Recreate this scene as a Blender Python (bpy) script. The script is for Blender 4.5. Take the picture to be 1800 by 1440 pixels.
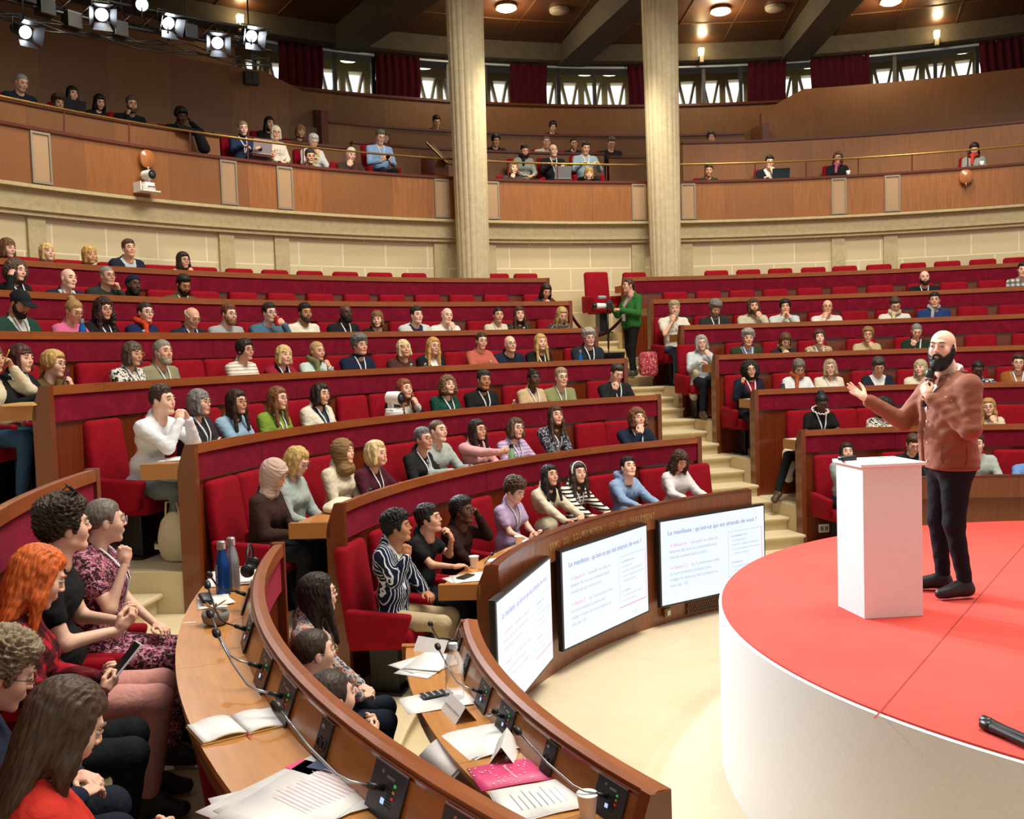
import bpy, bmesh, math, random
import numpy as np
from mathutils import Vector, Matrix, Euler, noise as mnoise

for _o in list(bpy.data.objects):
    bpy.data.objects.remove(_o, do_unlink=True)
scene = bpy.context.scene
COL = scene.collection
PI = math.pi

# ---------------------------------------------------------------- camera
CAM = Vector((0.0, -7.4668, 2.7398))
RT = Vector((0.79129688, 0.61054435, -0.03293688))
UP = Vector((-0.0095319, 0.06617985, 0.99776218))
FW = Vector((-0.61135782, 0.78921215, -0.05818756))
cd = bpy.data.cameras.new('camera')
cam = bpy.data.objects.new('camera', cd)
COL.objects.link(cam)
cam.matrix_world = Matrix(((RT.x, UP.x, -FW.x, CAM.x), (RT.y, UP.y, -FW.y, CAM.y), (RT.z, UP.z, -FW.z, CAM.z), (0, 0, 0, 1)))
cd.sensor_fit = 'HORIZONTAL'
cd.sensor_width = 36.0
cd.lens = 36.0 * 1737.178 / 1800.0
cd.clip_start = 0.05
cd.clip_end = 200
scene.camera = cam

# ---------------------------------------------------------------- world, lights, exposure
w = bpy.data.worlds.new('world')
scene.world = w
w.use_nodes = True
bg = w.node_tree.nodes['Background']
bg.inputs[0].default_value = (1.0, 0.96, 0.90, 1)
bg.inputs[1].default_value = 0.30
vs = scene.view_settings
vs.view_transform = 'Standard'
try:
    vs.look = 'None'
except Exception:
    pass
vs.gamma = 1.0
vs.exposure = 0.7
vs.use_curve_mapping = False
scene.cycles.use_denoising = True
scene.cycles.max_bounces = 5
scene.cycles.diffuse_bounces = 3
scene.cycles.glossy_bounces = 3
scene.cycles.transmission_bounces = 4
scene.cycles.transparent_max_bounces = 6
scene.cycles.sample_clamp_indirect = 4.0
scene.cycles.caustics_reflective = False
scene.cycles.caustics_refractive = False


def light(name, kind, loc, target, power, color, size=0.3, angle=None, blend=0.5, shape='DISK', size_y=None):
    d = bpy.data.lights.new(name, kind)
    d.energy = power
    d.color = color
    if kind == 'AREA':
        d.shape = shape
        d.size = size
        if size_y:
            d.size_y = size_y
    else:
        d.shadow_soft_size = size
    if kind == 'SPOT':
        d.spot_size = angle or math.radians(40)
        d.spot_blend = blend
    o = bpy.data.objects.new(name, d)
    COL.objects.link(o)
    o.location = loc
    v = Vector(target) - Vector(loc)
    o.rotation_euler = v.to_track_quat('-Z', 'Y').to_euler()
    return o


# daylight falling through the glass dome high over the middle of the hall
light('dome_daylight', 'AREA', (-1.0, 0.5, 13.5), (-2.5, 0.2, 0), 1500, (1.0, 0.91, 0.78), size=7.0)
# ---------------------------------------------------------------- measured layout (metres; centre of the hemicycle at the origin)
RL = {1: 4.857, 2: 5.908, 3: 6.962, 4: 7.998, 5: 9.045, 6: 10.103, 7: 11.156, 8: 12.25}   # radius of each desk rail
ZL = {1: 1.223, 2: 1.694, 3: 2.149, 4: 2.604, 5: 3.051, 6: 3.496, 7: 3.933}             # height of each desk rail
FL = {0: 0.0, 1: 0.30, 2: 0.77, 3: 1.23, 4: 1.68, 5: 2.13, 6: 2.58, 7: 3.01}             # floor behind each desk


def rad(a):
    return a * PI / 180


def pol(r, az, z=0.0):
    a = rad(az)
    return Vector((r * math.sin(a), r * math.cos(a), z))


def eML(r): return -125 + math.degrees(math.asin(0.84 / r))
def eMR(r): return -54 - math.degrees(math.asin(0.81 / r))
def eR(r): return -54 + math.degrees(math.asin(0.522 / r))
def eL(r): return -125 - math.degrees(math.asin(0.58 / r))


# ---------------------------------------------------------------- object helpers
def tag(o, label=None, cat=None, group=None, kind=None):
    if label: o['label'] = label
    if cat: o['category'] = cat
    if group: o['group'] = group
    if kind: o['kind'] = kind
    return o


def empty(name, loc=(0, 0, 0), rotz=0.0):
    o = bpy.data.objects.new(name, None)
    o.empty_display_size = 0.1
    COL.objects.link(o)
    o.location = loc
    o.rotation_euler = (0, 0, rotz)
    return o


def link(name, me, parent=None, mat=None):
    o = bpy.data.objects.new(name, me)
    COL.objects.link(o)
    if parent is not None:
        o.parent = parent
    if mat is not None and len(me.materials) == 0:
        me.materials.append(mat)
    return o


def copy_tree(o, parent=None):
    c = o.copy()
    COL.objects.link(c)
    if parent is not None:
        c.parent = parent
    for ch in KIDS.get(o.name, []):
        cc = copy_tree(ch, c)
    return c


KIDS = {}


def kids_of(o):
    KIDS[o.name] = [x for x in bpy.data.objects if x.parent == o]
    for k in KIDS[o.name]:
        kids_of(k)


def mesh_np(name, V, F, smooth=True, mats=(), midx=None, col=None, uv=None):
    """V (n,3); F: (m,4) or (m,3) int array, or list of index tuples"""
    me = bpy.data.meshes.new(name)
    V = np.asarray(V, dtype=np.float32)
    if isinstance(F, np.ndarray):
        m, k = F.shape
        me.vertices.add(len(V)); me.vertices.foreach_set('co', V.ravel())
        me.loops.add(m * k); me.loops.foreach_set('vertex_index', F.astype(np.int32).ravel())
        me.polygons.add(m)
        me.polygons.foreach_set('loop_start', np.arange(0, m * k, k, dtype=np.int32))
        me.polygons.foreach_set('loop_total', np.full(m, k, dtype=np.int32))
        me.update(calc_edges=True)
    else:
        me.from_pydata([tuple(map(float, v)) for v in V], [], F)
        me.update()
    if smooth:
        me.polygons.foreach_set('use_smooth', np.ones(len(me.polygons), dtype=bool))
    for mt in mats:
        me.materials.append(mt)
    if midx is not None:
        me.polygons.foreach_set('material_index', np.asarray(midx, dtype=np.int32))
    if col is not None:
        a = me.color_attributes.new('Col', 'FLOAT_COLOR', 'POINT')
        c4 = np.ones((len(V), 4), dtype=np.float32); c4[:, :3] = col
        a.data.foreach_set('color', c4.ravel())
    if uv is not None:
        l = me.uv_layers.new(name='UVMap')
        vi = np.empty(len(me.loops), dtype=np.int32); me.loops.foreach_get('vertex_index', vi)
        l.data.foreach_set('uv', np.asarray(uv, dtype=np.float32)[vi].ravel())
    return me


class MB:
    """collects shapes into one mesh"""
    def __init__(s):
        s.v = []; s.f = []; s.uv = []

    def add(s, V, F, uv=None):
        b = len(s.v)
        s.v += [tuple(v) for v in V]
        s.f += [tuple(b + i for i in f) for f in F]
        s.uv += list(uv) if uv is not None else [(v[0] + v[1], v[2]) for v in V]

    def box(s, c, d, R=None, taper=1.0):
        c = Vector(c); V = []
        for z in (-1, 1):
            t = taper if z > 0 else 1.0
            for x, y in ((-1, -1), (1, -1), (1, 1), (-1, 1)):
                p = Vector((x * d[0] / 2 * t, y * d[1] / 2 * t, z * d[2] / 2))
                if R is not None: p = R @ p
                V.append(c + p)
        s.add(V, [(0, 3, 2, 1), (4, 5, 6, 7), (0, 1, 5, 4), (1, 2, 6, 5), (2, 3, 7, 6), (3, 0, 4, 7)])

    def tube(s, pts, r, n=8, caps=True):
        pts = [Vector(p) for p in pts]
        rr = r if isinstance(r, (list, tuple)) else [r] * len(pts)
        V = []; F = []
        up = None
        for i, p in enumerate(pts):
            t = (pts[min(i + 1, len(pts) - 1)] - pts[max(i - 1, 0)]).normalized()
            if up is None:
                up = Vector((0, 0, 1)) if abs(t.z) < 0.9 else Vector((1, 0, 0))
            a = t.cross(up)
            a = a.normalized() if a.length > 1e-6 else Vector((1, 0, 0))
            b = a.cross(t).normalized(); up = b
            for k in range(n):
                an = 2 * PI * k / n
                V.append(p + (a * math.cos(an) + b * math.sin(an)) * rr[i])
        for i in range(len(pts) - 1):
            for k in range(n):
                F.append((i * n + k, i * n + (k + 1) % n, (i + 1) * n + (k + 1) % n, (i + 1) * n + k))
        if caps:
            F.append(tuple(range(n - 1, -1, -1))); F.append(tuple((len(pts) - 1) * n + k for k in range(n)))
        s.add(V, F)

    def lathe(s, prof, n=20, c=(0, 0, 0), R=None):
        c = Vector(c); V = []; F = []
        for r, z in prof:
            for k in range(n):
                p = Vector((r * math.cos(2 * PI * k / n), r * math.sin(2 * PI * k / n), z))
                if R is not None: p = R @ p
                V.append(c + p)
        for i in range(len(prof) - 1):
            for k in range(n):
                F.append((i * n + k, i * n + (k + 1) % n, (i + 1) * n + (k + 1) % n, (i + 1) * n + k))
        F.append(tuple(range(n - 1, -1, -1))); F.append(tuple((len(prof) - 1) * n + k for k in range(n)))
        s.add(V, F)

    def sweep(s, prof, a0, a1, seg=1.5, closed=True, caps=True, u0=0.0, r0=0.0):
        """profile [(r,z)] swept round the hall axis; a0,a1 azimuths or functions of the radius"""
        prof = list(prof)
        if closed:
            ar = sum(prof[i][0] * prof[(i + 1) % len(prof)][1] - prof[(i + 1) % len(prof)][0] * prof[i][1] for i in range(len(prof)))
            if ar < 0: prof.reverse()
        f0 = a0 if callable(a0) else (lambda r: a0)
        f1 = a1 if callable(a1) else (lambda r: a1)
        rm = sum(p[0] for p in prof) / len(prof)
        n = max(2, int(abs(f1(rm) - f0(rm)) / seg))
        V = []; UV = []; F = []; m = len(prof)
        vs_ = [0.0]
        for i in range(1, m): vs_.append(vs_[-1] + math.hypot(prof[i][0] - prof[i - 1][0], prof[i][1] - prof[i - 1][1]))
        for j in range(n + 1):
            t = j / n
            for i, (r, z) in enumerate(prof):
                az = f0(r) * (1 - t) + f1(r) * t
                V.append(pol(r, az, z))
                UV.append((rad(az) * rm + 40, z + r * 0.999))
        for j in range(n):
            for i in range(m if closed else m - 1):
                k = (i + 1) % m
                F.append((j * m + i, j * m + k, (j + 1) * m + k, (j + 1) * m + i))
        if caps and closed:
            F.append(tuple(range(m - 1, -1, -1))); F.append(tuple(n * m + k for k in range(m)))
        s.add(V, F, UV)

    def build(s, name, mat, parent=None, smooth=False, bevel=0.0, seg=2, angle=None):
        me = bpy.data.meshes.new(name)
        me.from_pydata([tuple(v) for v in s.v], [], s.f)
        l = me.uv_layers.new(name='UVMap')
        vi = np.empty(len(me.loops), dtype=np.int32); me.loops.foreach_get('vertex_index', vi)
        l.data.foreach_set('uv', np.asarray(s.uv, dtype=np.float32)[vi].ravel())
        bm = bmesh.new(); bm.from_mesh(me)
        bmesh.ops.recalc_face_normals(bm, faces=bm.faces)
        if bevel > 0:
            es = [e for e in bm.edges if len(e.link_faces) == 2 and e.calc_face_angle(0) > 0.5]
            bmesh.ops.bevel(bm, geom=es, offset=bevel, segments=seg, profile=0.5, affect='EDGES', clamp_overlap=True)
        bm.to_mesh(me); bm.free()
        if smooth:
            me.polygons.foreach_set('use_smooth', np.ones(len(me.polygons), dtype=bool))
            if angle:
                try: me.set_sharp_from_angle(angle=angle)
                except Exception: pass
        if mat is not None: me.materials.append(mat)
        return link(name, me, parent)


# ---------------------------------------------------------------- materials
MC = {}


def srgb(c):
    if isinstance(c, str):
        c = c.lstrip('#'); c = [int(c[i:i + 2], 16) / 255 for i in (0, 2, 4)]
    return tuple((x / 12.92 if x <= 0.04045 else ((x + 0.055) / 1.055) ** 2.4) for x in c)


class NT:
    def __init__(s, name):
        s.m = bpy.data.materials.new(name); s.m.use_nodes = True
        s.t = s.m.node_tree; s.n = s.t.nodes; s.l = s.t.links
        s.b = s.n['Principled BSDF']

    def node(s, typ, **kw):
        x = s.n.new(typ)
        for k, v in kw.items():
            if k.startswith('i_'):
                key = k[2:]
                key = int(key) if key.isdigit() else key.replace('_', ' ')
                sock = x.inputs[key]
                if hasattr(v, 'links') or isinstance(v, bpy.types.NodeSocket): s.l.new(v, sock)
                else: sock.default_value = v
            else: setattr(x, k, v)
        return x

    def set(s, key, v):
        k = s.b.inputs[key]
        if isinstance(v, bpy.types.NodeSocket): s.l.new(v, k)
        else: k.default_value = v

    def coords(s, kind='Object', scale=(1, 1, 1), rot=(0, 0, 0)):
        tc = s.node('ShaderNodeTexCoord')
        mp = s.node('ShaderNodeMapping')
        mp.inputs['Scale'].default_value = scale
        mp.inputs['Rotation'].default_value = rot
        s.l.new(tc.outputs[kind], mp.inputs['Vector'])
        return mp.outputs[0]

    def noise(s, vec, scale=5, detail=3, rough=0.5, dist=0.0):
        n = s.node('ShaderNodeTexNoise')
        n.inputs['Scale'].default_value = scale; n.inputs['Detail'].default_value = detail
        n.inputs['Roughness'].default_value = rough; n.inputs['Distortion'].default_value = dist
        s.l.new(vec, n.inputs['Vector'])
        return n.outputs[0]

    def ramp(s, fac, stops, interp='LINEAR'):
        r = s.node('ShaderNodeValToRGB'); cr = r.color_ramp; cr.interpolation = interp
        while len(cr.elements) < len(stops): cr.elements.new(0.5)
        for e, (p, c) in zip(cr.elements, stops):
            e.position = p; e.color = (c[0], c[1], c[2], 1)
        s.l.new(fac, r.inputs[0])
        return r.outputs[0]

    def mix(s, a, b, fac, mode='MIX'):
        x = s.node('ShaderNodeMix', data_type='RGBA', blend_type=mode)
        for sock, v in ((x.inputs[0], fac), (x.inputs[6], a), (x.inputs[7], b)):
            if isinstance(v, bpy.types.NodeSocket): s.l.new(v, sock)
            elif isinstance(v, (int, float)): sock.default_value = v
            else: sock.default_value = (*v[:3], 1)
        return x.outputs[2]

    def math(s, op, a, b=0.0):
        x = s.node('ShaderNodeMath', operation=op)
        for sock, v in ((x.inputs[0], a), (x.inputs[1], b)):
            if isinstance(v, bpy.types.NodeSocket): s.l.new(v, sock)
            else: sock.default_value = v
        return x.outputs[0]

    def bump(s, h, strength=0.3, dist=0.01):
        b = s.node('ShaderNodeBump'); b.inputs['Strength'].default_value = strength; b.inputs['Distance'].default_value = dist
        s.l.new(h, b.inputs['Height']); s.l.new(b.outputs[0], s.b.inputs['Normal'])


def plain(name, c, rough=0.5, metal=0.0, spec=0.5, coat=0.0, emit=0.0, alpha=1.0):
    key = ('plain', name, c, rough, metal, emit)
    if key in MC: return MC[key]
    t = NT(name); s = srgb(c)
    v = t.coords('Object')
    n = t.noise(v, 60, 2)
    col = t.mix(s, tuple(x * 0.88 for x in s), n)
    t.set('Base Color', col); t.set('Roughness', rough); t.set('Metallic', metal)
    t.set('Specular IOR Level', spec); t.set('Coat Weight', coat)
    if emit:
        t.set('Emission Color', (*s, 1)); t.set('Emission Strength', emit)
    MC[key] = t.m
    return t.m


def wood(name, c1, c2, rough=0.3, coat=0.3, panel=1.3, grain='v', seam=0.004, var=0.25):
    """varnished veneer in UV space: u runs along the row, v upward; panel = veneer sheet width"""
    t = NT(name); a = srgb(c1); b = srgb(c2)
    sc = (14, 1.2, 1) if grain == 'v' else (1.2, 14, 1)
    v = t.coords('UV', scale=sc)
    n1 = t.noise(v, 2.2, 5, 0.6, 0.6)
    v2 = t.coords('UV', scale=(1, 1, 1))
    n2 = t.noise(v2, 1.3, 2)
    col = t.ramp(n1, [(0.3, a), (0.7, b)])
    col = t.mix(col, tuple(x * 0.7 for x in a), t.math('MULTIPLY', n2, 0.5))
    sep = t.node('ShaderNodeSeparateXYZ'); t.l.new(t.coords('UV'), sep.inputs[0])
    u = t.math('DIVIDE', sep.outputs[0], panel)
    wn = t.node('ShaderNodeTexWhiteNoise', noise_dimensions='1D'); t.l.new(t.math('FLOOR', u), wn.inputs['W'])
    col = t.mix(col, (0.5 * a[0], 0.5 * a[1], 0.5 * a[2]), t.math('MULTIPLY', wn.outputs[0], var * 1.6))
    if seam:
        fr = t.math('FRACT', u)
        edge = t.math('LESS_THAN', fr, seam / panel)
        col = t.mix(col, (0.03, 0.012, 0.006), t.math('MULTIPLY', edge, 0.8))
    t.set('Base Color', col); t.set('Roughness', rough); t.set('Coat Weight', coat); t.set('Coat Roughness', 0.12)
    t.bump(n1, 0.08, 0.002)
    return t.m


def velvet(name, c1, c2, panel=None, uv=True, sheen=0.4):
    t = NT(name); a = srgb(c1); b = srgb(c2)
    v = t.coords('UV' if uv else 'Object')
    n = t.noise(v, 7.0, 6, 0.75, 0.5)
    f = t.noise(v, 220, 2)
    col = t.ramp(n, [(0.25, [x * 0.8 for x in a]), (0.5, a), (0.78, b)])
    col = t.mix(col, tuple(x * 0.75 for x in a), t.math('MULTIPLY', f, 0.5))
    if panel:
        sep = t.node('ShaderNodeSeparateXYZ'); t.l.new(v, sep.inputs[0])
        fr = t.math('FRACT', t.math('DIVIDE', sep.outputs[0], panel))
        col = t.mix(col, tuple(x * 0.4 for x in a), t.math('MULTIPLY', t.math('LESS_THAN', fr, 0.005), 0.8))
    t.set('Base Color', col); t.set('Roughness', 0.9); t.set('Specular IOR Level', 0.15)
    t.set('Sheen Weight', sheen); t.set('Sheen Roughness', 0.35); t.set('Sheen Tint', (*[min(1, x * 2.5 + 0.1) for x in b], 1))
    t.bump(f, 0.25, 0.003)
    return t.m


def rough_stone(name, c1, c2, scale=14, bump=0.6):
    t = NT(name); a = srgb(c1); b = srgb(c2)
    v = t.coords('Object')
    n = t.noise(v, scale, 8, 0.7)
    n2 = t.noise(v, scale * 6, 3, 0.7)
    col = t.ramp(n, [(0.3, a), (0.7, b)])
    col = t.mix(col, tuple(x * 0.45 for x in a), t.math('GREATER_THAN', n2, 0.66))
    t.set('Base Color', col); t.set('Roughness', 0.85)
    t.bump(n2, bump, 0.01)
    return t.m


def stone_blocks(name, c1, c2, mortar):
    t = NT(name); a = srgb(c1); b = srgb(c2)
    v = t.coords('UV')
    br = t.node('ShaderNodeTexBrick'); br.offset = 0.5
    t.l.new(v, br.inputs['Vector'])
    br.inputs['Color1'].default_value = (*a, 1); br.inputs['Color2'].default_value = (*b, 1)
    br.inputs['Mortar'].default_value = (*srgb(mortar), 1)
    br.inputs['Scale'].default_value = 1.0
    br.inputs['Mortar Size'].default_value = 0.012
    br.inputs['Brick Width'].default_value = 0.78
    br.inputs['Row Height'].default_value = 0.40
    n = t.noise(t.coords('Object'), 22, 6, 0.7)
    col = t.mix(br.outputs[0], tuple(x * 0.7 for x in a), t.math('MULTIPLY', n, 0.45))
    t.set('Base Color', col); t.set('Roughness', 0.85)
    h = t.math('ADD', t.math('MULTIPLY', n, 0.5), t.math('MULTIPLY', br.outputs[1], 1.5))
    t.bump(h, 0.5, 0.012)
    return t.m


def carpet(name, c1, c2, uvs='Object', scale=300):
    t = NT(name); a = srgb(c1); b = srgb(c2)
    v = t.coords(uvs)
    n = t.noise(v, 1.6, 5, 0.65, 0.4); f = t.noise(v, scale, 2)
    st = t.noise(v, 0.8, 8, 0.7)
    col = t.ramp(n, [(0.3, a), (0.7, b)])
    col = t.mix(col, tuple(x * 0.75 for x in a), t.math('MULTIPLY', f, 0.5))
    col = t.mix(col, tuple(x * 0.72 for x in a), t.math('MULTIPLY', t.math('GREATER_THAN', st, 0.62), 0.3))
    t.set('Base Color', col); t.set('Roughness', 0.95); t.set('Specular IOR Level', 0.1)
    t.bump(f, 0.3, 0.004)
    return t.m


M = {}
M['rail'] = wood('rail_wood', '#a65a26', '#82451c', 0.35, 0.3, panel=1.6, grain='h', var=0.25)
M['lower'] = wood('lower_panel_wood', '#7e3616', '#5e2610', 0.24, 0.5, panel=0.9, grain='v', var=0.3)
M['fascia'] = wood('bench_front_wood', '#8e4f2c', '#6e3820', 0.3, 0.45, panel=1.45, grain='v', var=0.22)
M['desktop'] = wood('desktop_wood', '#d29450', '#b9783a', 0.34, 0.25, panel=0.62, grain='h', var=0.15)
M['apron'] = wood('apron_wood', '#a86a34', '#8c5024', 0.3, 0.4, panel=3, grain='h', seam=0)
M['darkwood'] = wood('dark_edge_wood', '#6a2c14', '#4c1f0e', 0.25, 0.5, panel=5, grain='h', seam=0)
M['gallery'] = wood('gallery_panel_wood', '#a0642a', '#7e481a', 0.5, 0.08, panel=1.25, grain='v', var=0.5)
M['gallery2'] = wood('gallery_wall_wood', '#825424', '#643c16', 0.55, 0.05, panel=1.1, grain='v', var=0.5)
M['ceilwood'] = wood('ceiling_panel_wood', '#4c2a14', '#38200f', 0.42, 0.2, panel=2.6, grain='h', seam=0)
M['velvet'] = velvet('crimson_velvet', '#760d26', '#9a1a3a', panel=1.9)
M['seat'] = velvet('red_velour', '#8c0a1c', '#a61024', uv=False, sheen=0.12)
M['curtain'] = velvet('burgundy_curtain', '#3a0616', '#48091c', uv=False, sheen=0.1)
M['stone'] = stone_blocks('stone_blocks', '#d6c7a0', '#c8b890', '#eee4c8')
M['rstone'] = rough_stone('bush_hammered_stone', '#c2b48c', '#ac9e78')
M['column'] = rough_stone('fluted_column_stone', '#cfc4a4', '#b8ab86', 10, 0.4)
M['beam'] = rough_stone('dark_concrete', '#4c4535', '#3b352a', 6, 0.4)
M['carpet'] = carpet('beige_carpet', '#dfcfa9', '#d0be95')
M['hallcarpet'] = carpet('cream_carpet', '#dccdb0', '#cfbf9e')
M['redcarpet'] = carpet('red_stage_carpet', '#d8554c', '#cf4c44')
M['endwood'] = plain('end_grain_wood', '#74391c', 0.28, coat=0.4)
M['endapron'] = plain('desk_end_wood', '#b0743a', 0.32, coat=0.3)
M['white'] = plain('white_laminate', '#f2f1ee', 0.45)
M['black'] = plain('black_plastic', '#141416', 0.4)
M['dark'] = plain('dark_grey_metal', '#3a3a3c', 0.45, 0.5)
M['steel'] = plain('brushed_steel', '#b9bcc0', 0.3, 0.9)
M['brass'] = plain('brass_rail', '#8a6a34', 0.35, 0.8)
M['fabricpanel'] = plain('speaker_cloth', '#a98c6c', 0.9)
M['frame'] = plain('grey_trim', '#8a8070', 0.5)
M['paper'] = plain('white_paper', '#f4f4f2', 0.6)
M['card'] = plain('tan_envelope', '#c49a58', 0.7)
# ================================================================ the room
def struct(name, mb, mat, **k):
    return tag(mb.build(name, mat, **k), kind='structure')


def glow(name, c, k=1.0):
    t = NT(name); t.set('Base Color', (0.01, 0.01, 0.01, 1)); t.set('Roughness', 0.35)
    t.set('Emission Color', (*srgb(c), 1)); t.set('Emission Strength', k / 2 ** vs.exposure)
    return t.m


b = MB(); b.sweep([(0.0001, -0.1), (5.2, -0.1), (5.2, 0.0), (0.0001, 0.0)], -230, 60, seg=3)
struct('floor', b, M['hallcarpet'])

# carpeted tiers of each block
for nm, f0, f1, top in (('middle', eML, eMR, 7), ('right', eR, lambda r: 14, 7), ('left', lambda r: -192, eL, 6)):
    b = MB()
    for i in range(1, top + 1):
        r0 = RL[i] + 0.055
        r1 = RL[i + 1] + 0.05 if i < 7 else 12.62
        b.sweep([(r0, FL[i - 1] - 0.06), (r1, FL[i - 1] - 0.06), (r1, FL[i]), (r0, FL[i])], f0, f1)
    struct('floor_tier_' + nm, b, M['carpet'])

# stairs of the two aisles
for nm, f0, f1, lab in (('staircase', eMR, eR, 'beige carpeted staircase climbing between the middle and right seating blocks'),
                        ('staircase', eL, eML, 'beige carpeted staircase beside the left desks, between left and middle blocks')):
    root = tag(empty(nm), kind='structure')
    zz = 0.0; levels = []
    for i in range(1, 8):
        n = 2 if i == 1 else 3
        for k in range(n):
            z1 = FL[i - 1] + (FL[i] - FL[i - 1]) * (k + 1) / n
            levels.append((RL[i] - 0.05 + (1.05 / 3) * (k if n == 3 else k + 0.6), z1))
    for j, (r, z1) in enumerate(levels):
        if nm and f0 is eL and z1 > 1.9: break
        r2 = levels[j + 1][0] + 0.04 if j + 1 < len(levels) else 12.6
        b = MB()
        b.sweep([(r + 0.03, z1 - 0.35), (r2, z1 - 0.35), (r2, z1), (r - 0.02, z1), (r - 0.02, z1 - 0.035), (r + 0.03, z1 - 0.05)], f0, f1, seg=2)
        b.build('step', M['carpet'], root, bevel=0.012, seg=2)

# stone wall behind the top row, with pilasters, moulding and ledge
b = MB(); b.sweep([(12.6, 2.95), (12.9, 2.95), (12.9, 4.66), (12.6, 4.66)], -120, 10)
struct('wall_back', b, M['stone'])
b = MB()
b.sweep([(12.5, 4.66), (12.95, 4.66), (12.95, 5.03), (12.36, 5.03), (12.36, 4.985), (12.46, 4.97), (12.46, 4.72), (12.5, 4.70)], -120, 10)
struct('trim_1', b, M['rstone'])
AX = [-114.1, -97.0, -79.85, -62.7, -45.6, -28.6, -11.5]
k = 2
for a in AX:
    for d in (-2.1, 2.1):
        b = MB(); b.sweep([(12.55, 2.95), (12.62, 2.95), (12.62, 4.66), (12.55, 4.66)], a + d - 0.55, a + d + 0.55)
        struct('trim_%d' % k, b, M['rstone']); k += 1

# balcony front
bal = tag(empty('balcony_front'), kind='structure')
b = MB(); b.sweep([(12.40, 5.04), (12.50, 5.04), (12.50, 5.72), (12.40, 5.72)], -120, 10)
b.build('panel', M['gallery'], bal)
b = MB(); b.sweep([(12.37, 5.71), (12.56, 5.71), (12.56, 5.75), (12.37, 5.75)], -120, 10)
b.build('cap_rail', M['darkwood'], bal)
for a in AX:
    for d in (-2.15, 2.15):
        c = a + d
        b = MB()
        b.sweep([(12.375, 5.05), (12.41, 5.05), (12.41, 5.70), (12.375, 5.70)], c - 0.62, c - 0.50)
        b.sweep([(12.375, 5.05), (12.41, 5.05), (12.41, 5.70), (12.375, 5.70)], c + 0.50, c + 0.62)
        b.sweep([(12.375, 5.05), (12.41, 5.05), (12.41, 5.08), (12.375, 5.08)], c - 0.5, c + 0.5)
        b.sweep([(12.375, 5.67), (12.41, 5.67), (12.41, 5.70), (12.375, 5.70)], c - 0.5, c + 0.5)
        b.build('vent_frame', M['frame'], bal)
        b = MB(); b.sweep([(12.39, 5.08), (12.41, 5.08), (12.41, 5.67), (12.39, 5.67)], c - 0.5, c + 0.5)
        b.build('vent_cloth', M['fabricpanel'], bal)
# brass handrail
hr = tag(empty('handrail'), 'long thin brass handrail running above the balcony front', 'railing')
b = MB(); b.sweep([(12.385, 6.03), (12.42, 6.03), (12.42, 6.06), (12.385, 6.06)], -120, 10); b.build('rail_bar', M['brass'], hr, bevel=0.008)
for a in np.arange(-118.8, 8, 4.27):
    b = MB(); b.tube([pol(12.43, a, 5.73), pol(12.405, a, 6.04)], 0.012, 6); b.build('post', M['darkwood'], hr)

# gallery tiers
b = MB()
b.sweep([(12.5, 4.80), (14.0, 4.80), (14.0, 5.28), (13.15, 5.28), (13.15, 4.90), (12.5, 4.90)], -120, 10)
b.sweep([(13.95, 4.80), (15.05, 4.80), (15.05, 5.72), (13.95, 5.72)], -120, 10)
b.sweep([(15.0, 4.80), (18.4, 4.80), (18.4, 6.25), (15.0, 6.25)], -120, 10)
struct('floor_gallery', b, M['carpet'])


def parapet(r, z0, z1, a0, a1, name, lab, mat='gallery2'):
    t = tag(empty(name), lab, 'parapet')
    b = MB(); b.sweep([(r, z0), (r + 0.05, z0), (r + 0.05, z1 - 0.04), (r, z1 - 0.04)], a0, a1); b.build('panel', M[mat], t)
    b = MB(); b.sweep([(r - 0.03, z1 - 0.04), (r + 0.12, z1 - 0.04), (r + 0.12, z1), (r - 0.03, z1)], a0, a1); b.build('cap_rail', M['darkwood'], t)
    return t


parapet(13.9, 5.2, 6.56, -69.2, -48.6, 'gallery_parapet', 'lower wooden parapet of the middle gallery between the two columns')
parapet(13.9, 5.2, 6.50, -48.2, -43.3, 'gallery_parapet', 'short wooden parapet beside the right column in the gallery')
parapet(15.0, 5.7, 7.15, -69.2, -36.0, 'gallery_parapet', 'upper wooden parapet of the middle gallery, below the window wall')
parapet(13.4, 5.2, 6.66, -42.6, 10, 'gallery_parapet', 'long wooden parapet of the right gallery', 'gallery')
parapet(12.9, 4.9, 6.18, -120, -81.3, 'gallery_parapet', 'wooden parapet of the left gallery, just behind the handrail', 'gallery')
parapet(13.75, 5.2, 6.42, -79.9, -69.5, 'gallery_parapet', 'short wooden parapet behind the left gallery visitors', 'gallery2')

# gallery back walls
b = MB(); b.sweep([(16.2, 6.2), (16.4, 6.2), (16.4, 8.0), (16.2, 8.0)], -74, -29); struct('wall_gallery', b, M['gallery2'])
b = MB(); b.sweep([(16.14, 8.0), (16.5, 8.0), (16.5, 8.05), (16.14, 8.05)], -74, -29); struct('trim_40', b, M['darkwood'])


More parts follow.
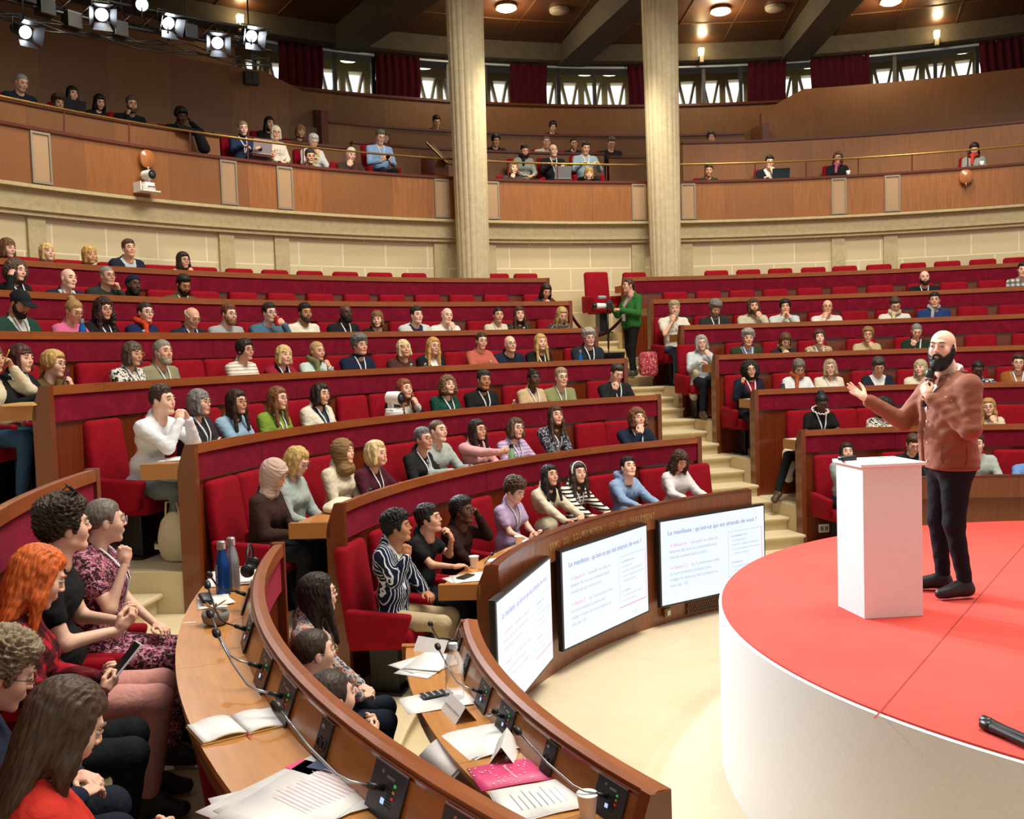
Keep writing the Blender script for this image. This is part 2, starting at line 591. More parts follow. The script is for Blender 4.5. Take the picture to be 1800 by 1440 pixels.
def wall_slope(name, r, z0, pts, mat):
    """curved wall whose top follows pts [(az, z)]"""
    V = []; F = []; UV = []
    az = []
    for (a, z), (a2, z2) in zip(pts[:-1], pts[1:]):
        n = max(1, int(abs(a2 - a) / 1.2))
        az += [(a + (a2 - a) * j / n, z + (z2 - z) * j / n) for j in range(n)]
    az.append(pts[-1])
    for a, z in az:
        for rr, zz in ((r, z0), (r, z), (r + 0.12, z), (r + 0.12, z0)):
            V.append(pol(rr, a, zz)); UV.append((rad(a) * r + 40, zz))
    for j in range(len(az) - 1):
        for i in range(4):
            kx = (i + 1) % 4; F.append((j * 4 + i, j * 4 + kx, (j + 1) * 4 + kx, (j + 1) * 4 + i))
    F += [(0, 1, 2, 3), tuple((len(az) - 1) * 4 + q for q in (3, 2, 1, 0))]
    b = MB(); b.add(V, F, UV)
    return struct(name, b, mat)


wall_slope('wall_left', 15.3, 5.6, [(-120, 8.0), (-73.3, 8.0), (-72.3, 7.90), (-71.2, 7.80), (-70.2, 7.70), (-69.6, 7.66)], M['gallery2'])
wall_slope('wall_right', 15.3, 5.6, [(-34.45, 7.60), (-33.6, 7.72), (-32.8, 7.83), (-32.0, 7.94), (-31.1, 8.05), (10, 8.07)], M['gallery2'])
b = MB(); b.sweep([(15.12, 5.6), (15.3, 5.6), (15.3, 7.03), (15.12, 7.03)], -120, -69.8); struct('wall_left_dado', b, M['gallery2'])
b = MB(); b.sweep([(15.1, 5.6), (15.3, 5.6), (15.3, 7.17), (15.1, 7.17)], -34.5, 10); struct('wall_right_dado', b, M['gallery2'])
for n_, a, z in (('trim_41', -69.6, 7.66), ('trim_42', -34.4, 7.45)):
    b = MB()
    p, q = pol(14.9, a), pol(16.25, a)
    b.sweep([(14.9, 5.6), (16.25, 5.6), (16.25, z), (14.9, min(z, 7.3))], a - 0.25, a + 0.25)
    struct(n_, b, M['darkwood'])

# windows: sill, dark frame, mullions, panes; pierced concrete screen outside
b = MB(); b.sweep([(16.5, 8.93), (16.55, 8.93), (16.55, 8.965), (16.5, 8.965)], -76, -10); struct('window_1', b, plain('pale_window_rail', '#b9c2c6', 0.4, 0.3))
b = MB(); b.sweep([(16.3, 8.97), (17.2, 8.97), (17.2, 9.45), (16.2, 9.45), (16.2, 9.0)], -120, 10); struct('trim_43', b, M['beam'])
wf = tag(empty('window_2'), kind='structure')
for a in np.arange(-75, -12, 2.85):
    b = MB(); b.sweep([(16.52, 8.0), (16.60, 8.0), (16.60, 8.9), (16.52, 8.9)], a - 0.13, a + 0.13); b.build('mullion', M['black'], wf)
gl = NT('window_glass')
gl.set('Base Color', (0.9, 0.95, 1, 1)); gl.set('Transmission Weight', 1.0); gl.set('Roughness', 0.0); gl.set('IOR', 1.02); gl.set('Alpha', 0.15)
b = MB(); b.sweep([(16.55, 8.0), (16.57, 8.0), (16.57, 8.9), (16.55, 8.9)], -76, -12); b.build('pane', gl.m, wf)
scr = tag(empty('window_3'), kind='structure')
b = MB()
b.sweep([(18.5, 9.15), (18.8, 9.15), (18.8, 10.0), (18.5, 10.0)], -80, -10)
b.sweep([(18.5, 6.2), (18.8, 6.2), (18.8, 8.25), (18.5, 8.25)], -80, -10)
b.build('lintel', M['rstone'], scr)
b = MB()
st = 1.78
a = -78.0; q = 0
while a < -12:
    def bar(a0, z0, a1, z1, wd):
        P0, P1 = pol(18.6, a0, z0), pol(18.6, a1, z1)
        zd = (P1 - P0).normalized(); yd = pol(1, (a0 + a1) / 2); xd = yd.cross(zd).normalized(); yd = zd.cross(xd)
        b.box((P0 + P1) / 2, (wd, 0.16, (P1 - P0).length + 0.02), Matrix((xd, yd, zd)).transposed())
    bar(a, 8.2, a, 9.15, 0.13)
    bar(a + 0.3, 9.15, a + st * 0.5, 8.3, 0.055); bar(a + st - 0.3, 9.15, a + st * 0.5, 8.3, 0.055)
    a += st; q += 1
b.build('v_tracery', M['rstone'], scr)
b = MB(); b.sweep([(16.6, 9.45), (18.8, 9.45), (18.8, 9.6), (16.6, 9.6)], -120, 10); struct('ceiling_outer', b, M['beam'])
# closing walls beside the glazed stretch
b = MB(); b.sweep([(18.4, 4.8), (18.6, 4.8), (18.6, 10), (18.4, 10)], -120, -79); b.sweep([(18.4, 4.8), (18.6, 4.8), (18.6, 10), (18.4, 10)], -12, 10)
struct('wall_outer', b, M['beam'])
b = MB(); b.sweep([(16.45, 7.9), (16.6, 7.9), (16.6, 9.4), (16.45, 9.4)], -120, -73.6); struct('wall_upper_left', b, M['gallery2'])
b = MB(); b.sweep([(22.0, 4.0), (22.1, 4.0), (22.1, 14.0), (22.0, 14.0)], -95, 0, seg=4); struct('overcast_sky', b, glow('overcast_daylight', '#f6f8ff', 2.2))

# curtains
def curtain(a0, a1, z0=7.98, z1=8.95, lab=''):
    V = []; F = []; n = int(abs(a1 - a0) * 12)
    rnd = random.Random(int(a0 * 10))
    for j in range(n + 1):
        t = j / n
        for i in range(7):
            s = i / 6
            sway = 0.12 * math.sin(s * 2.2 + a0) * (1 - s)
            a = a0 + (a1 - a0) * t + sway * 1.5
            r = 16.38 + 0.035 * math.sin(t * n * 0.95 + 1.3 * s) * (0.6 + 0.4 * s)
            V.append(pol(r, a, z0 + (z1 - z0) * s + (0.02 * math.sin(j * 1.3) if i == 6 else 0)))
    for j in range(n):
        for i in range(6): F.append((j * 7 + i, (j + 1) * 7 + i, (j + 1) * 7 + i + 1, j * 7 + i + 1))
    me = mesh_np('curtain', V, F)
    o = link('curtain', me, mat=M['curtain'])
    md = o.modifiers.new('thickness', 'SOLIDIFY'); md.thickness = 0.012
    return tag(o, lab, 'curtain', 'burgundy window curtains')


curtain(-70.6, -67.5, lab='burgundy curtain at the left end of the gallery windows, beside the tall wood wall')
curtain(-63.6, -60.2, lab='burgundy curtain just left of the left stone column')
curtain(-53.2, -50.3, lab='burgundy curtain between the two columns')
curtain(-44.0, -42.4, lab='burgundy curtain mostly hidden by the right stone column')
curtain(-34.6, -31.7, z0=7.6, lab='burgundy curtain above the sloping start of the right gallery wall')
curtain(-29.9, -25.6, lab='wide burgundy curtain above the right gallery, between two window groups')
curtain(-17.9, -12.6, lab='burgundy curtain in the top right corner')

# ceiling
b = MB(); b.sweep([(9.5, 9.62), (16.25, 9.36), (16.25, 9.46), (9.5, 9.72)], -125, 12); struct('ceiling', b, M['ceilwood'])
b = MB()
for r in (12.2, 13.6, 15.0): 
    z = 9.62 - (r - 9.5) * 0.26 / 6.75
    b.sweep([(r, z - 0.012), (r + 0.02, z - 0.012), (r + 0.02, z + 0.01), (r, z + 0.01)], -125, 12)
for a in np.arange(-118, 10, 4.28):
    b.sweep([(9.5, 9.605), (16.2, 9.347), (16.2, 9.38), (9.5, 9.64)], a - 0.04, a + 0.04)
struct('trim_44', b, plain('gilt_joint', '#5c4020', 0.5, 0.4))
for j, a in enumerate((-99.5, -82.2, -64.9, -47.6, -30.3, -13)):
    b = MB(); P0, P1 = pol(9.3, a + 3.0, 9.2), pol(16.6, a - 0.8, 9.2)
    b.box((P0 + P1) / 2, (0.62, 0.5, (P1 - P0).length), ((P1 - P0).to_track_quat('Z', 'Y').to_matrix()), taper=1.0)
    struct('ceiling_beam_%d' % (j + 1), b, M['beam'])

# fluted stone columns
def column(az, lab):
    V = []; F = []; N = 96; hs = [3.0, 4.0, 5.0, 6.0, 7.0, 8.0, 9.0, 9.45]
    c = pol(12.02, az)
    for z in hs:
        R = 0.262 + 0.062 * (z - 3.0) / 6.4
        for k in range(N):
            t = 2 * PI * k / N
            fl = abs(math.sin(t * 9)) ** 0.6
            rr = R * (1 - 0.055 * (1 - fl))
            V.append((c.x + rr * math.cos(t), c.y + rr * math.sin(t), z))
    for i in range(len(hs) - 1):
        for k in range(N): F.append((i * N + k, i * N + (k + 1) % N, (i + 1) * N + (k + 1) % N, (i + 1) * N + k))
    o = link('column', mesh_np('column', V, F, smooth=False), mat=M['column'])
    return tag(o, lab, 'column', kind='structure')


column(-63.08, 'left fluted stone column'); column(-46.09, 'right fluted stone column')

# ceiling lamps
def disc_lamp(az, r, lab, lit=True, z=None, s=1.0, name='ceiling_lamp'):
    zc = z if z else 9.62 - (r - 9.5) * 0.26 / 6.75
    c = pol(r, az)
    t = tag(empty(name, (c.x, c.y, zc)), lab, 'lamp' if lit else 'vent', 'round ceiling lamps' if lit else 'round ceiling vents')
    b = MB(); b.lathe([(0.20 * s, 0.0), (0.20 * s, -0.05), (0.16 * s, -0.06), (0.12 * s, 0)], 28); b.build('housing', M['brass'] if lit else M['frame'], t, smooth=True, angle=0.6)
    if lit:
        b = MB(); b.lathe([(0.19 * s, -0.05), (0.19 * s, -0.085), (0.15 * s, -0.11), (0.06 * s, -0.13)], 28)
        b.build('diffuser', plain('lamp_glow', '#fff3cf', 0.5, emit=9.0), t, smooth=True)
        b = MB()
        for q in range(32):
            a = 2 * PI * q / 32; b.box((0.205 * s * math.cos(a), 0.205 * s * math.sin(a), -0.065), (0.012, 0.012, 0.05))
        b.build('bead_ring', M['brass'], t)
        light('lamp_light', 'POINT', (c.x, c.y, zc - 0.4), (0, 0, 0), 75, (1, 0.78, 0.5), size=0.2).parent = None
    else:
        b = MB(); b.lathe([(0.19 * s, -0.05), (0.17 * s, -0.075), (0.05 * s, -0.09)], 28); b.build('grille', M['frame'], t, smooth=True)
    return t


disc_lamp(-55.8, 14.3, 'round glowing ceiling lamp between the two columns, near the left one')
disc_lamp(-38.4, 14.2, 'round glowing ceiling lamp just right of the right column')
disc_lamp(-25.1, 14.3, 'round glowing ceiling lamp at the top edge of the photo, far right')
disc_lamp(-51.4, 14.35, 'unlit round ceiling vent between the two columns', lit=False, name='ceiling_vent')
disc_lamp(-34.0, 14.25, 'unlit round ceiling vent right of the right column', lit=False, name='ceiling_vent')
for az, lab in ((-64.2, 'small round lamp seen through the glass left of the left curtain'), (-58.6, 'small round lamp behind glass beside the left column'),
                (-46.3, 'left one of two small round lamps behind the glass between the columns'), (-44.4, 'right one of two small round lamps behind the glass between the columns'),
                (-29.3, 'small round lamp behind glass right of the wide curtain'), (-18.6, 'small round lamp behind the glass at far right')):
    c = pol(17.6, az)
    t = tag(empty('corridor_lamp', (c.x, c.y, 9.2)), lab, 'lamp', 'corridor lamps behind the windows')
    b = MB(); b.lathe([(0.2, 0.0), (0.2, -0.05), (0.1, -0.07)], 24); b.build('housing', M['brass'], t)
    b = MB(); b.lathe([(0.19, -0.05), (0.18, -0.09), (0.06, -0.12)], 24); b.build('diffuser', plain('lamp_glow2', '#f4f0b8', 0.5, emit=3.0), t, smooth=True)
    b = MB(); b.tube([(0, 0, 0), (0, 0, 0.26)], 0.012, 6); b.build('stem', M['brass'], t)
for az, lab in ((-38.4, 'glass wall uplighter right of the right column'), (-20.9, 'glass wall uplighter at far right of the ring beam'), (-73.6, 'glass uplighter glowing behind the stage spotlights')):
    c = pol(16.12, az, 9.13)
    t = tag(empty('wall_lamp', c, -rad(az)), lab, 'lamp', 'glass uplighters on the ring beam')
    b = MB(); b.box((0, 0, -0.13), (0.09, 0.09, 0.16)); b.build('holder', M['frame'], t, bevel=0.01)
    b = MB(); b.box((0, 0, 0.02), (0.10, 0.10, 0.15), taper=1.15); b.build('glass_shade', plain('uplight_glow', '#ffe9b0', 0.4, emit=9.0), t, bevel=0.01)
    light('uplight', 'POINT', pol(15.9, az, 9.22), (0, 0, 0), 9, (1, 0.72, 0.38), size=0.08)

# added spots without fittings, in mid-air, brighten the stone wall and the columns
for az in (-92, -76, -60, -50, -38, -24):
    light('added_wall_wash', 'SPOT', pol(11.2, az, 7.9), pol(12.6, az, 4.0), 230, (1.0, 0.88, 0.66), size=0.3, angle=rad(85), blend=1.0)


# ---------------------------------------------------------------- curved desks
def desk(i, a0, a1, label, ends=(True, True), front=True):
    R, Z = RL[i], ZL[i]; f = FL[i - 1]
    t = tag(empty('curved_desk'), label, 'desk', 'curved desks of the hemicycle')
    def P(name, prof, mat, bevel=0.0, a=a0, c=a1):
        b = MB(); b.sweep(prof, a, c); return b.build(name, M[mat], t, bevel=bevel)
    if i == 1:
        P('front_fascia', [(R - 0.03, Z - 0.24), (R + 0.02, Z - 0.24), (R + 0.02, Z - 0.012), (R - 0.03, Z - 0.012)], 'fascia')
        P('lower_panel', [(R + 0.03, f), (R + 0.07, f), (R + 0.07, Z - 0.22), (R + 0.03, Z - 0.22)], 'fascia')
        P('rail', [(R - 0.035, Z - 0.012), (R + 0.02, Z - 0.012), (R + 0.048, Z - 0.03), (R + 0.048, Z + 0.0), (R + 0.02, Z + 0.008), (R - 0.035, Z + 0.0)], 'darkwood' if a1 is not eL else 'rail')
    else:
        P('rail', [(R, Z - 0.068), (R + 0.052, Z - 0.068), (R + 0.052, Z - 0.003), (R + 0.03, Z), (R, Z)], 'rail')
        P('velvet_panel', [(R + 0.018, Z - 0.268), (R + 0.05, Z - 0.268), (R + 0.05, Z - 0.068), (R + 0.018, Z - 0.068)], 'velvet')
        P('lower_panel', [(R + 0.045, f), (R + 0.085, f), (R + 0.085, Z - 0.2), (R + 0.045, Z - 0.2)], 'lower')
    P('groove', [(R + 0.045, Z - 0.05), (R + 0.064, Z - 0.05), (R + 0.064, Z - 0.014), (R + 0.045, Z - 0.014)], 'darkwood')
    P('inner_slope', [(R + 0.048, Z - 0.03), (R + 0.062, Z - 0.018), (R + 0.108, Z - 0.145), (R + 0.09, Z - 0.155)], 'apron')
    P('desktop', [(R + 0.09, Z - 0.165), (R + 0.375, Z - 0.165), (R + 0.375, Z - 0.14), (R + 0.09, Z - 0.14)], 'desktop')
    P('apron', [(R + 0.335, Z - 0.24), (R + 0.362, Z - 0.24), (R + 0.362, Z - 0.16), (R + 0.335, Z - 0.16)], 'apron')
    for e, fa, sg in ((ends[0], a0, 1), (ends[1], a1, -1)):
        if not e: continue
        fa = fa if callable(fa) else (lambda r, q=fa: q)
        w_ = 0.05
        g = lambda r, fa=fa, sg=sg: fa(r) + sg * math.degrees(w_ / r)
        h = lambda r, fa=fa, sg=sg: fa(r) - sg * math.degrees(0.006 / r)
        b = MB(); b.sweep([(R - 0.002, f), (R + 0.13, f), (R + 0.13, Z - 0.2), (R + 0.115, Z - 0.13), (R + 0.068, Z + 0.003), (R - 0.002, Z + 0.003)] if i > 1 else
                          [(R - 0.032, Z - 0.22), (R + 0.03, Z - 0.23), (R + 0.03, 0), (R + 0.13, 0), (R + 0.13, Z - 0.2), (R + 0.115, Z - 0.13), (R + 0.06, Z + 0.004), (R - 0.032, Z + 0.0)], h, g, seg=9)
        b.build('end_post', M['endwood'], t)
        b = MB(); b.sweep([(R + 0.10, Z - 0.245), (R + 0.40, Z - 0.245), (R + 0.40, Z - 0.132), (R + 0.10, Z - 0.132)], h, g, seg=9); b.build('drawer_end', M['endapron'], t)
    return t


ROWN = {1: 'front', 2: 'second', 3: 'third', 4: 'fourth', 5: 'fifth', 6: 'sixth', 7: 'top'}
for i in range(1, 8):
    desk(i, eML, eMR, ('curved wood front-row bench carrying the gilt lettering and three screens' if i == 1 else 'curved red-velvet-fronted desk of the middle block, %s row%s' % (ROWN[i], ' up' if i < 7 else '')))
    desk(i, eR if i > 1 else (lambda r: -44.5), lambda r: 14, ('curved plain wood front desk of the right block, behind the podium' if i == 1 else 'curved red-velvet-fronted desk of the right block, %s row%s' % (ROWN[i], ' up' if i < 7 else '')), ends=(True, False))
desk(1, lambda r: -160.2, eL, 'front desk of the left block with papers and microphones, ending at lower right')
desk(2, lambda r: -192, eL, 'large foreground desk of the left block with two bottles at its far end', ends=(False, True))
desk(3, lambda r: -160, eL, 'desk with red velvet front behind the curly-haired man, at left edge', ends=(False, True))

# gilt lettering on the front bench
def text_mesh(s, size, depth=0.0, name='text', spacing=1.0, align='CENTER'):
    cu = bpy.data.curves.new(name, 'FONT'); cu.body = s; cu.size = size; cu.extrude = depth
    cu.align_x = align; cu.space_character = spacing; cu.resolution_u = 3
    o = bpy.data.objects.new(name, cu); COL.objects.link(o)
    dg = bpy.context.evaluated_depsgraph_get()
    me = bpy.data.meshes.new_from_object(o.evaluated_get(dg))
    bpy.data.objects.remove(o, do_unlink=True); bpy.data.curves.remove(cu)
    me.name = name
    return me


me = text_mesh('BANC   DU   GOUVERNEMENT   ET   DU   PARLEMENT', 0.085, 0.0015, 'lettering', 1.25)
xs = [v.co.x for v in me.vertices]; cx = (min(xs) + max(xs)) / 2; W_ = max(xs) - min(xs); kx = rad(20.9) * 4.83 / W_
for v in me.vertices:
    a = -90.2 + math.degrees((v.co.x - cx) * kx / 4.825)
    v.co = pol(4.825 - v.co.z, a, 1.085 + v.co.y)
me.materials.append(plain('gilt_letters', '#b89a66', 0.4, 0.5))
bench = [o for o in bpy.data.objects if o.name.startswith('curved_desk') and 'gilt' in o['label']][0]
o = link('lettering', me, bench); o['label'] = 'gilt lettering BANC DU GOUVERNEMENT ET DU PARLEMENT'

# ---------------------------------------------------------------- screens on the front bench
def quad_on(parent, name, x0, z0, x1, z1, y, mat):
    me = mesh_np(name, [(x0, y, z0), (x1, y, z0), (x1, y, z1), (x0, y, z1)], [(0, 1, 2, 3)], smooth=False)
    return link(name, me, parent, mat)


def flat_text(parent, name, s, x, z, size, mat, y=-0.034):
    me = text_mesh(s, size, 0, name, align='LEFT')
    for v in me.vertices: v.co = (x + v.co.x, y, z + v.co.y)
    me.materials.append(mat)
    return link(name, me, parent)


E_screen = glow('lit_slide', '#f0f6ff', 1.02)
E_blue = glow('slide_blue', '#5a86c4'); E_grey = glow('slide_grey', '#a3bccf')
E_title = glow('slide_title', '#3c70b8'); E_pink = glow('slide_pink', '#f08cc4'); E_teal = glow('slide_teal', '#a0dcee')
def screen(az, lab):
    c = pol(4.745, az, 0.64)
    t = tag(empty('presentation_screen', c, -rad(az) + PI), lab, 'screen', 'screens on the front bench')
    # local +y points away from the stage (outward); +x to the left of a viewer on the stage -> flip to read left to right
    t.rotation_euler = (0, 0, -rad(az))
    # local x runs with increasing azimuth's normal; viewer looks along +y
    b = MB(); b.box((0, 0.0, 0), (1.47, 0.05, 0.86)); b.build('frame', M['black'], t, bevel=0.006)
    quad_on(t, 'panel', -0.715, -0.41, 0.715, 0.41, -0.028, E_screen)
    flat_text(t, 'title_text', 'Le manifeste : qu’est-ce qui est attendu de vous ?', -0.63, 0.27, 0.062, E_title)
    flat_text(t, 'session_text', '→ Session 6 :', -0.61, 0.15, 0.044, E_pink)
    flat_text(t, 'session_text', '→ Session 7 :', -0.61, -0.07, 0.044, E_pink)
    for k_, s in enumerate(('                       recueillir les idées et', 'attentes de tous les conventionnels', '(stands samedi midi et soir)')):
        flat_text(t, 'body_text', s, -0.61, 0.15 - 0.058 * k_, 0.044, E_grey)
    for k_, s in enumerate(('                       les 7 personnes tirées', 'au sort prennent la plume pour', 'rédiger le texte qui sera proposé au', 'vote des 130')):
        flat_text(t, 'body_text', s, -0.61, -0.07 - 0.058 * k_, 0.044, E_grey)
    for k_, s in enumerate(('Le manifeste, c’est...', '•  un texte court', '•  que vous rédigez directement', '•  avec les messages clés que vous', '    souhaitez adresser', '', 'Ce n’est pas...', '•  un résumé de votre rapport', '•  une introduction')):
        if s: flat_text(t, 'side_text', s, 0.23, 0.14 - 0.045 * k_, 0.030, E_blue if k_ in (0, 6) else E_grey)
    for nm_, x0, z0, x1, z1, mt in (('box_edge', 0.19, 0.195, 0.67, 0.20, E_teal), ('box_edge', 0.19, -0.27, 0.67, -0.262, E_pink), ('box_edge', 0.185, -0.27, 0.19, 0.20, E_teal), ('box_edge', 0.67, -0.27, 0.677, 0.20, E_pink)):
        quad_on(t, nm_, x0, z0, x1, z1, -0.034, mt)
    flat_text(t, 'footer_mark', '§  CESE      ⌂', 0.40, -0.36, 0.03, E_grey)
    return t


screen(-110.8, 'lit presentation screen at the left end of the front bench')
screen(-90.7, 'lit presentation screen in the centre of the front bench, under the lettering')
screen(-70.9, 'lit presentation screen at the right end of the front bench, beside the stage')
# vent grilles and socket under the screens
for az, lab in ((-70.6, 'dark lattice vent grille under the right-hand screen'), (-112.5, 'dark lattice vent grille under the left-hand screen')):
    t = tag(empty('vent_grille', pol(4.87, az, 0.13), -rad(az)), lab, 'vent', 'grilles in the front bench')
    b = MB(); b.box((0, 0, 0), (0.56, 0.02, 0.19)); b.build('backing', M['darkwood'], t)
    b = MB()
    for k_ in range(-9, 10):
        for s in (1, -1):
            b.box((k_ * 0.03, -0.012, 0), (0.005, 0.004, 0.2), Euler((0, s * 0.5, 0)).to_matrix())
    b.build('lattice', plain('bronze_lattice', '#4a3424', 0.4, 0.6), t)
t = tag(empty('floor_socket', pol(4.85, -77.6, 0.12), rad(77.6)), 'small brass socket box on the front bench near floor', 'socket')
b = MB(); b.box((0, 0, 0), (0.09, 0.03, 0.09)); b.build('box', M['brass'], t, bevel=0.004)
b = MB(); b.box((0, -0.02, 0), (0.05, 0.01, 0.05)); b.build('cover', M['steel'], t)

# ---------------------------------------------------------------- round stage and podium
SC = (-0.115, -0.12); SR = 3.135; SZ = 1.04
stg = tag(empty('round_stage', (SC[0], SC[1], 0)), 'large round stage with red carpet top and white side', 'stage')
b = MB(); b.lathe([(SR - 0.02, 0), (SR, 0.0), (SR, SZ - 0.015), (SR - 0.02, SZ - 0.01)], 160); b.build('side_skirt', M['white'], stg, smooth=True, angle=0.6)
b = MB(); b.lathe([(SR - 0.018, SZ - 0.02), (SR - 0.018, SZ - 0.0005), (0.01, SZ)], 160); b.build('carpet_top', M['redcarpet'], stg)
# ================================================================ lighting rig over the left gallery
rig = tag(empty('lighting_truss', pol(12.0, -89, 7.35)), 'black lighting truss carrying the spotlights at upper left', 'truss')
o0 = pol(12.0, -89, 7.35)
b = MB()
azs = np.linspace(-100, -79.3, 16)
P_ = [[pol(12.0 + dr, a, 7.05 + (a + 100) * 0.012 + dz) - o0 for a in azs] for dr, dz in ((0, 0), (0, 0.28), (0.26, 0.14))]
for l in P_: b.tube(l, 0.024, 8)
for j in range(len(azs) - 1):
    b.tube([P_[0][j], P_[1][j + 1]], 0.010, 5); b.tube([P_[1][j], P_[2][j + 1]], 0.010, 5); b.tube([P_[2][j], P_[0][j + 1]], 0.010, 5)
b.build('frame', M['black'], rig, smooth=True)
b = MB()
for k in range(5):
    a = -99 + k * 4.6
    b.tube([pol(12.13, a, 7.3) - o0, pol(12.13, a, 9.4) - o0], 0.012, 6)
b.build('suspension_wire', M['black'], rig)
b = MB()
rr_ = random.Random(3)
for k in range(4):
    pts = [pol(11.97 + 0.03 * rr_.random(), -99.5 + 20 * t, 6.98 + (20 * t) * 0.012 - 0.10 * abs(math.sin(t * 9 + k)) - 0.03 * k) - o0 for t in np.linspace(0, 1, 40)]
    b.tube(pts, 0.010, 5)
b.build('cable', M['black'], rig, smooth=True)
for a, z in ((-96.5, 7.2), (-95.3, 7.12), (-93.6, 7.05), (-85.5, 7.3), (-90.5, 7.1)):
    b = MB(); b.box(pol(11.98, a, z) - o0, (0.2, 0.16, 0.2), Matrix.Rotation(-rad(a), 3, 'Z')); b.build('dimmer_box', M['black'], rig, bevel=0.01)


def stage_light(az, z, tgt, lab, power, lit=True, r=11.85, big=0.75, doors=True):
    p = pol(r, az, z); v = (Vector(tgt) - p).normalized()
    t = tag(empty('stage_spotlight', p), lab, 'spotlight', 'stage spotlights on the truss')
    R_ = v.to_track_quat('Z', 'Y').to_matrix()
    b = MB(); b.lathe([(0.05 * big, -0.26), (0.085 * big, -0.22), (0.10 * big, -0.02), (0.115 * big, 0.0), (0.115 * big, 0.03), (0.10 * big, 0.03), (0.095 * big, 0.0), (0.02, 0.0)], 22, R=R_); b.build('housing', M['black'], t, smooth=True, angle=0.7)
    b = MB(); b.lathe([(0.095 * big, 0.004), (0.07 * big, 0.02), (0.001, 0.03)], 22, R=R_)
    b.build('lens', plain('spot_glow', '#eaf4ff', 0.3, emit=60.0 if lit == 2 else 14.0) if lit else M['steel'], t, smooth=True)
    if doors:
        for k in range(4):
            Rk = R_ @ Matrix.Rotation(k * PI / 2, 3, 'Z')
            b = MB(); b.add([Rk @ Vector(q) for q in ((-0.10 * big, 0.115 * big, 0.03), (0.10 * big, 0.115 * big, 0.03), (0.15 * big, 0.20 * big, 0.17), (-0.15 * big, 0.20 * big, 0.17), (-0.10 * big, 0.119 * big, 0.028), (0.10 * big, 0.119 * big, 0.028), (0.15 * big, 0.204 * big, 0.168), (-0.15 * big, 0.204 * big, 0.168))],
                            [(0, 1, 2, 3), (7, 6, 5, 4), (0, 4, 5, 1), (1, 5, 6, 2), (2, 6, 7, 3), (3, 7, 4, 0)])
            b.build('barn_door', M['dark'], t)
    b = MB(); sx = R_ @ Vector((0.13 * big, 0, -0.08))
    b.tube([sx, sx + Vector((0, 0, 0.14)), -sx * 1.0 + Vector((0, 0, 0.14)) + R_ @ Vector((0, 0, -0.16)), R_ @ Vector((-0.13 * big, 0, -0.08))], 0.010, 6)
    b.tube([(0, 0, 0.12), (0, 0, max(0.2, 7.3 - z + 0.1)) if z < 7.3 else (0, 0, -0.25)], 0.012, 6)
    b.build('yoke', M['black'], t, smooth=True)
    if power:
        light('stage_beam', 'SPOT', p + v * 0.25, tgt, power, (0.90, 0.95, 1.0), size=0.10, angle=rad(34), blend=1.0)
    return t


stage_light(-97.1, 6.71, (1.0, -1.0, 1.5), 'stage spotlight with barn doors lowest at the far left edge', 0)
stage_light(-99.4, 7.35, (-0.5, -0.5, 1.5), 'glaring stage spotlight cut by the top left corner', 1500, lit=2, big=0.8)
stage_light(-92.0, 7.19, (-2.6, -4.7, 1.3), 'large barn-door spotlight with two bright lenses, second from left', 280, big=0.8)
stage_light(-89.2, 7.46, (0.0, -3.2, 2.2), 'small round spotlight at the top edge above the truss', 0, big=0.8, doors=False)
stage_light(-87.4, 7.31, (-2.2, -0.9, 1.3), 'brightest glaring spotlight in the middle of the truss', 3400, lit=2, big=0.8)
stage_light(-83.8, 7.20, (-1.5, -4.6, 1.2), 'barn-door spotlight tilted to the right, fifth from left', 0, big=0.8)
stage_light(-81.2, 7.40, (-0.8, -1.6, 1.4), 'glaring spotlight at the right end of the truss', 2200, lit=2, big=0.8)
# ================================================================ seats
def make_chair():
    t = empty('theatre_seat')
    def rb(name, c, d, mat, bev, tilt=0.0, taper=1.0, wv=None):
        b = MB(); b.box(c, d, Euler((tilt, 0, 0)).to_matrix(), taper)
        return b.build(name, mat, t, smooth=True, bevel=bev, seg=4, angle=0.9)
    rb('backrest', (0, -0.235, 0.73), (0.455, 0.11, 0.72), M['seat'], 0.045, 0.13, 0.96)
    rb('seat', (0, 0.02, 0.42), (0.44, 0.46, 0.15), M['seat'], 0.05, 0.05)
    for s in (-1, 1):
        b = MB()
        V = []
        for x in (-0.04, 0.04):
            for y, z in ((-0.20, 0.36), (0.20, 0.40), (0.27, 0.63), (-0.22, 0.66)):
                V.append((s * 0.262 + x, y, z))
        b.add(V, [(0, 1, 2, 3), (7, 6, 5, 4), (0, 4, 5, 1), (1, 5, 6, 2), (2, 6, 7, 3), (3, 7, 4, 0)])
        b.build('armrest', M['seat'], t, smooth=True, bevel=0.028, seg=3, angle=0.9)
    b = MB(); b.box((0, -0.02, 0.19), (0.16, 0.22, 0.36)); b.box((0, -0.02, 0.012), (0.3, 0.3, 0.024))
    b.build('pedestal', M['black'], t, bevel=0.006)
    return t


CHAIR0 = make_chair(); kids_of(CHAIR0); CH_USED = [False]


def chair(row, az, label, group, r=None, f=None):
    o = copy_tree(CHAIR0) if CH_USED[0] else CHAIR0
    CH_USED[0] = True
    R = (RL[row] + 0.80) if r is None else r
    o.location = pol(R, az, FL[row] if f is None else f)
    o.rotation_euler = (0, 0, PI - rad(az))
    tag(o, label, 'chair', group)
    return o
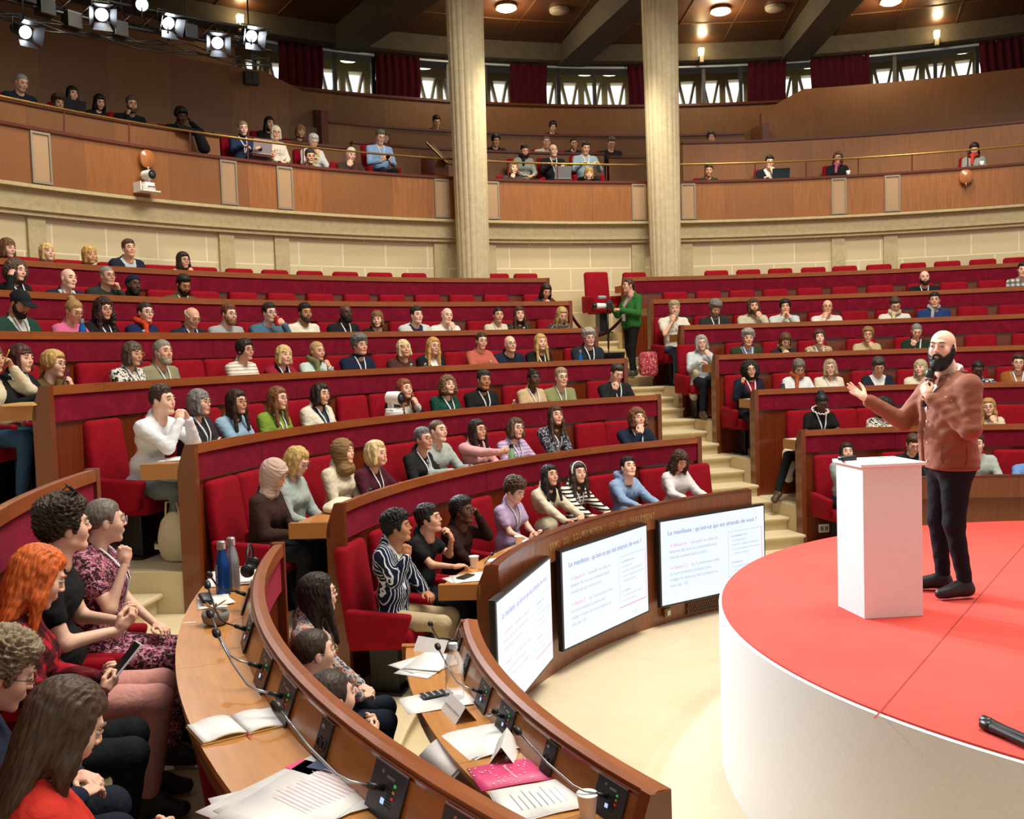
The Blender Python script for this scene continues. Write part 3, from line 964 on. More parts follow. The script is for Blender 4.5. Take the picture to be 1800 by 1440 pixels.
# seated visitors: (desk row, azimuth, height of head top, label, ...)
PEOPLE = [
    (7, -99.08, 4.243, 'woman with brown fringe in dark red top, leftmost in the top row', 'f', 'L', 'bob', '6b4a2c', 'plain:5a1c20', 'lap', ''),
    (7, -96.50, 4.232, 'blond woman with blue collar seated in the top row against the stone', 'f', 'L', 'bob', 'd2b478', 'plain:2c4f9c', 'lap', 'u'),
    (7, -93.83, 4.238, 'woman with short blond bob and brown top in the top row', 'f', 'M', 'bob', 'c8a05a', 'plain:6a3a22', 'lap', ''),
    (7, -91.05, 4.357, 'man in dark blazer and pale shirt in the top row', 'm', 'M', 'short', '4a3222', 'jacket:1c2030:b9c4c8', 'lap', 'u'),
    (7, -87.26, 4.241, 'dark-haired woman in glasses, finger at her lips, in the top row', 'f', 'M', 'long', '2a1a14', 'plain:e4dcd0', 'mouth', 'g'),
    (6, -102.34, 3.876, 'curly brown-haired woman in black with hand raised to her hair', 'f', 'L', 'curlybig', '5a4636', 'plain:17181c', 'temple', 'l'),
    (6, -99.13, 3.828, 'bald man in dark navy blazer, sixth row up', 'm', 'L', 'bald', '6a5040', 'jacket:1b2230:c8d4dc', 'desk', 'l'),
    (6, -96.39, 3.884, 'grey-haired man in glasses resting his fist on his cheek', 'm', 'M', 'buzz', '8a847c', 'plain:2c3230', 'cheek', 'g'),
    (6, -94.59, 3.795, 'man wearing dark navy durag beside the grey-haired man', 'm', 'K', 'durag', '151c34', 'plain:20242a', 'lap', 'b:101010'),
    (6, -91.02, 3.818, 'black-bearded man in olive sweater looking down, sixth row', 'm', 'T', 'short', '15120f', 'plain:4a5230', 'desk', 'b:15120f d l'),
    (6, -59.46, 3.802, 'dark-haired woman alone at the right end of the sixth row', 'f', 'M', 'long', '2a1c16', 'plain:3a2a28', 'clasp', 'd'),
    (5, -107.80, 3.448, 'bearded man in black baseball cap and green striped track jacket', 'm', 'T', 'cap', '1a1e22', 'jacket:1f4034:d8d8d0', 'desk', 'b:191412 d l'),
    (5, -104.10, 3.392, 'woman in pink jacket with topknot, face behind blue bottle', 'f', 'M', 'bun', 'a2814e', 'plain:d46a92', 'desk', 'g d'),
    (5, -101.72, 3.423, 'woman with very long dark curls, glasses and black top', 'f', 'M', 'curlylong', '38231a', 'plain:1a1a1e', 'desk', 'g l'),
    (5, -98.48, 3.398, 'woman in orange scarf with glasses and pinned-back dark hair', 'f', 'L', 'pony', '33241c', 'plain:20264a', 'lap', 'g s:d8482a'),
    (5, -95.01, 3.356, 'white-haired balding man in glasses bowing his head', 'm', 'M', 'balding', 'b9b2a6', 'jacket:20242c:2a3a5c', 'desk', 'g l d'),
    (5, -91.69, 3.399, 'ginger man in glasses and speckled grey T-shirt', 'm', 'L', 'short', '6a4024', 'knit:a8aaa8', 'lap', 'g b:8a5a38'),
    (5, -88.13, 3.423, 'young man in denim jacket drinking from a red can', 'm', 'L', 'short', '2c1e16', 'plain:4a6a80', 'drink', 'g'),
    (5, -84.91, 3.431, 'short-haired tanned man in white polo shirt, fifth row', 'm', 'T', 'short', '221814', 'plain:e2dcc8', 'lap', 'b:3a2a20'),
    (5, -81.26, 3.431, 'bald Black man in glasses and black sweater with white lanyard', 'm', 'K', 'bald', '1a1412', 'plain:1a1c1e', 'lap', 'g l b:0e0c0b'),
    (5, -78.45, 3.344, 'brown-bobbed woman in black seen in profile, fifth row', 'f', 'L', 'bob', '7a5a38', 'plain:1c1a1c', 'desk', 'r'),
    (5, -74.69, 3.399, 'dark-haired man in pale grey half-zip sweater', 'm', 'L', 'short', '2e241c', 'jacket:c8ccc8:20283c', 'lap', ''),
    (5, -71.87, 3.390, 'bald older man in white T-shirt with hand on his mouth', 'm', 'L', 'balding', 'b0a698', 'plain:dcdcd4', 'mouth', ''),
    (5, -66.76, 3.386, 'black-haired woman in cream top, fifth row near its right end', 'f', 'M', 'pony', '1c1614', 'plain:d6cab0', 'lap', 'l'),
    (5, -64.76, 3.392, 'woman with long brown hair in dark patterned blouse', 'f', 'L', 'long', '4a3020', 'floral:1e1c20:5a4a3c', 'lap', 'u'),
    (5, -60.76, 3.376, 'blonde woman looking down at the right end of fifth row', 'f', 'L', 'long', 'c2a468', 'floral:2a2624:7a6a58', 'desk', 'd'),
    (4, -116.77, 2.925, 'person in cream sweater holding a yellow pen at left edge', 'f', 'M', 'bob', '6a4a30', 'plain:d8ccae', 'temple', ''),
    (4, -114.83, 2.921, 'woman with sunglasses on her dark red-brown hair, black cardigan', 'f', 'L', 'bob', '4a2622', 'jacket:18181a:c8ccd0', 'desk', 'l'),
    (4, -112.11, 2.868, 'blond short-haired woman in glasses holding a pen to her mouth', 'f', 'L', 'shaggy', 'c8a560', 'plain:5a4a2a', 'mouth', 'g'),
    (4, -105.74, 2.942, 'woman in leopard-print blouse and yellow glasses', 'f', 'M', 'bob', '5a4a3c', 'leopard:e0dcd0:2a2622', 'lap', 'g:c8a030 l'),
    (4, -103.22, 2.963, 'man with grey ponytail and goatee in khaki shirt', 'm', 'M', 'longtied', '8a8478', 'plain:8c8a6c', 'lap', 'b:a89a80 l'),
    (4, -96.05, 2.957, 'dark short-haired woman in round glasses and white checked shirt', 'f', 'M', 'shaggy', '241c18', 'stripe:e6e0d6:b8a898', 'lap', 'g'),
    (4, -92.34, 2.890, 'blond woman in dark red cardigan, fourth row', 'f', 'L', 'bob', 'd2b87e', 'jacket:8c1c30:1a1618', 'desk', 'l'),
    (4, -89.10, 2.928, 'woman in pale green sweater and patterned scarf, hand at mouth', 'f', 'M', 'pony', 'b89a68', 'plain:bfd0c6', 'mouth', 's:7a7a50'),
    (4, -85.00, 2.987, 'grey-curled man in navy polo neck with clasped hands', 'm', 'M', 'curly', '6e6e6e', 'plain:182036', 'clasplow', 'l t'),
    (4, -80.56, 2.930, 'woman with pale blond bob in dark brown shirt', 'f', 'M', 'bob', 'dcc99a', 'plain:4a2e26', 'lap', 'u'),
    (4, -77.54, 2.951, 'strawberry blonde woman in glasses, black blazer and white top', 'f', 'L', 'long', 'c89a5c', 'jacket:191c20:e4e0d8', 'lap', 'g'),
    (4, -72.43, 3.004, 'woman with brown fringe in coral ruffled blouse', 'f', 'L', 'pony', '3c281c', 'plain:b8614e', 'desk', 'g'),
    (4, -69.48, 2.959, 'bald man in glasses and navy zip sweater, fourth row', 'm', 'L', 'bald', 'b8a898', 'jacket:1c2438:10141c', 'lap', 'g'),
    (4, -66.34, 2.965, 'woman with long wavy blonde hair in black with lanyard', 'f', 'L', 'long', 'c4a264', 'plain:1a1a1a', 'lap', 'l'),
    (4, -61.22, 3.011, 'grey-haired man in dark glasses behind a blue bottle', 'm', 'L', 'curly', 'a8a49c', 'jacket:22262e:161a20', 'desk', 'g:101014 l'),
    (3, -114.27, 2.564, 'young man in white shirt leaning on elbows, hands clasped at mouth', 'm', 'L', 'short', '3a2a22', 'plain:e6e8ec', 'claspmouth', 'B'),
    (3, -109.01, 2.505, 'woman with long grey hair, glasses and charcoal cardigan, arms crossed', 'f', 'L', 'bob', '7a7874', 'jacket:2c2c30:3a3a3c', 'cross', 'g l'),
    (3, -104.91, 2.478, 'long dark-haired woman in glasses and light denim jacket', 'f', 'M', 'long', '33221a', 'plain:8fb0c8', 'cross', 'g'),
    (3, -100.52, 2.477, 'woman with long light-brown hair, glasses and green sweater', 'f', 'L', 'long', '7a4e2c', 'plain:7c9a3a', 'lap', 'g l'),
    (3, -95.72, 2.481, 'woman with dark wavy bob, white embroidered vest over grey', 'f', 'M', 'bobwavy', '2a1e1a', 'jacket:e2dcc8:3c4450', 'lap', 'l'),
    (3, -86.51, 2.475, 'auburn-haired woman in black blazer partly behind white camera', 'f', 'L', 'long', '8a5030', 'jacket:19191b:d0ccc4', 'mouth', 'u'),
    (3, -81.69, 2.487, 'curly light-brown-haired woman in dark green dotted blouse', 'f', 'L', 'curlymid', '7c5e42', 'dots:12453a:0a1c18', 'lap', 'l u'),
    (3, -77.48, 2.525, 'dark-haired man in black turtleneck with white lanyard', 'm', 'T', 'short', '30302e', 'plain:191b1c', 'lap', 'l t'),
    (3, -71.97, 2.505, 'Black woman with tied braids in beige sweater', 'f', 'K', 'bun', '14110f', 'plain:c8ac86', 'lap', 'l'),
    (3, -68.86, 2.510, 'fair-haired man in glasses and khaki green shirt', 'm', 'L', 'short', 'a08a68', 'plain:848a5a', 'cross', 'g l'),
    (3, -62.67, 2.531, 'young man in black sweater with headset, hand on his chin', 'm', 'L', 'short', '3a332c', 'plain:1c1e20', 'mouth', 'l d'),
    (2, -114.79, 1.986, 'woman in pink hijab and brown leather jacket reading her phone', 'f', 'M', 'hijab', 'c8aca0', 'plain:3a2420', 'phone', 'd B'),
    (2, -111.17, 2.037, 'blonde woman in glasses and fluffy grey sweater looking down', 'f', 'L', 'bobwavy', 'c8a866', 'knit:a8b2ac', 'lap', 'g d B'),
    (2, -104.68, 2.034, 'woman in tan hijab and cream jacket, second row', 'f', 'L', 'hijab', '8a7048', 'plain:ddd2b8', 'lap', 'B'),
    (2, -101.70, 1.986, 'elderly blonde woman in maroon sweater writing with a pen', 'f', 'L', 'bobwavy', 'd4c088', 'plain:4a1a2a', 'write', 'l B'),
    (2, -93.64, 2.026, 'short grey-haired woman in glasses and black shirt, hands together', 'f', 'M', 'short', '6a6c6c', 'plain:222224', 'clasplow', 'g l B'),
    (2, -91.41, 2.090, 'crop-haired man in grey hooded sweatshirt', 'm', 'L', 'buzz', '5a4a38', 'plain:a8b2ac', 'desk', 'B hood'),
    (2, -86.53, 2.049, 'woman in pink sweater reaching for the green bottle', 'f', 'M', 'long', '2c2220', 'plain:e0a8aa', 'reach', 'g'),
    (2, -81.39, 2.018, 'brown-haired woman in lilac checked shirt, second row', 'f', 'L', 'bobwavy', '5a4434', 'stripe:a890b8:c8b8d0', 'desk', 'g l'),
    (2, -76.25, 2.112, 'woman with very long brown hair tilting head, floral black blouse', 'f', 'M', 'long', '45301f', 'floral:2a3040:a0a4a8', 'lap', 'l u'),
    (2, -65.76, 2.021, 'curly ginger-haired youth in navy top, finger at chin', 'm', 'L', 'curlymid', '7a5634', 'plain:1c2438', 'mouth', 'l'),
    (1, -115.36, 1.604, 'boy with black curls in navy striped shirt, elbow up', 'm', 'T', 'curly', '16120f', 'jacket:141c34:dcdcd8', 'cheekup', 'B'),
    (1, -109.59, 1.569, 'dark-haired boy in black short-sleeved shirt, knuckles at mouth', 'm', 'M', 'shaggys', '1a1512', 'plain:16181a', 'mouth', 'B short'),
    (1, -103.17, 1.533, 'boy in dark brown sweater with afro, head on hand', 'm', 'K', 'afro', '14100e', 'plain:2c1614', 'temple', 'B'),
    (1, -94.12, 1.583, 'boy with curly brown hair and lilac T-shirt using phone', 'm', 'L', 'curly', '4a3626', 'plain:b8a4c8', 'phone', 'd l short B'),
    (1, -87.56, 1.638, 'dark long-haired girl in cream ribbed cardigan', 'f', 'M', 'long', '1c1614', 'knit:ddd2b8', 'desk', 'B'),
    (1, -83.38, 1.623, 'girl with white hairband in black and white striped sweater', 'f', 'L', 'longband', '382a22', 'stripe:e4dcd0:1c1a24', 'desk', 'l B'),
    (1, -75.50, 1.601, 'boy in light blue hooded sweatshirt, chin raised', 'm', 'L', 'short', '1e1814', 'plain:8ca8cc', 'desk', 'u hood B'),
    (1, -68.11, 1.607, 'curly long-haired girl in white shirt looking down', 'f', 'M', 'curlylong', '4a3424', 'plain:e2dee0', 'desk', 'd B'),
    (6, -25.34, 3.854, 'bald bearded man in black with lanyard, alone in sixth row', 'm', 'L', 'bald', '5a4030', 'plain:17181a', 'desk', 'b:2a1a12 l'),
    (6, -17.51, 3.902, 'dark-haired man in plaid shirt at right edge, sixth row', 'm', 'L', 'short', '221a16', 'plaid:c8c4b4:4a5058', 'lap', ''),
    (5, -49.57, 3.439, 'grey-blond bearded man in white printed T-shirt at the aisle', 'm', 'M', 'shaggys', 'a89c78', 'plain:dcd8c6', 'mouth', 'b:b0a890 short leg'),
    (5, -45.74, 3.423, 'grey-haired bearded man in charcoal sweater, right block', 'm', 'M', 'curly', '7c7c74', 'plain:26292a', 'desk', 'b:6a6660 l d'),
    (5, -41.99, 3.442, 'long-haired bearded man in cream sweater, hand at chin', 'm', 'M', 'bobwavy', '4a3020', 'plain:c4bca4', 'mouth', 'b:4a3020'),
    (5, -39.05, 3.418, 'dark-haired person tilting head with both hands at the face', 'm', 'M', 'shaggy', '17130f', 'plain:c4ccc8', 'clasp', ''),
    (5, -35.11, 3.395, 'balding man in white polo covering his mouth, right block', 'm', 'M', 'balding', '4a443c', 'plain:dcd8c8', 'mouth', 'g'),
    (5, -29.08, 3.383, 'man in glasses with cream scarf looking down', 'm', 'M', 'short', '4a3a2c', 'plain:d8d4c8', 'desk', 'g d s:dccfa8'),
    (5, -25.62, 3.437, 'dark-haired man in blue shirt and pale grey scarf', 'm', 'M', 'short', '241d18', 'plain:1e3a6c', 'lap', 's:a8acb4'),
    (4, -49.70, 2.886, 'long grey-haired woman in glasses at the aisle, hand over mouth', 'f', 'L', 'bobwavy', '9a9a94', 'plain:c4ccd0', 'mouth', 'g leg'),
    (4, -44.90, 2.939, 'curly grey-haired man in dark green jacket', 'm', 'M', 'curly', '9a9890', 'jacket:30381c:6a7ca0', 'lap', 'l'),
    (4, -41.27, 2.881, 'auburn-haired woman with praying hands and leopard scarf', 'f', 'L', 'bob', '5e4020', 'plain:20242c', 'clasp', 'g s:8a8266 d'),
    (4, -37.81, 2.906, 'woman with patterned hairband and beige printed blouse', 'f', 'L', 'shaggy', '4a3424', 'leopard:c8b494:6a5040', 'lap', 'u l'),
    (4, -33.22, 2.924, 'short blond-brown-haired woman in beige jacket, finger on cheek', 'f', 'M', 'shaggy', '8a6c3c', 'plain:b8a880', 'mouth', 'g'),
    (4, -28.76, 2.958, 'short grey-haired woman in dark green sweater, hand at mouth', 'f', 'L', 'buzz', '7a7c78', 'plain:1c2c1c', 'mouth', 'l d'),
    (4, -18.46, 2.849, 'person in dark purple sleeves reclining at the right edge', 'm', 'M', 'short', '2a2220', 'plain:3a1c28', 'cross', ''),
    (3, -47.74, 2.500, 'curly black-haired woman in navy cardigan at the aisle, fist raised', 'f', 'M', 'curlybig', '1e1a1a', 'jacket:1a1e2c:9a1830', 'cheekup', 'g l leg'),
    (3, -42.69, 2.500, 'short grey-haired woman in orange patterned scarf looking down', 'f', 'L', 'shaggy', '6a645a', 'plain:d8dcdc', 'desk', 'g d s:b85a38'),
    (3, -39.19, 2.485, 'grey-blonde woman in round blue glasses and cream blouse', 'f', 'L', 'bobwavy', 'a09070', 'plain:ddd2bc', 'lap', 'g l'),
    (3, -34.71, 2.489, 'dark grey-haired woman in navy reading papers behind speaker hand', 'f', 'M', 'shaggys', '3c3a38', 'jacket:1a2030:e0e0e0', 'write', 'g d'),
    (3, -30.19, 2.446, 'blonde-grey person in cream turned away behind the microphone', 'f', 'L', 'bob', 'b0aa84', 'plain:d8d2bc', 'lap', 'r'),
    (3, -24.74, 2.416, 'dark-skinned person in black and white top behind brown jacket', 'm', 'K', 'buzz', '181412', 'floral:202028:c8ccd0', 'desk', 'd'),
    (3, -20.91, 2.477, 'woman in mustard brown jacket and glasses at right edge', 'f', 'L', 'short', '3a2a22', 'jacket:8c5420:a07850', 'lap', 'g l'),
    (2, -44.31, 2.096, 'woman in black ruffled-collar top at the aisle, reading', 'f', 'K', 'bun', '1c2026', 'plain:121214', 'write', 'g d l short leg'),
    (2, -36.68, 1.986, 'woman with huge black curls and white floral sweater', 'f', 'M', 'curlybig', '121214', 'floral:dcd8cc:2a2a2e', 'lap', 'g d'),
    (2, -25.55, 1.959, 'blonde woman in glasses and cream top behind the speaker', 'f', 'L', 'long', 'a8854c', 'plain:d0c4a8', 'mouth', 'g'),
    (1, -45.25, 1.559, 'dark-haired girl seated behind the podium', 'f', 'L', 'long', '2a1c18', 'plain:9aa6a6', 'cross', ''),
    (1, -37.11, 1.628, 'boy with brown hair and glasses behind the podium', 'm', 'L', 'short', '4a3424', 'plain:1c2026', 'lap', 'g d'),
    (1, -29.62, 1.609, 'person in pale grey sweatshirt hidden behind the speaker', 'm', 'L', 'short', '4a3424', 'plain:aab4ac', 'desk', ''),
    (1, -22.97, 1.494, 'person in light blue at right edge of the front bench', 'm', 'L', 'short', '4a3424', 'plain:6a94cc', 'desk', ''),
]
GALLERY = [
    (13.60, -92.75, 6.721, 'grey-haired man in dark polo at far left of the gallery', 'm', 'M', 'buzz', '8a8a88', 'plain:1c2434', 'lap', 'd'),
    (13.55, -90.50, 6.538, 'curly-haired gallery visitor behind a dark laptop at left', 'f', 'M', 'curly', '4a3020', 'plain:22242a', 'desk', ''),
    (14.50, -87.64, 6.965, 'black-haired woman at upper left of the gallery', 'f', 'M', 'long', '16120f', 'plain:20222a', 'lap', ''),
    (14.50, -86.04, 6.907, 'black-haired woman whose face shows above the left gallery parapet', 'f', 'M', 'long', '14110f', 'plain:1a1a1c', 'lap', 'd'),
    (13.60, -85.78, 6.718, 'man in round glasses leaning cheek on hand in left gallery', 'm', 'M', 'short', '4a3c30', 'plain:1a1e2a', 'cheek', 'g b:4a3c30'),
    (13.60, -82.50, 6.662, 'dark-skinned gallery visitor covering the face beside a hung coat', 'm', 'K', 'afro', '1a1614', 'plain:15161a', 'temple', 'd'),
    (13.00, -79.35, 6.454, 'woman in blue turtleneck working on a silver laptop in gallery', 'f', 'L', 'pony', '8a7454', 'plain:1c2c48', 'desk', 'l t'),
    (14.50, -74.41, 6.971, 'dark-haired woman in the back of the left gallery', 'f', 'M', 'long', '1a1412', 'plain:1c1c1e', 'lap', ''),
    (13.40, -75.99, 6.554, 'white-blond bobbed woman in white printed T-shirt in gallery', 'f', 'L', 'bob', 'dcd6b8', 'plain:e4dcd0', 'lap', 'g'),
    (14.50, -72.08, 6.896, 'blurred blond visitor in the back of the left gallery', 'f', 'M', 'bob', '8a6a3c', 'plain:4a3a20', 'lap', ''),
    (13.40, -73.19, 6.474, 'silver-haired woman in glasses and white jacket in gallery', 'f', 'L', 'shaggys', 'c8c8c4', 'jacket:d8dcdc:c8c490', 'mouth', 'g d'),
    (12.90, -77.51, 6.124, 'bald man in dark blue shirt just behind the gallery rail', 'm', 'M', 'bald', '6a5a50', 'plain:1c2c40', 'lap', ''),
    (12.90, -74.45, 6.121, 'dark-haired visitor in glasses just behind the gallery rail', 'm', 'M', 'short', '2a2420', 'plain:18191c', 'lap', 'g'),
    (12.90, -71.32, 6.212, 'white-haired man in brown jacket just behind the gallery rail', 'm', 'L', 'buzz', 'd0ccc4', 'plain:3a2c24', 'mouth', 'd'),
    (13.10, -68.44, 6.591, 'man in light blue sweater looking at his phone in gallery', 'm', 'L', 'short', '6a6258', 'plain:8fb0d8', 'phone', 'g d l leg'),
    (15.60, -60.11, 7.547, 'dark-bearded man alone in the topmost gallery row, left', 'm', 'M', 'short', '2a2018', 'plain:4a4430', 'lap', 'd'),
    (14.50, -65.64, 6.915, 'visitor half hidden behind the man in light blue sweater', 'f', 'M', 'bob', '4a3a2c', 'plain:8a9a94', 'lap', ''),
    (14.50, -56.80, 6.988, 'dark-haired visitor in black right of the left column', 'm', 'M', 'shaggy', '1c1816', 'plain:141416', 'lap', 'd'),
    (15.60, -50.87, 7.531, 'dark-haired person alone in the topmost gallery row, middle', 'f', 'L', 'shaggy', '1c1614', 'plain:1a1414', 'lap', 'd'),
    (14.50, -52.61, 6.989, 'grey-templed man in white shirt, middle gallery back row', 'm', 'M', 'buzz', '5a5048', 'plain:c8c4bc', 'lap', ''),
    (14.50, -50.37, 6.966, 'dark-haired woman in glasses, middle gallery back row', 'f', 'M', 'pony', '1c1614', 'plain:1a1a1c', 'lap', 'g'),
    (13.30, -56.18, 6.549, 'dark-haired woman in grey sweater and black scarf in gallery', 'f', 'M', 'pony', '1e1814', 'plain:8c9088', 'lap', 'd s:16161a'),
    (13.30, -53.67, 6.577, 'balding man in dark sweater with laptop in middle gallery', 'm', 'L', 'balding', '1e1a18', 'plain:15181f', 'desk', 'l'),
    (13.30, -50.96, 6.632, 'man in pale blue shirt with lanyard in middle gallery', 'm', 'M', 'short', '2c2420', 'plain:8fa8b4', 'desk', 'l d'),
    (14.50, -47.33, 6.973, 'grey-haired visitor in dark vest, middle gallery right', 'm', 'M', 'short', '5a544c', 'plain:20242a', 'lap', 'g d'),
    (12.90, -57.73, 6.150, 'curly blonde woman chin on fist behind the gallery front', 'f', 'L', 'bobwavy', '7a5c3c', 'plain:3a3c38', 'mouth', ''),
    (12.80, -51.41, 6.062, 'blonde woman in glasses with head just above gallery front', 'f', 'L', 'bob', 'a08248', 'plain:4a6a60', 'lap', ''),
    (14.30, -39.28, 7.031, 'dark-haired visitor peering over the upper right gallery desk', 'm', 'M', 'shaggy', '16120f', 'plain:1a1a1e', 'lap', ''),
    (12.90, -41.04, 6.121, 'dark-haired woman with head just above right gallery front', 'f', 'M', 'bun', '1c1614', 'plain:2c2e24', 'lap', ''),
    (12.90, -35.94, 6.245, 'man in dark suit and open laptop, hand on chin, right gallery', 'm', 'L', 'short', '1c1814', 'jacket:14161c:c8ccd4', 'mouth', ''),
    (12.90, -30.37, 6.258, 'brown-haired woman in pink scarf behind a white cup, gallery', 'f', 'M', 'bobwavy', '4a3020', 'plain:14161c', 'lap', 'g s:b0607a'),
    (12.90, -19.84, 6.242, 'dark-haired woman in red scarf and grey jacket, right gallery', 'f', 'M', 'long', '16120f', 'plain:8a8c88', 'lap', 's:c83a34 d'),
]
EMPTY = {
    ('M', 7): [-96.86, -94.03, -87.91, -84.67, -81.96, -79.21, -76.44, -73.55, -70.70, -67.81, -64.87, -60.65, -58.15],
    ('M', 6): [-100.28, -87.86, -84.81, -81.75, -78.52, -75.40, -72.36, -69.23, -66.16, -63.06],
    ('M', 5): [-104.61, -67.43],
    ('M', 4): [-106.45, -98.90, -73.36],
    ('M', 3): [-89.85],
    ('M', 2): [-94.93, -69.28],
    ('M', 1): [-62.93],
    ('R', 7): [-48.58, -41.39, -38.63, -35.91, -33.12, -30.53, -27.74, -25.01, -22.34, -19.64, -17.10],
    ('R', 6): [-46.67, -43.67, -40.65, -37.66, -34.66, -31.67, -28.68, -22.66, -19.66],
    ('R', 5): [-32.20, -22.09, -18.77],
    ('R', 4): [-22.48],
    ('R', 2): [-40.20, -22.84],
    ('R', 1): [-24.57],
}
# ================================================================ shapes grown from distance fields
def _ell(P, c, r):
    q = P - np.asarray(c, np.float32); r = np.asarray(r, np.float32)
    k0 = np.sqrt(((q / r) ** 2).sum(1)); k1 = np.sqrt(((q / (r * r)) ** 2).sum(1)) + 1e-9
    return k0 * (k0 - 1) / k1


def _cap(P, a, b, ra, rb=None):
    rb = ra if rb is None else rb
    a = np.asarray(a, np.float32); b = np.asarray(b, np.float32); ba = b - a
    h = np.clip(((P - a) @ ba) / max(float(ba @ ba), 1e-9), 0, 1)
    d = P - a - h[:, None] * ba
    return np.sqrt((d * d).sum(1)) - (ra + (rb - ra) * h)


def _box(P, c, hs, r=0.0):
    q = np.abs(P - np.asarray(c, np.float32)) - (np.asarray(hs, np.float32) - r)
    return np.sqrt((np.maximum(q, 0) ** 2).sum(1)) + np.minimum(q.max(1), 0) - r


def smin(a, b, k):
    h = np.maximum(k - np.abs(a - b), 0) / k
    return np.minimum(a, b) - h * h * k * 0.25


def smax(a, b, k): return -smin(-a, -b, k)


def U(k, *ds):
    r = ds[0]
    for d in ds[1:]: r = smin(r, d, k)
    return r


_rng = np.random.default_rng(7)
_WD = [(_rng.normal(size=3), _rng.uniform(0, 6.28)) for _ in range(9)]


def wob(P, f, seed=0, st=(1, 1, 1)):
    Q = P * np.asarray(st, np.float32) * f
    s = 0
    for i in range(4):
        d, ph = _WD[(i + seed) % 9]; d2, ph2 = _WD[(i + seed + 3) % 9]
        s = s + np.sin(Q @ (d * (1 + 0.6 * i)) + ph + 1.7 * np.sin(Q @ d2 * 0.6 + ph2))
    return s * 0.25


def snet(f, lo, hi, h):
    lo = np.asarray(lo, np.float32); hi = np.asarray(hi, np.float32)
    n = np.ceil((hi - lo) / h).astype(int) + 1
    ax = [lo[i] + h * np.arange(n[i], dtype=np.float32) for i in range(3)]
    P = np.stack(np.meshgrid(*ax, indexing='ij'), -1).reshape(-1, 3)
    V = f(P).reshape(n).astype(np.float32)
    ins = V < 0
    C = {}
    for dx in (0, 1):
        for dy in (0, 1):
            for dz in (0, 1):
                C[dx, dy, dz] = (slice(dx, n[0] - 1 + dx), slice(dy, n[1] - 1 + dy), slice(dz, n[2] - 1 + dz))
    cnt = sum(ins[s].astype(np.int8) for s in C.values())
    mask = (cnt > 0) & (cnt < 8)
    cells = np.argwhere(mask)
    acc = np.zeros((len(cells), 3), np.float32); num = np.zeros(len(cells), np.float32)
    cv = {k: V[s][mask] for k, s in C.items()}
    for k in cv:
        for axn in range(3):
            if k[axn] == 0:
                k2 = list(k); k2[axn] = 1; k2 = tuple(k2)
                a, b = cv[k], cv[k2]; cr = (a < 0) != (b < 0)
                t = np.where(cr, a / np.where(cr, a - b, 1), 0)
                p = np.tile(np.array(k, np.float32), (len(a), 1)); p[:, axn] = t
                acc += np.where(cr[:, None], p, 0); num += cr
    verts = lo + h * (cells + acc / np.maximum(num, 1)[:, None])
    idx = np.full(mask.shape, -1, np.int64); idx[mask] = np.arange(len(cells))
    F = []
    for axn in range(3):
        o1, o2 = [(1, 2), (2, 0), (0, 1)][axn]
        sl0 = [slice(1, n[i] - 1) for i in range(3)]; sl1 = list(sl0)
        sl0[axn] = slice(0, n[axn] - 1); sl1[axn] = slice(1, n[axn])
        a = ins[tuple(sl0)]; b = ins[tuple(sl1)]
        e = np.argwhere(a != b)
        if not len(e): continue
        flip = a[tuple(e.T)]
        base = e.copy()
        for i in range(3):
            if i != axn: base[:, i] += 1
        q = []
        for s1, s2 in ((-1, -1), (0, -1), (0, 0), (-1, 0)):
            c = base.copy(); c[:, o1] += s1; c[:, o2] += s2
            q.append(idx[tuple(c.T)])
        q = np.stack(q, 1); q[~flip] = q[~flip][:, ::-1]
        F.append(q)
    F = np.concatenate(F) if F else np.zeros((0, 4), np.int64)
    F = F[(F >= 0).all(1)]
    return verts.astype(np.float32), F


def vnorm(V, F):
    n = np.cross(V[F[:, 2]] - V[F[:, 0]], V[F[:, 3]] - V[F[:, 1]])
    N = np.zeros_like(V)
    for i in range(4): np.add.at(N, F[:, i], n)
    return N / (np.linalg.norm(N, axis=1, keepdims=True) + 1e-9)


# ---------------------------------------------------------------- heads (centre between the ears, +y face, +z up)
def head_sdf(P, sex):
    m = sex == 'm'
    d = _ell(P, (0, -0.012, 0.035), (0.074, 0.092, 0.082))
    d = smin(d, _ell(P, (0, 0.026, -0.034), (0.059 if m else 0.055, 0.060, 0.076)), 0.035)
    d = smin(d, _cap(P, (-0.011, 0.066, -0.093), (0.011, 0.066, -0.093), 0.019 if m else 0.015), 0.024)
    for s in (-1, 1):
        d = smin(d, _ell(P, (s * 0.036, 0.056, -0.020), (0.025, 0.026, 0.03)), 0.02)
        if m: d = smin(d, _cap(P, (s * 0.05, 0.0, -0.056), (s * 0.028, 0.05, -0.086), 0.014), 0.02)
    d = smin(d, _cap(P, (-0.030, 0.080, 0.036), (0.030, 0.080, 0.036), 0.008 if m else 0.006), 0.02)
    for s in (-1, 1):
        d = smax(d, -_ell(P, (s * 0.031, 0.103, 0.012), (0.017, 0.0165, 0.012)), 0.014)
    d = smin(d, _cap(P, (0, 0.088, 0.020), (0, 0.1035, -0.016), 0.006, 0.0100 if m else 0.0085), 0.012)
    for s in (-1, 1):
        d = smin(d, _ell(P, (s * 0.010, 0.096, -0.021), (0.0075, 0.009, 0.0065)), 0.006)
    d = smin(d, _ell(P, (0, 0.083, -0.050), (0.024, 0.011, 0.017)), 0.012)
    for s in (-1, 1):
        d = smin(d, _ell(P, (s * 0.076, -0.012, -0.002), (0.008, 0.018, 0.030)), 0.010)
    d = smin(d, _cap(P, (0, -0.028, -0.05), (0, -0.045, -0.16), 0.056 if m else 0.046), 0.03)
    return d


HP = {}


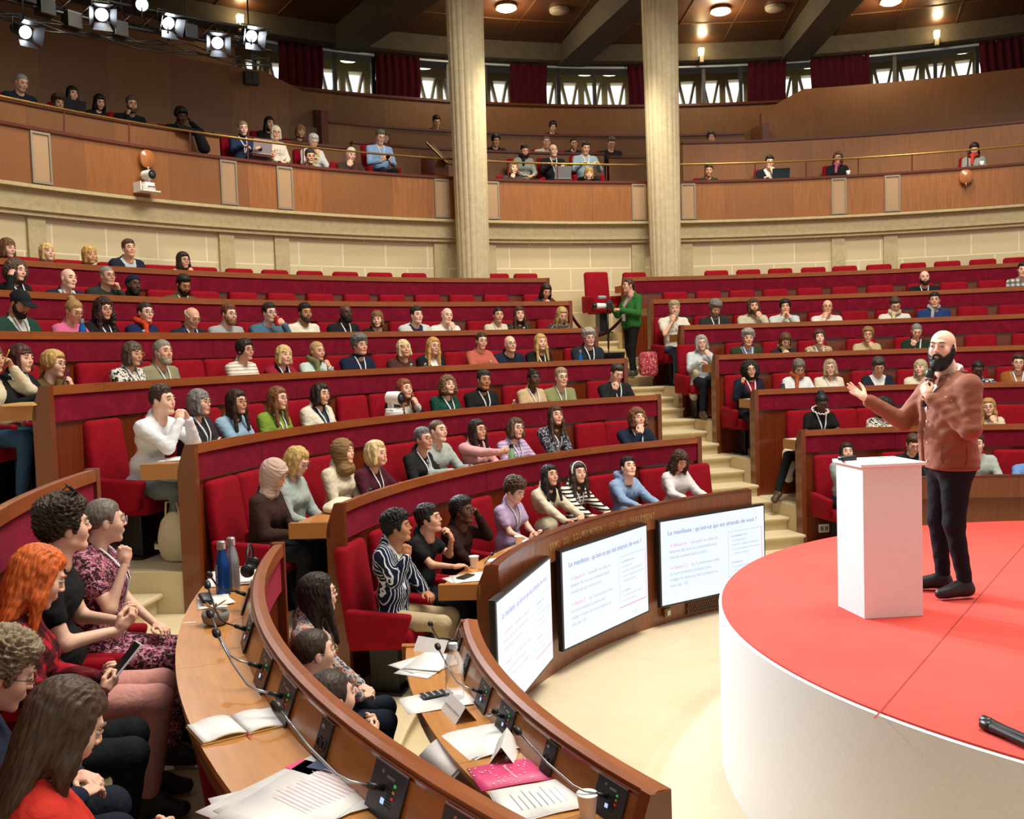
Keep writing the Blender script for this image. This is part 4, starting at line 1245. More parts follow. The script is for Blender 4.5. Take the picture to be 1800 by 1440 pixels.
def head_proto(sex, h):
    k = (sex, h)
    if k in HP: return HP[k]
    V, F = snet(lambda P: head_sdf(P, sex), (-0.1, -0.125, -0.2), (0.1, 0.135, 0.135), h)
    keep = V[:, 2] > -0.17
    HP[k] = (V, F)
    return HP[k]


def small_parts():
    """eyes, irises, brows, lips: (verts, faces, tag)"""
    out = []
    def sph(c, r, nu=10, nv=6, tagk='w', sc=(1, 1, 1)):
        V = []; F = []
        for i in range(nv + 1):
            th = PI * i / nv
            for j in range(nu):
                ph = 2 * PI * j / nu
                V.append((c[0] + r * sc[0] * math.sin(th) * math.cos(ph), c[1] + r * sc[1] * math.cos(th), c[2] + r * sc[2] * math.sin(th) * math.sin(ph)))
        for i in range(nv):
            for j in range(nu): F.append((i * nu + j, i * nu + (j + 1) % nu, (i + 1) * nu + (j + 1) % nu, (i + 1) * nu + j))
        out.append((np.array(V, np.float32), np.array(F), tagk))
    def tube(pts, rr, tagk, n=6):
        b = MB(); b.tube(pts, rr, n, caps=False); out.append((np.array([tuple(v) for v in b.v], np.float32), np.array(b.f), tagk))
    for s in (-1, 1):
        sph((s * 0.031, 0.0775, 0.0115), 0.0125, 10, 6, tagk='w', sc=(1.05, 1, 0.72))
        sph((s * 0.0318, 0.0868, 0.0118), 0.0056, 8, 4, tagk='i', sc=(1, 0.62, 0.95))
        tube([(s * 0.0465, 0.0775, 0.0125), (s * 0.040, 0.0855, 0.0185), (s * 0.031, 0.0895, 0.0205), (s * 0.019, 0.0865, 0.0145)], [0.0025, 0.0040, 0.0045, 0.003], 'skinlid')
        tube([(s * 0.0465, 0.079, 0.0115), (s * 0.040, 0.0885, 0.0150), (s * 0.031, 0.0920, 0.0165), (s * 0.020, 0.0885, 0.0125)], [0.001, 0.0014, 0.0015, 0.001], 'lid')
        tube([(s * 0.051, 0.0755, 0.033), (s * 0.040, 0.0865, 0.040), (s * 0.026, 0.0905, 0.0395), (s * 0.014, 0.0895, 0.036)], [0.0018, 0.0040, 0.0050, 0.0038], 'brow')
    tube([(-0.022, 0.084, -0.051), (-0.011, 0.0925, -0.0480), (0, 0.0942, -0.0490), (0.011, 0.0925, -0.0480), (0.022, 0.084, -0.051)], [0.0015, 0.0032, 0.0034, 0.0032, 0.0015], 'lip')
    tube([(-0.020, 0.083, -0.0525), (-0.010, 0.0905, -0.0555), (0, 0.0920, -0.0565), (0.010, 0.0905, -0.0555), (0.020, 0.083, -0.0525)], [0.0015, 0.0036, 0.0042, 0.0036, 0.0015], 'lip')
    return out


SMALL = small_parts()


# ---------------------------------------------------------------- hair
def hair_sdf(P, style):
    x, y, z = P[:, 0], P[:, 1], P[:, 2]
    ax = np.abs(x)
    c0 = _ell(P, (0, -0.013, 0.035), (0.0745, 0.0925, 0.0825))
    jag = 0.005 * wob(P, 95, 3, (1, 1, 0.5)) + 0.0025 * wob(P, 210, 5, (1, 1, 0.4))
    def cran(o, oz=0.0): return _ell(P, (0, -0.014, 0.035 + oz / 2), (0.076 + o, 0.095 + o, 0.086 + o + oz))
    def cap_hair(hl, vol, top=0.0, side=None, ramp=0.045):
        """thin at the hairline, fuller away from it"""
        dep = np.clip((z - hl + jag * 1.5) / ramp, 0, 1); dep = dep * dep * (3 - 2 * dep)
        o = 0.0015 + (side if side is not None else vol) * dep + (vol - (side if side is not None else vol)) * dep * np.clip((z - 0.045) / 0.05, 0, 1) + top * np.clip((z - 0.07) / 0.05, 0, 1) * dep
        return smax(c0 - o, (hl - z + jag) / 1.25, 0.003)
    hl = 0.014 + 0.74 * y + 0.016 * np.clip((ax - 0.03) / 0.03, 0, 1) * np.clip(y / 0.05, 0, 1) - 0.05 * np.exp(-((y - 0.022) / 0.012) ** 2) * (ax > 0.05)
    hlow = -0.035 + 0.95 * np.maximum(y, -0.03) - 0.0 * ax
    L = (0.018 + 0.74 * y - z) / 1.24
    ear = _ell(P, (0.0, -0.012, -0.01), (0.2, 0.022, 0.032))
    face = _box(P, (0, 0.10, -0.055), (0.060, 0.075, 0.118), 0.035)
    if style in ('short', 'shorttop'): return smax(cap_hair(hl, 0.013, 0.010, side=0.006), -ear, 0.006)
    if style == 'buzz': return smax(cap_hair(hl, 0.004), -ear, 0.006)
    if style == 'balding': return smax(smax(cap_hair(hl - 0.03, 0.008), (z - 0.052 + 0.35 * (y + 0.05)) + jag, 0.006), -ear, 0.006)
    if style == 'shaggys': return smax(cap_hair(hl - 0.016, 0.020, 0.010, side=0.012), -ear, 0.01)
    if style == 'shaggy': return smax(cap_hair(-0.055 + 1.15 * np.maximum(y, -0.05) - 0.02, 0.020, 0.006, side=0.014, ramp=0.035), -_box(P, (0, 0.1, -0.03), (0.055, 0.06, 0.1), 0.02), 0.015)
    def framed(vol, rx, ry, rz, cz, bot, wd=0.0):
        base = cap_hair(hl - 0.006, 0.014, 0.004, ramp=0.03)
        sd = _ell(P, (0, -0.026, cz), (rx, ry, rz))
        front = (y - 0.030 - 0.30 * np.clip(-z, -0.1, 0.06) * 0.4 + jag)          # curtain edge beside the face
        sd = smax(sd, front, 0.012); sd = smax(sd, bot - z + 0.15 * y + jag * 2, 0.012)
        return smin(base, sd, 0.014)
    if style in ('bob', 'bobwavy', 'curlymid'):
        o = {'bob': 0.0, 'bobwavy': 0.006, 'curlymid': 0.014}[style]
        d = framed(0.014, 0.090 + o, 0.092 + o, 0.125, -0.02, -0.115)
        for s in (-1, 1): d = smin(d, _cap(P, (s * 0.068, 0.035, 0.055), (s * (0.078 + o), 0.032, -0.085), 0.014 + o * 0.5, 0.016 + o * 0.5), 0.02)
        if style == 'bob': d = smin(d, smax(c0 - 0.008 - jag, smax(ax - 0.06, smax(0.043 - z + jag, -y, 0.01), 0.01), 0.004), 0.01)
        return smax(d, -_box(P, (0, 0.115, -0.05), (0.048, 0.07, 0.085), 0.03), 0.012)
    if style in ('long', 'curlylong', 'longband'):
        o = 0.012 if style == 'curlylong' else 0.0
        d = framed(0.014, 0.088 + o, 0.090 + o, 0.13, -0.02, -0.16)
        d = smin(d, _ell(P, (0, -0.055, -0.17), (0.100 + o, 0.045 + o, 0.16)), 0.04)
        for s in (-1, 1):
            d = smin(d, _cap(P, (s * 0.066, 0.036, 0.05), (s * (0.078 + o), 0.028, -0.08), 0.015, 0.020 + o), 0.02)
            d = smin(d, _cap(P, (s * 0.078, 0.022, -0.07), (s * 0.088, 0.055, -0.27), 0.022 + o, 0.014), 0.03)
        return smax(d, -_box(P, (0, 0.115, -0.05), (0.048, 0.07, 0.085), 0.03), 0.012)
    if style in ('pony', 'longtied', 'bun'):
        d = cap_hair(hl - 0.004, 0.008, 0.003); d = smax(d, -ear, 0.006)
        if style == 'pony': d = smin(d, _cap(P, (0, -0.105, 0.0), (0.0, -0.135, -0.10), 0.026, 0.018), 0.02)
        elif style == 'longtied': d = smin(d, _cap(P, (0, -0.10, -0.03), (0.07, -0.06, -0.24), 0.03, 0.02), 0.03)
        else: d = smin(d, _ell(P, (0, -0.075, 0.12), (0.042, 0.04, 0.035)), 0.012)
        return d
    if style == 'curly': return smax(cap_hair(hl - 0.010, 0.026, 0.014, side=0.018, ramp=0.035), -ear, 0.01)
    if style == 'afro': return cap_hair(hl - 0.004, 0.028, 0.010, ramp=0.03)
    if style == 'curlybig':
        d = _ell(P, (0, -0.035, 0.0), (0.135, 0.118, 0.150)); return smax(d, -_box(P, (0, 0.11, -0.05), (0.058, 0.075, 0.115), 0.035), 0.02)
    if style == 'durag':
        return smin(smax(cran(0.010), (0.022 + 0.70 * y - z) / 1.22, 0.01), _cap(P, (0, -0.10, -0.03), (0.01, -0.11, -0.11), 0.02, 0.012), 0.02)
    if style == 'cap':
        d = smax(cran(0.016, 0.004), (0.050 + 0.05 * y - z), 0.008)
        br = smax(_ell(P, (0, 0.115, 0.052), (0.072, 0.085, 0.011)), -y + 0.03, 0.01)
        return smin(d, br, 0.008)
    if style == 'hijab':
        d = smin(cran(0.020), _ell(P, (0, -0.012, -0.02), (0.092, 0.100, 0.125)), 0.03)
        d = smin(d, _cap(P, (-0.04, 0.012, -0.155), (0.04, 0.012, -0.155), 0.064, 0.064), 0.04)
        return smax(d, -_ell(P, (0, 0.115, -0.010), (0.056, 0.085, 0.080)), 0.02)
    if style == 'beard':
        d = _ell(P, (0, 0.028, -0.044), (0.065, 0.066, 0.086))
        d = smin(d, _cap(P, (-0.014, 0.064, -0.100), (0.014, 0.064, -0.100), 0.030), 0.02)
        for s in (-1, 1): d = smin(d, _cap(P, (s * 0.066, 0.005, -0.02), (s * 0.055, 0.02, -0.07), 0.013), 0.02)
        top = z - np.interp(ax, [0, 0.020, 0.034, 0.048, 0.058, 0.068], [-0.0315, -0.034, -0.052, -0.048, -0.026, 0.0]).astype(np.float32)
        d = smax(d, top, 0.01)
        d = smax(d, -_ell(P, (0, 0.100, -0.053), (0.020, 0.035, 0.0095)), 0.004)
        d = smax(d, -(y + 0.008), 0.01)
        for s in (-1, 1): d = smin(d, _cap(P, (s * 0.070, 0.008, 0.016), (s * 0.064, 0.014, -0.035), 0.006, 0.011), 0.02)
        return d
    return smax(cran(0.01), L, 0.01)


HAIR = {}
WAVE = {'short': (0.0042, 75, 0), 'buzz': (0.0008, 120, 0), 'balding': (0.002, 120, 0), 'shaggys': (0.006, 55, 1), 'shaggy': (0.005, 60, 1), 'bob': (0.004, 80, 1),
        'bobwavy': (0.008, 45, 1), 'curlymid': (0.013, 60, 2), 'long': (0.004, 85, 1), 'longband': (0.005, 80, 1), 'curlylong': (0.012, 60, 2), 'curly': (0.012, 75, 2),
        'afro': (0.005, 130, 2), 'curlybig': (0.013, 60, 2), 'pony': (0.0015, 110, 1), 'bun': (0.0015, 110, 1), 'longtied': (0.003, 90, 1), 'hijab': (0.004, 28, 3),
        'beard': (0.0022, 160, 2), 'cap': (0, 1, 0), 'durag': (0.001, 40, 0)}


def hair_mesh(style, h):
    k = (style, h)
    if k in HAIR: return HAIR[k]
    lo, hi = ((-0.17, -0.17, -0.36), (0.17, 0.15, 0.2)) if style not in ('beard', 'short', 'buzz', 'balding') else ((-0.11, -0.13, -0.15), (0.11, 0.13, 0.16))
    if style == 'cap': hi = (0.17, 0.22, 0.2)
    V, F = snet(lambda P: hair_sdf(P, style), lo, hi, h)
    a, f, kind = WAVE.get(style, (0.002, 80, 0))
    if a:
        N = vnorm(V, F)
        st = {0: (1, 1, 0.6), 1: (1, 1, 0.14), 2: (1, 1, 1), 3: (0.5, 0.7, 1.6)}[kind]
        V = V + N * (a * (1 - 2.2 * np.abs(wob(V, f, 1, st))) + 0.5 * a * wob(V, f * 2.3, 4, st))[:, None]
    HAIR[k] = mesh_np('hair_' + style, V, F)
    HAIR[k].materials.append(None)
    return HAIR[k]


# ---------------------------------------------------------------- hands (wrist at origin, fingers +y, palm faces -z, thumb on -x: a right hand)
HAND = {}
CURL = {'relax': (28, 34, 20, 0.0), 'fist': (78, 95, 45, 0.8), 'flat': (6, 8, 5, 0.0), 'grip': (52, 62, 35, 0.6), 'open': (-6, 8, 6, -0.25), 'point': (70, 85, 40, 0.6), 'soft': (45, 45, 25, 0.3)}


def hand_sdf(P, pose):
    c1, c2, c3, th = CURL[pose]
    d = _ell(P, (0.0, 0.050, 0.0), (0.041, 0.052, 0.0145))
    d = smin(d, _cap(P, (0, -0.02, 0.0), (0, 0.03, 0), 0.023, 0.024), 0.02)
    fx = (-0.030, -0.010, 0.010, 0.029); ln = (0.070, 0.079, 0.073, 0.057); by = (0.086, 0.092, 0.088, 0.078)
    for i in range(4):
        spread = (-0.16, -0.05, 0.06, 0.18)[i] * (1.6 if pose == 'open' else 0.6)
        k = (1.0, 1.02, 1.05, 1.1)[i] if pose != 'point' else ((0.1, 1, 1, 1)[i])
        p = np.array((fx[i], by[i], 0.0)); a = 0.0
        for seg, (cc, fr) in enumerate(((c1, 0.45), (c2, 0.32), (c3, 0.23))):
            a += math.radians(cc * k)
            q = p + ln[i] * fr * np.array((math.sin(spread) * math.cos(a), math.cos(a) * math.cos(spread), -math.sin(a)))
            r0 = (0.0092, 0.0084, 0.0076)[seg]; d = smin(d, _cap(P, p, q, r0, r0 - 0.0008), 0.005 if seg else 0.010)
            p = q
    a0 = np.array((-0.026, 0.022, -0.004)); t1 = a0 + np.array((-0.028 + 0.014 * th, 0.026, -0.010 - 0.014 * max(th, 0)))
    t2 = t1 + np.array((-0.012 + 0.026 * th, 0.030, -0.006 - 0.008 * max(th, 0))); t3 = t2 + np.array((0.002 + 0.018 * th, 0.024, -0.004))
    if pose == 'open': t1 = a0 + np.array((-0.036, 0.020, -0.006)); t2 = t1 + np.array((-0.026, 0.024, 0.002)); t3 = t2 + np.array((-0.014, 0.024, 0.004))
    d = smin(d, _cap(P, a0, t1, 0.016, 0.0115), 0.012); d = smin(d, _cap(P, t1, t2, 0.0112, 0.0096), 0.006); d = smin(d, _cap(P, t2, t3, 0.0094, 0.0082), 0.004)
    return d


def hand_proto(pose, h):
    k = (pose, h)
    if k not in HAND:
        HAND[k] = snet(lambda P: hand_sdf(P, pose), (-0.11, -0.045, -0.115), (0.065, 0.2, 0.05), h)
    return HAND[k]


# ---------------------------------------------------------------- materials for people
t = NT('skin')
at = t.node('ShaderNodeAttribute', attribute_name='Col'); t.l.new(at.outputs[0], t.b.inputs['Base Color'])
t.set('Roughness', 0.52); t.set('Specular IOR Level', 0.4); t.set('Subsurface Weight', 0.0)
SKIN = t.m
TONE = {'L': srgb('#ecc0a8'), 'M': srgb('#deac8e'), 'T': srgb('#bb855f'), 'D': srgb('#7c5038'), 'K': srgb('#5a3b2e')}


def hairmat(c):
    key = ('hair', c)
    if key in MC: return MC[key]
    t = NT('hair_' + c); s = srgb(c)
    n = t.noise(t.coords('Object', scale=(1, 1, 0.16)), 130, 3, 0.6)
    col = t.ramp(n, [(0.3, [x * 0.45 for x in s]), (0.7, [min(1, x * 1.35) for x in s])])
    t.set('Base Color', col); t.set('Roughness', 0.5); t.set('Specular IOR Level', 0.35); t.bump(n, 0.5, 0.004)
    MC[key] = t.m
    return t.m


def cloth(spec):
    key = ('cloth', spec)
    if key in MC: return MC[key]
    p = spec.split(':'); kind = p[0]; a = srgb(p[1]); b = srgb(p[2]) if len(p) > 2 else a
    t = NT('cloth_' + kind + '_' + p[1]); v = t.coords('Object')
    f = t.noise(v, 400, 2)
    fold = t.noise(v, 9, 3, 0.6, 0.8)
    if kind == 'stripe':
        wv = t.node('ShaderNodeTexWave', wave_type='BANDS', bands_direction='Z'); t.l.new(v, wv.inputs[0]); wv.inputs['Scale'].default_value = 9.0; wv.inputs['Distortion'].default_value = 1.0; wv.inputs['Detail Scale'].default_value = 0.6
        col = t.mix(a, b, t.math('GREATER_THAN', wv.outputs[1], 0.62))
    elif kind == 'stripev':
        wv = t.node('ShaderNodeTexWave', wave_type='BANDS', bands_direction='X'); t.l.new(t.coords('Object', rot=(0, 0.25, 0.3)), wv.inputs[0]); wv.inputs['Scale'].default_value = 15.0; wv.inputs['Distortion'].default_value = 0.8; wv.inputs['Detail Scale'].default_value = 0.5
        col = t.mix(a, b, t.math('GREATER_THAN', wv.outputs[1], 0.86))
    elif kind in ('leopard', 'floral'):
        vo = t.noise(v, 38 if kind == 'leopard' else 40, 3, 0.6, 0.8)
        col = t.mix(a, b, t.math('GREATER_THAN', vo, 0.53))
        if kind == 'floral' and len(p) > 3:
            col = t.mix(col, srgb(p[3]), t.math('GREATER_THAN', t.noise(t.coords('Object', scale=(1.3, 1, 1.1)), 52, 2, 0.5, 1), 0.56))
    elif kind == 'dots':
        vo = t.node('ShaderNodeTexVoronoi'); t.l.new(v, vo.inputs['Vector']); vo.inputs['Scale'].default_value = 34
        col = t.mix(a, b, t.math('LESS_THAN', vo.outputs[0], 0.3))
    elif kind in ('plaid',):
        col = a
        for dr, sc, fac in (('X', 4.2, 1.0), ('Z', 4.2, 1.0)):
            wv = t.node('ShaderNodeTexWave', wave_type='BANDS', bands_direction=dr); t.l.new(v, wv.inputs[0]); wv.inputs['Scale'].default_value = sc
            col = t.mix(col, b, t.math('MULTIPLY', t.math('GREATER_THAN', wv.outputs[1], 0.5), fac * 0.75))
    elif kind == 'knit':
        wv = t.node('ShaderNodeTexWave', wave_type='BANDS', bands_direction='X'); t.l.new(v, wv.inputs[0]); wv.inputs['Scale'].default_value = 22.0; wv.inputs['Distortion'].default_value = 2
        col = t.mix(a, [x * 0.72 for x in a], t.math('MULTIPLY', wv.outputs[1], 0.8))
    else: col = t.mix(a, [x * 0.9 for x in a], f)
    t.set('Base Color', col); t.set('Roughness', 0.85); t.set('Specular IOR Level', 0.2)
    t.bump(t.math('ADD', t.math('MULTIPLY', fold, 1.0), t.math('MULTIPLY', f, 0.06)), 0.45, 0.03)
    MC[key] = t.m
    return t.m


M['lanyard'] = plain('white_lanyard', '#dfe2e6', 0.7)
M['denim'] = cloth('plain:2e4258'); M['trouser'] = cloth('plain:1c1e24')


def V3(x, y, z): return np.array((x, y, z), np.float32)


def ik(S, W, a, b, pole):
    d = W - S; L = np.linalg.norm(d)
    if L > (a + b) * 0.995: W = S + d / L * (a + b) * 0.995; d = W - S; L = np.linalg.norm(d)
    L = max(L, abs(a - b) + 0.02)
    u = d / np.linalg.norm(d)
    x = (a * a - b * b + L * L) / (2 * L); hgt = math.sqrt(max(a * a - x * x, 0))
    p = pole - u * (pole @ u); p = p / (np.linalg.norm(p) + 1e-9)
    return S + u * x + p * hgt, W


def basis(f, n):
    f = f / np.linalg.norm(f); n = n - f * (n @ f); n = n / (np.linalg.norm(n) + 1e-9)
    z = -n; x = np.cross(f, z)
    return np.stack([x, f, z], 1)


def rotm(yaw, pitch, roll=0.0):
    return np.array((Euler((0, 0, yaw)).to_matrix() @ Euler((pitch, 0, 0)).to_matrix() @ Euler((0, roll, 0)).to_matrix()), dtype=np.float32)


class Geo:
    def __init__(s): s.V = []; s.F = []; s.C = []; s.n = 0
    def add(s, V, F, c):
        s.V.append(V); s.F.append(F + s.n); s.n += len(V)
        s.C.append(np.tile(np.array(c, np.float32), (len(V), 1)) if np.ndim(c) == 1 else c)


def grow(name, f, pts, pad, h, mat, parent, wobble=None, split=None):
    pts = np.array(pts); lo = pts.min(0) - pad; hi = pts.max(0) + pad
    V, F = snet(f, lo, hi, h)
    if len(F) == 0: return None
    if wobble:
        N = vnorm(V, F); V = V + N * (wobble[0] * wob(V, wobble[1], 2, wobble[2] if len(wobble) > 2 else (1, 1, 1)))[:, None]
    return link(name, mesh_np(name, V, F, mats=[mat]), parent)


def ribbon(name, pts, w, mat, parent, n=V3(0, 1, 0)):
    """flat band through points, facing roughly n, 2 mm thick"""
    V = []; F = []
    for i, p in enumerate(pts):
        t = pts[min(i + 1, len(pts) - 1)] - pts[max(i - 1, 0)]; t = t / (np.linalg.norm(t) + 1e-9)
        s = np.cross(t, n); s = s / (np.linalg.norm(s) + 1e-9) * w / 2
        V += [p - s, p + s, p + s + n * 0.003, p - s + n * 0.003]
    for i in range(len(pts) - 1):
        for k in range(4): F.append((i * 4 + k, i * 4 + (k + 1) % 4, (i + 1) * 4 + (k + 1) % 4, (i + 1) * 4 + k))
    return link(name, mesh_np(name, np.array(V), np.array(F), smooth=False, mats=[mat]), parent)


FIGM = {}


def figure(J, sp, loc, rz, label, group=None, q=0):
    """J joints in the figure's own frame (x right, y forward); q quality 0 far .. 2 near"""
    sex = sp['sex']; s = sp.get('s', 1.0)
    hb = (0.021, 0.015, 0.0105)[q]; hh = (0.0078, 0.0062, 0.0045)[q]; hn = (0.0055, 0.0048, 0.0035)[q]
    fat = sp.get('fat', 1.0); kid = sp.get('kid', False)
    sw = J['sw']; nb = J['neck']; hc = J['head']; Rh = J['Rh']
    hs = J.get('hs', 1.0)
    def torso(P, o):
        a = _cap(P, V3(*J['shL']) * V3(0.8, 1, 1) + V3(0, 0, -0.012), V3(*J['shR']) * V3(0.8, 1, 1) + V3(0, 0, -0.012), 0.050 * s + o)
        for k in 'LR': a = smin(a, _cap(P, nb + V3(0, -0.012, -0.022), J['sh' + k] + V3(0, 0, 0.002), 0.045 * s + o, 0.040 * s + o), 0.03)
        c, bl, hp = J['chest'], J['belly'], J['hip']
        ch = _cap(P, c + V3(-0.075 * s * fat, 0, 0), c + V3(0.075 * s * fat, 0, 0), 0.103 * s * fat + o)
        d = smin(a, ch, 0.07)
        if sex == 'f' and not kid:
            for k in (-1, 1): d = smin(d, _ell(P, c + V3(k * 0.07 * s, 0.075 * s * fat, -0.03 * s), (0.058 + o, 0.052 + o, 0.058 + o)), 0.05)
        d = smin(d, _cap(P, bl + V3(-0.06 * s * fat, 0, 0), bl + V3(0.06 * s * fat, 0, 0), 0.098 * s * fat + o), 0.09)
        d = smin(d, _cap(P, hp + V3(-0.075 * s, 0, 0), hp + V3(0.075 * s, 0, 0), 0.112 * s * fat + o), 0.08)
        return d
    def collar(P, o): return _cap(P, nb + V3(0, -0.01, -0.03), nb + V3(0, -0.005, 0.02), 0.062 * s + o, 0.056 * s + o)
    def arm(P, k, o, cut=1.0, up=1.0):
        S, E_, W_ = J['sh' + k], J['el' + k], J['wr' + k]
        d = _cap(P, S, S + (E_ - S) * up, 0.050 * s + o, (0.050 - 0.011 * up) * s + o)
        if cut > 0: d = smin(d, _cap(P, E_, E_ + (W_ - E_) * cut, 0.040 * s + o, (0.040 - 0.013 * cut) * s + o), 0.02)
        return d
    def leg(P, k, o, b_=1.0):
        H, K, A = J['hp' + k], J['kn' + k], J['an' + k]
        d = _cap(P, H, K, 0.083 * s * fat + o, 0.058 * s + o)
        return smin(d, _cap(P, K, K + (A - K) * b_, 0.056 * s + o, 0.040 * s + o), 0.03)
    legs = 'anL' in J
    # ---- body: one continuous surface
    def body(P):
        d = torso(P, -0.012)
        d = smin(d, _cap(P, nb + V3(0, -0.01, -0.03), hc + Rh @ V3(0, -0.035, -0.07) * s, 0.056 * s if sex == 'm' else 0.048 * s, 0.052 * s if sex == 'm' else 0.046 * s), 0.03)
        for k in 'LR': d = smin(d, arm(P, k, -0.006), 0.03)
        if legs and q: 
            for k in 'LR': d = smin(d, leg(P, k, -0.010), 0.03)
        return d
    pts = [J[k] for k in ('shL', 'shR', 'elL', 'elR', 'wrL', 'wrR', 'hip', 'chest', 'belly')] + [hc + V3(0, 0, -0.06)]
    lp = [J[k] for k in ('hpL', 'hpR', 'knL', 'knR', 'anL', 'anR')] if legs else []
    g = Geo(); tone = np.array(TONE[sp['skin']], np.float32) * sp.get('tonek', 1.0)
    P_ = np.array(pts + (lp if q else [])); V, F = snet(body, P_.min(0) - 0.15, P_.max(0) + 0.15, hb)
    g.add(V, F, tone)
    V, F = head_proto(sex, hh); V = (V * hs) @ Rh.T + hc
    hcV = (V - hc) @ Rh / hs
    blush = np.clip(1 - np.linalg.norm((hcV - V3(0, 0.10, -0.022)) * V3(0.6, 1, 1), axis=1) / 0.045, 0, 1)[:, None]
    C = tone[None] * (1 - blush * np.array((0.02, 0.12, 0.12), np.float32)[None])
    g.add(V, F, C.astype(np.float32))
    hcol = np.array(srgb('#' + sp['hc']), np.float32)
    lipc = tone * np.array((0.82, 0.52, 0.52), np.float32)
    cols = {'w': np.array((0.52, 0.50, 0.47)), 'i': np.array((0.035, 0.022, 0.015)), 'skinlid': tone * 0.92, 'lid': tone * 0.22, 'brow': hcol * 0.6 + tone * 0.12, 'lip': lipc}
    for v, f, k in SMALL: g.add((v * hs) @ Rh.T + hc, f, cols[k].astype(np.float32))
    for k in 'LR':
        hp_, fdir, nrm = J['hand' + k]
        V, F = hand_proto(hp_, hn); V = V * (0.93 * s if sex == 'm' else 0.84 * s)
        if k == 'L': V = V * V3(-1, 1, 1); F = F[:, ::-1]
        V = V @ basis(fdir, nrm).T + J['wr' + k]; g.add(V, F, tone * np.array((1.0, 0.95, 0.93), np.float32))
    me = mesh_np('person', np.concatenate(g.V), np.concatenate(g.F), mats=[SKIN], col=np.concatenate(g.C))
    root = bpy.data.objects.new('person', me); COL.objects.link(root)
    root.location = loc; root.rotation_euler = (0, 0, rz)
    tag(root, label, 'person', group)
    Mh = Matrix([list(r) + [0] for r in (Rh * hs)] + [[0, 0, 0, 1]]); Mh.translation = Vector([float(v) for v in hc])
    FIGM[label] = (Matrix.Translation(Vector(loc)) @ Matrix.Rotation(rz, 4, 'Z') @ Mh)
    def onhead(name, mesh, mat, S=None):
        o = bpy.data.objects.new(name, mesh); COL.objects.link(o); o.parent = root
        o.matrix_local = (Mh @ Matrix.Translation((0, 0, S[3])) @ Matrix.Diagonal((S[0], S[1], S[2], 1))) if S else Mh
        if mat is not None and len(o.material_slots):
            o.material_slots[0].link = 'OBJECT'; o.material_slots[0].material = mat
        return o
    st = sp['hair']
    hk = {'hijab': 'headscarf', 'cap': 'cap', 'durag': 'headwrap'}.get(st, 'hair')
    if st != 'bald':
        mt = hairmat('#' + sp['hc']) if hk == 'hair' else cloth('plain:' + sp['hc'])
        o = onhead(hk, hair_mesh(st, (0.0068, 0.0055, 0.0044)[q]), mt)
        if st == 'cap': onhead('hair', hair_mesh('buzz', 0.0085), hairmat('#1a1512'))
        if st == 'longband':
            b = MB(); b.tube([(0.088 * math.cos(a), 0.02, 0.028 + 0.098 * math.sin(a)) for a in np.linspace(-0.3, PI + 0.3, 20)], 0.012, 8); b.build('hairband', M['paper'], root, smooth=True).matrix_local = Mh
    if sp.get('beard'): onhead('beard', hair_mesh('beard', (0.0068, 0.0055, 0.004)[q]), hairmat('#' + sp['beard']), S=sp.get('beard_scale'))
    if sp.get('glasses'):
        b = MB()
        for k in (-1, 1):
            b.tube([(k * 0.033 + 0.024 * math.cos(a), 0.104 - 0.004 * abs(math.cos(a)), 0.010 + 0.019 * math.sin(a)) for a in np.linspace(0, 2 * PI, 15)], 0.0018, 5)
            b.tube([(k * 0.057, 0.100, 0.014), (k * 0.079, 0.05, 0.012), (k * 0.082, -0.008, 0.012)], 0.0018, 5)
        b.tube([(-0.010, 0.104, 0.014), (0, 0.107, 0.016), (0.010, 0.104, 0.014)], 0.0018, 5)
        gc = sp['glasses'] if isinstance(sp['glasses'], str) else '4a4038'
        b.build('glasses', plain('frame_' + gc, '#' + gc, 0.35, 0.2), root, smooth=True).matrix_local = Mh
    # ---- clothes
    top = sp['top'].split(':'); short = sp.get('short')
    wobb = (0.0055, 26, (1, 1, 1.5)) if q else (0.006, 22, (1, 1, 1.4))
    def shirt(P, o=0.006):
        d = torso(P, o)
        for k in 'LR': d = smin(d, arm(P, k, o + 0.005, cut=0.0 if short else 0.94, up=0.55 if short else 1.0), 0.025)
        if sp.get('turtle'): d = smin(d, _cap(P, nb + V3(0, -0.01, -0.02), hc + Rh @ V3(0, -0.03, -0.10), 0.062 * s), 0.02)
        elif sp.get('hood'): 
            d = smin(d, _cap(P, nb + V3(-0.06, -0.06, 0.03), nb + V3(0.06, -0.06, 0.03), 0.045 * s), 0.03)
            d = smin(d, _cap(P, nb + V3(-0.07, 0.0, 0.02), nb + V3(-0.03, 0.07, -0.03), 0.022), 0.02); d = smin(d, _cap(P, nb + V3(0.07, 0.0, 0.02), nb + V3(0.03, 0.07, -0.03), 0.022), 0.02)
        else:
            d = smin(d, collar(P, 0.004), 0.03)
            d = smax(d, -_cap(P, nb + V3(0, 0.02, -0.005), nb + V3(0, 0.07, 0.10), 0.058 * s, 0.08), 0.01)
        return d
    mainc = ('plain:' + top[2]) if top[0] == 'jacket' else sp['top']
    sh = grow('shirt', shirt, pts, 0.15, hb, cloth(mainc), root, wobb)
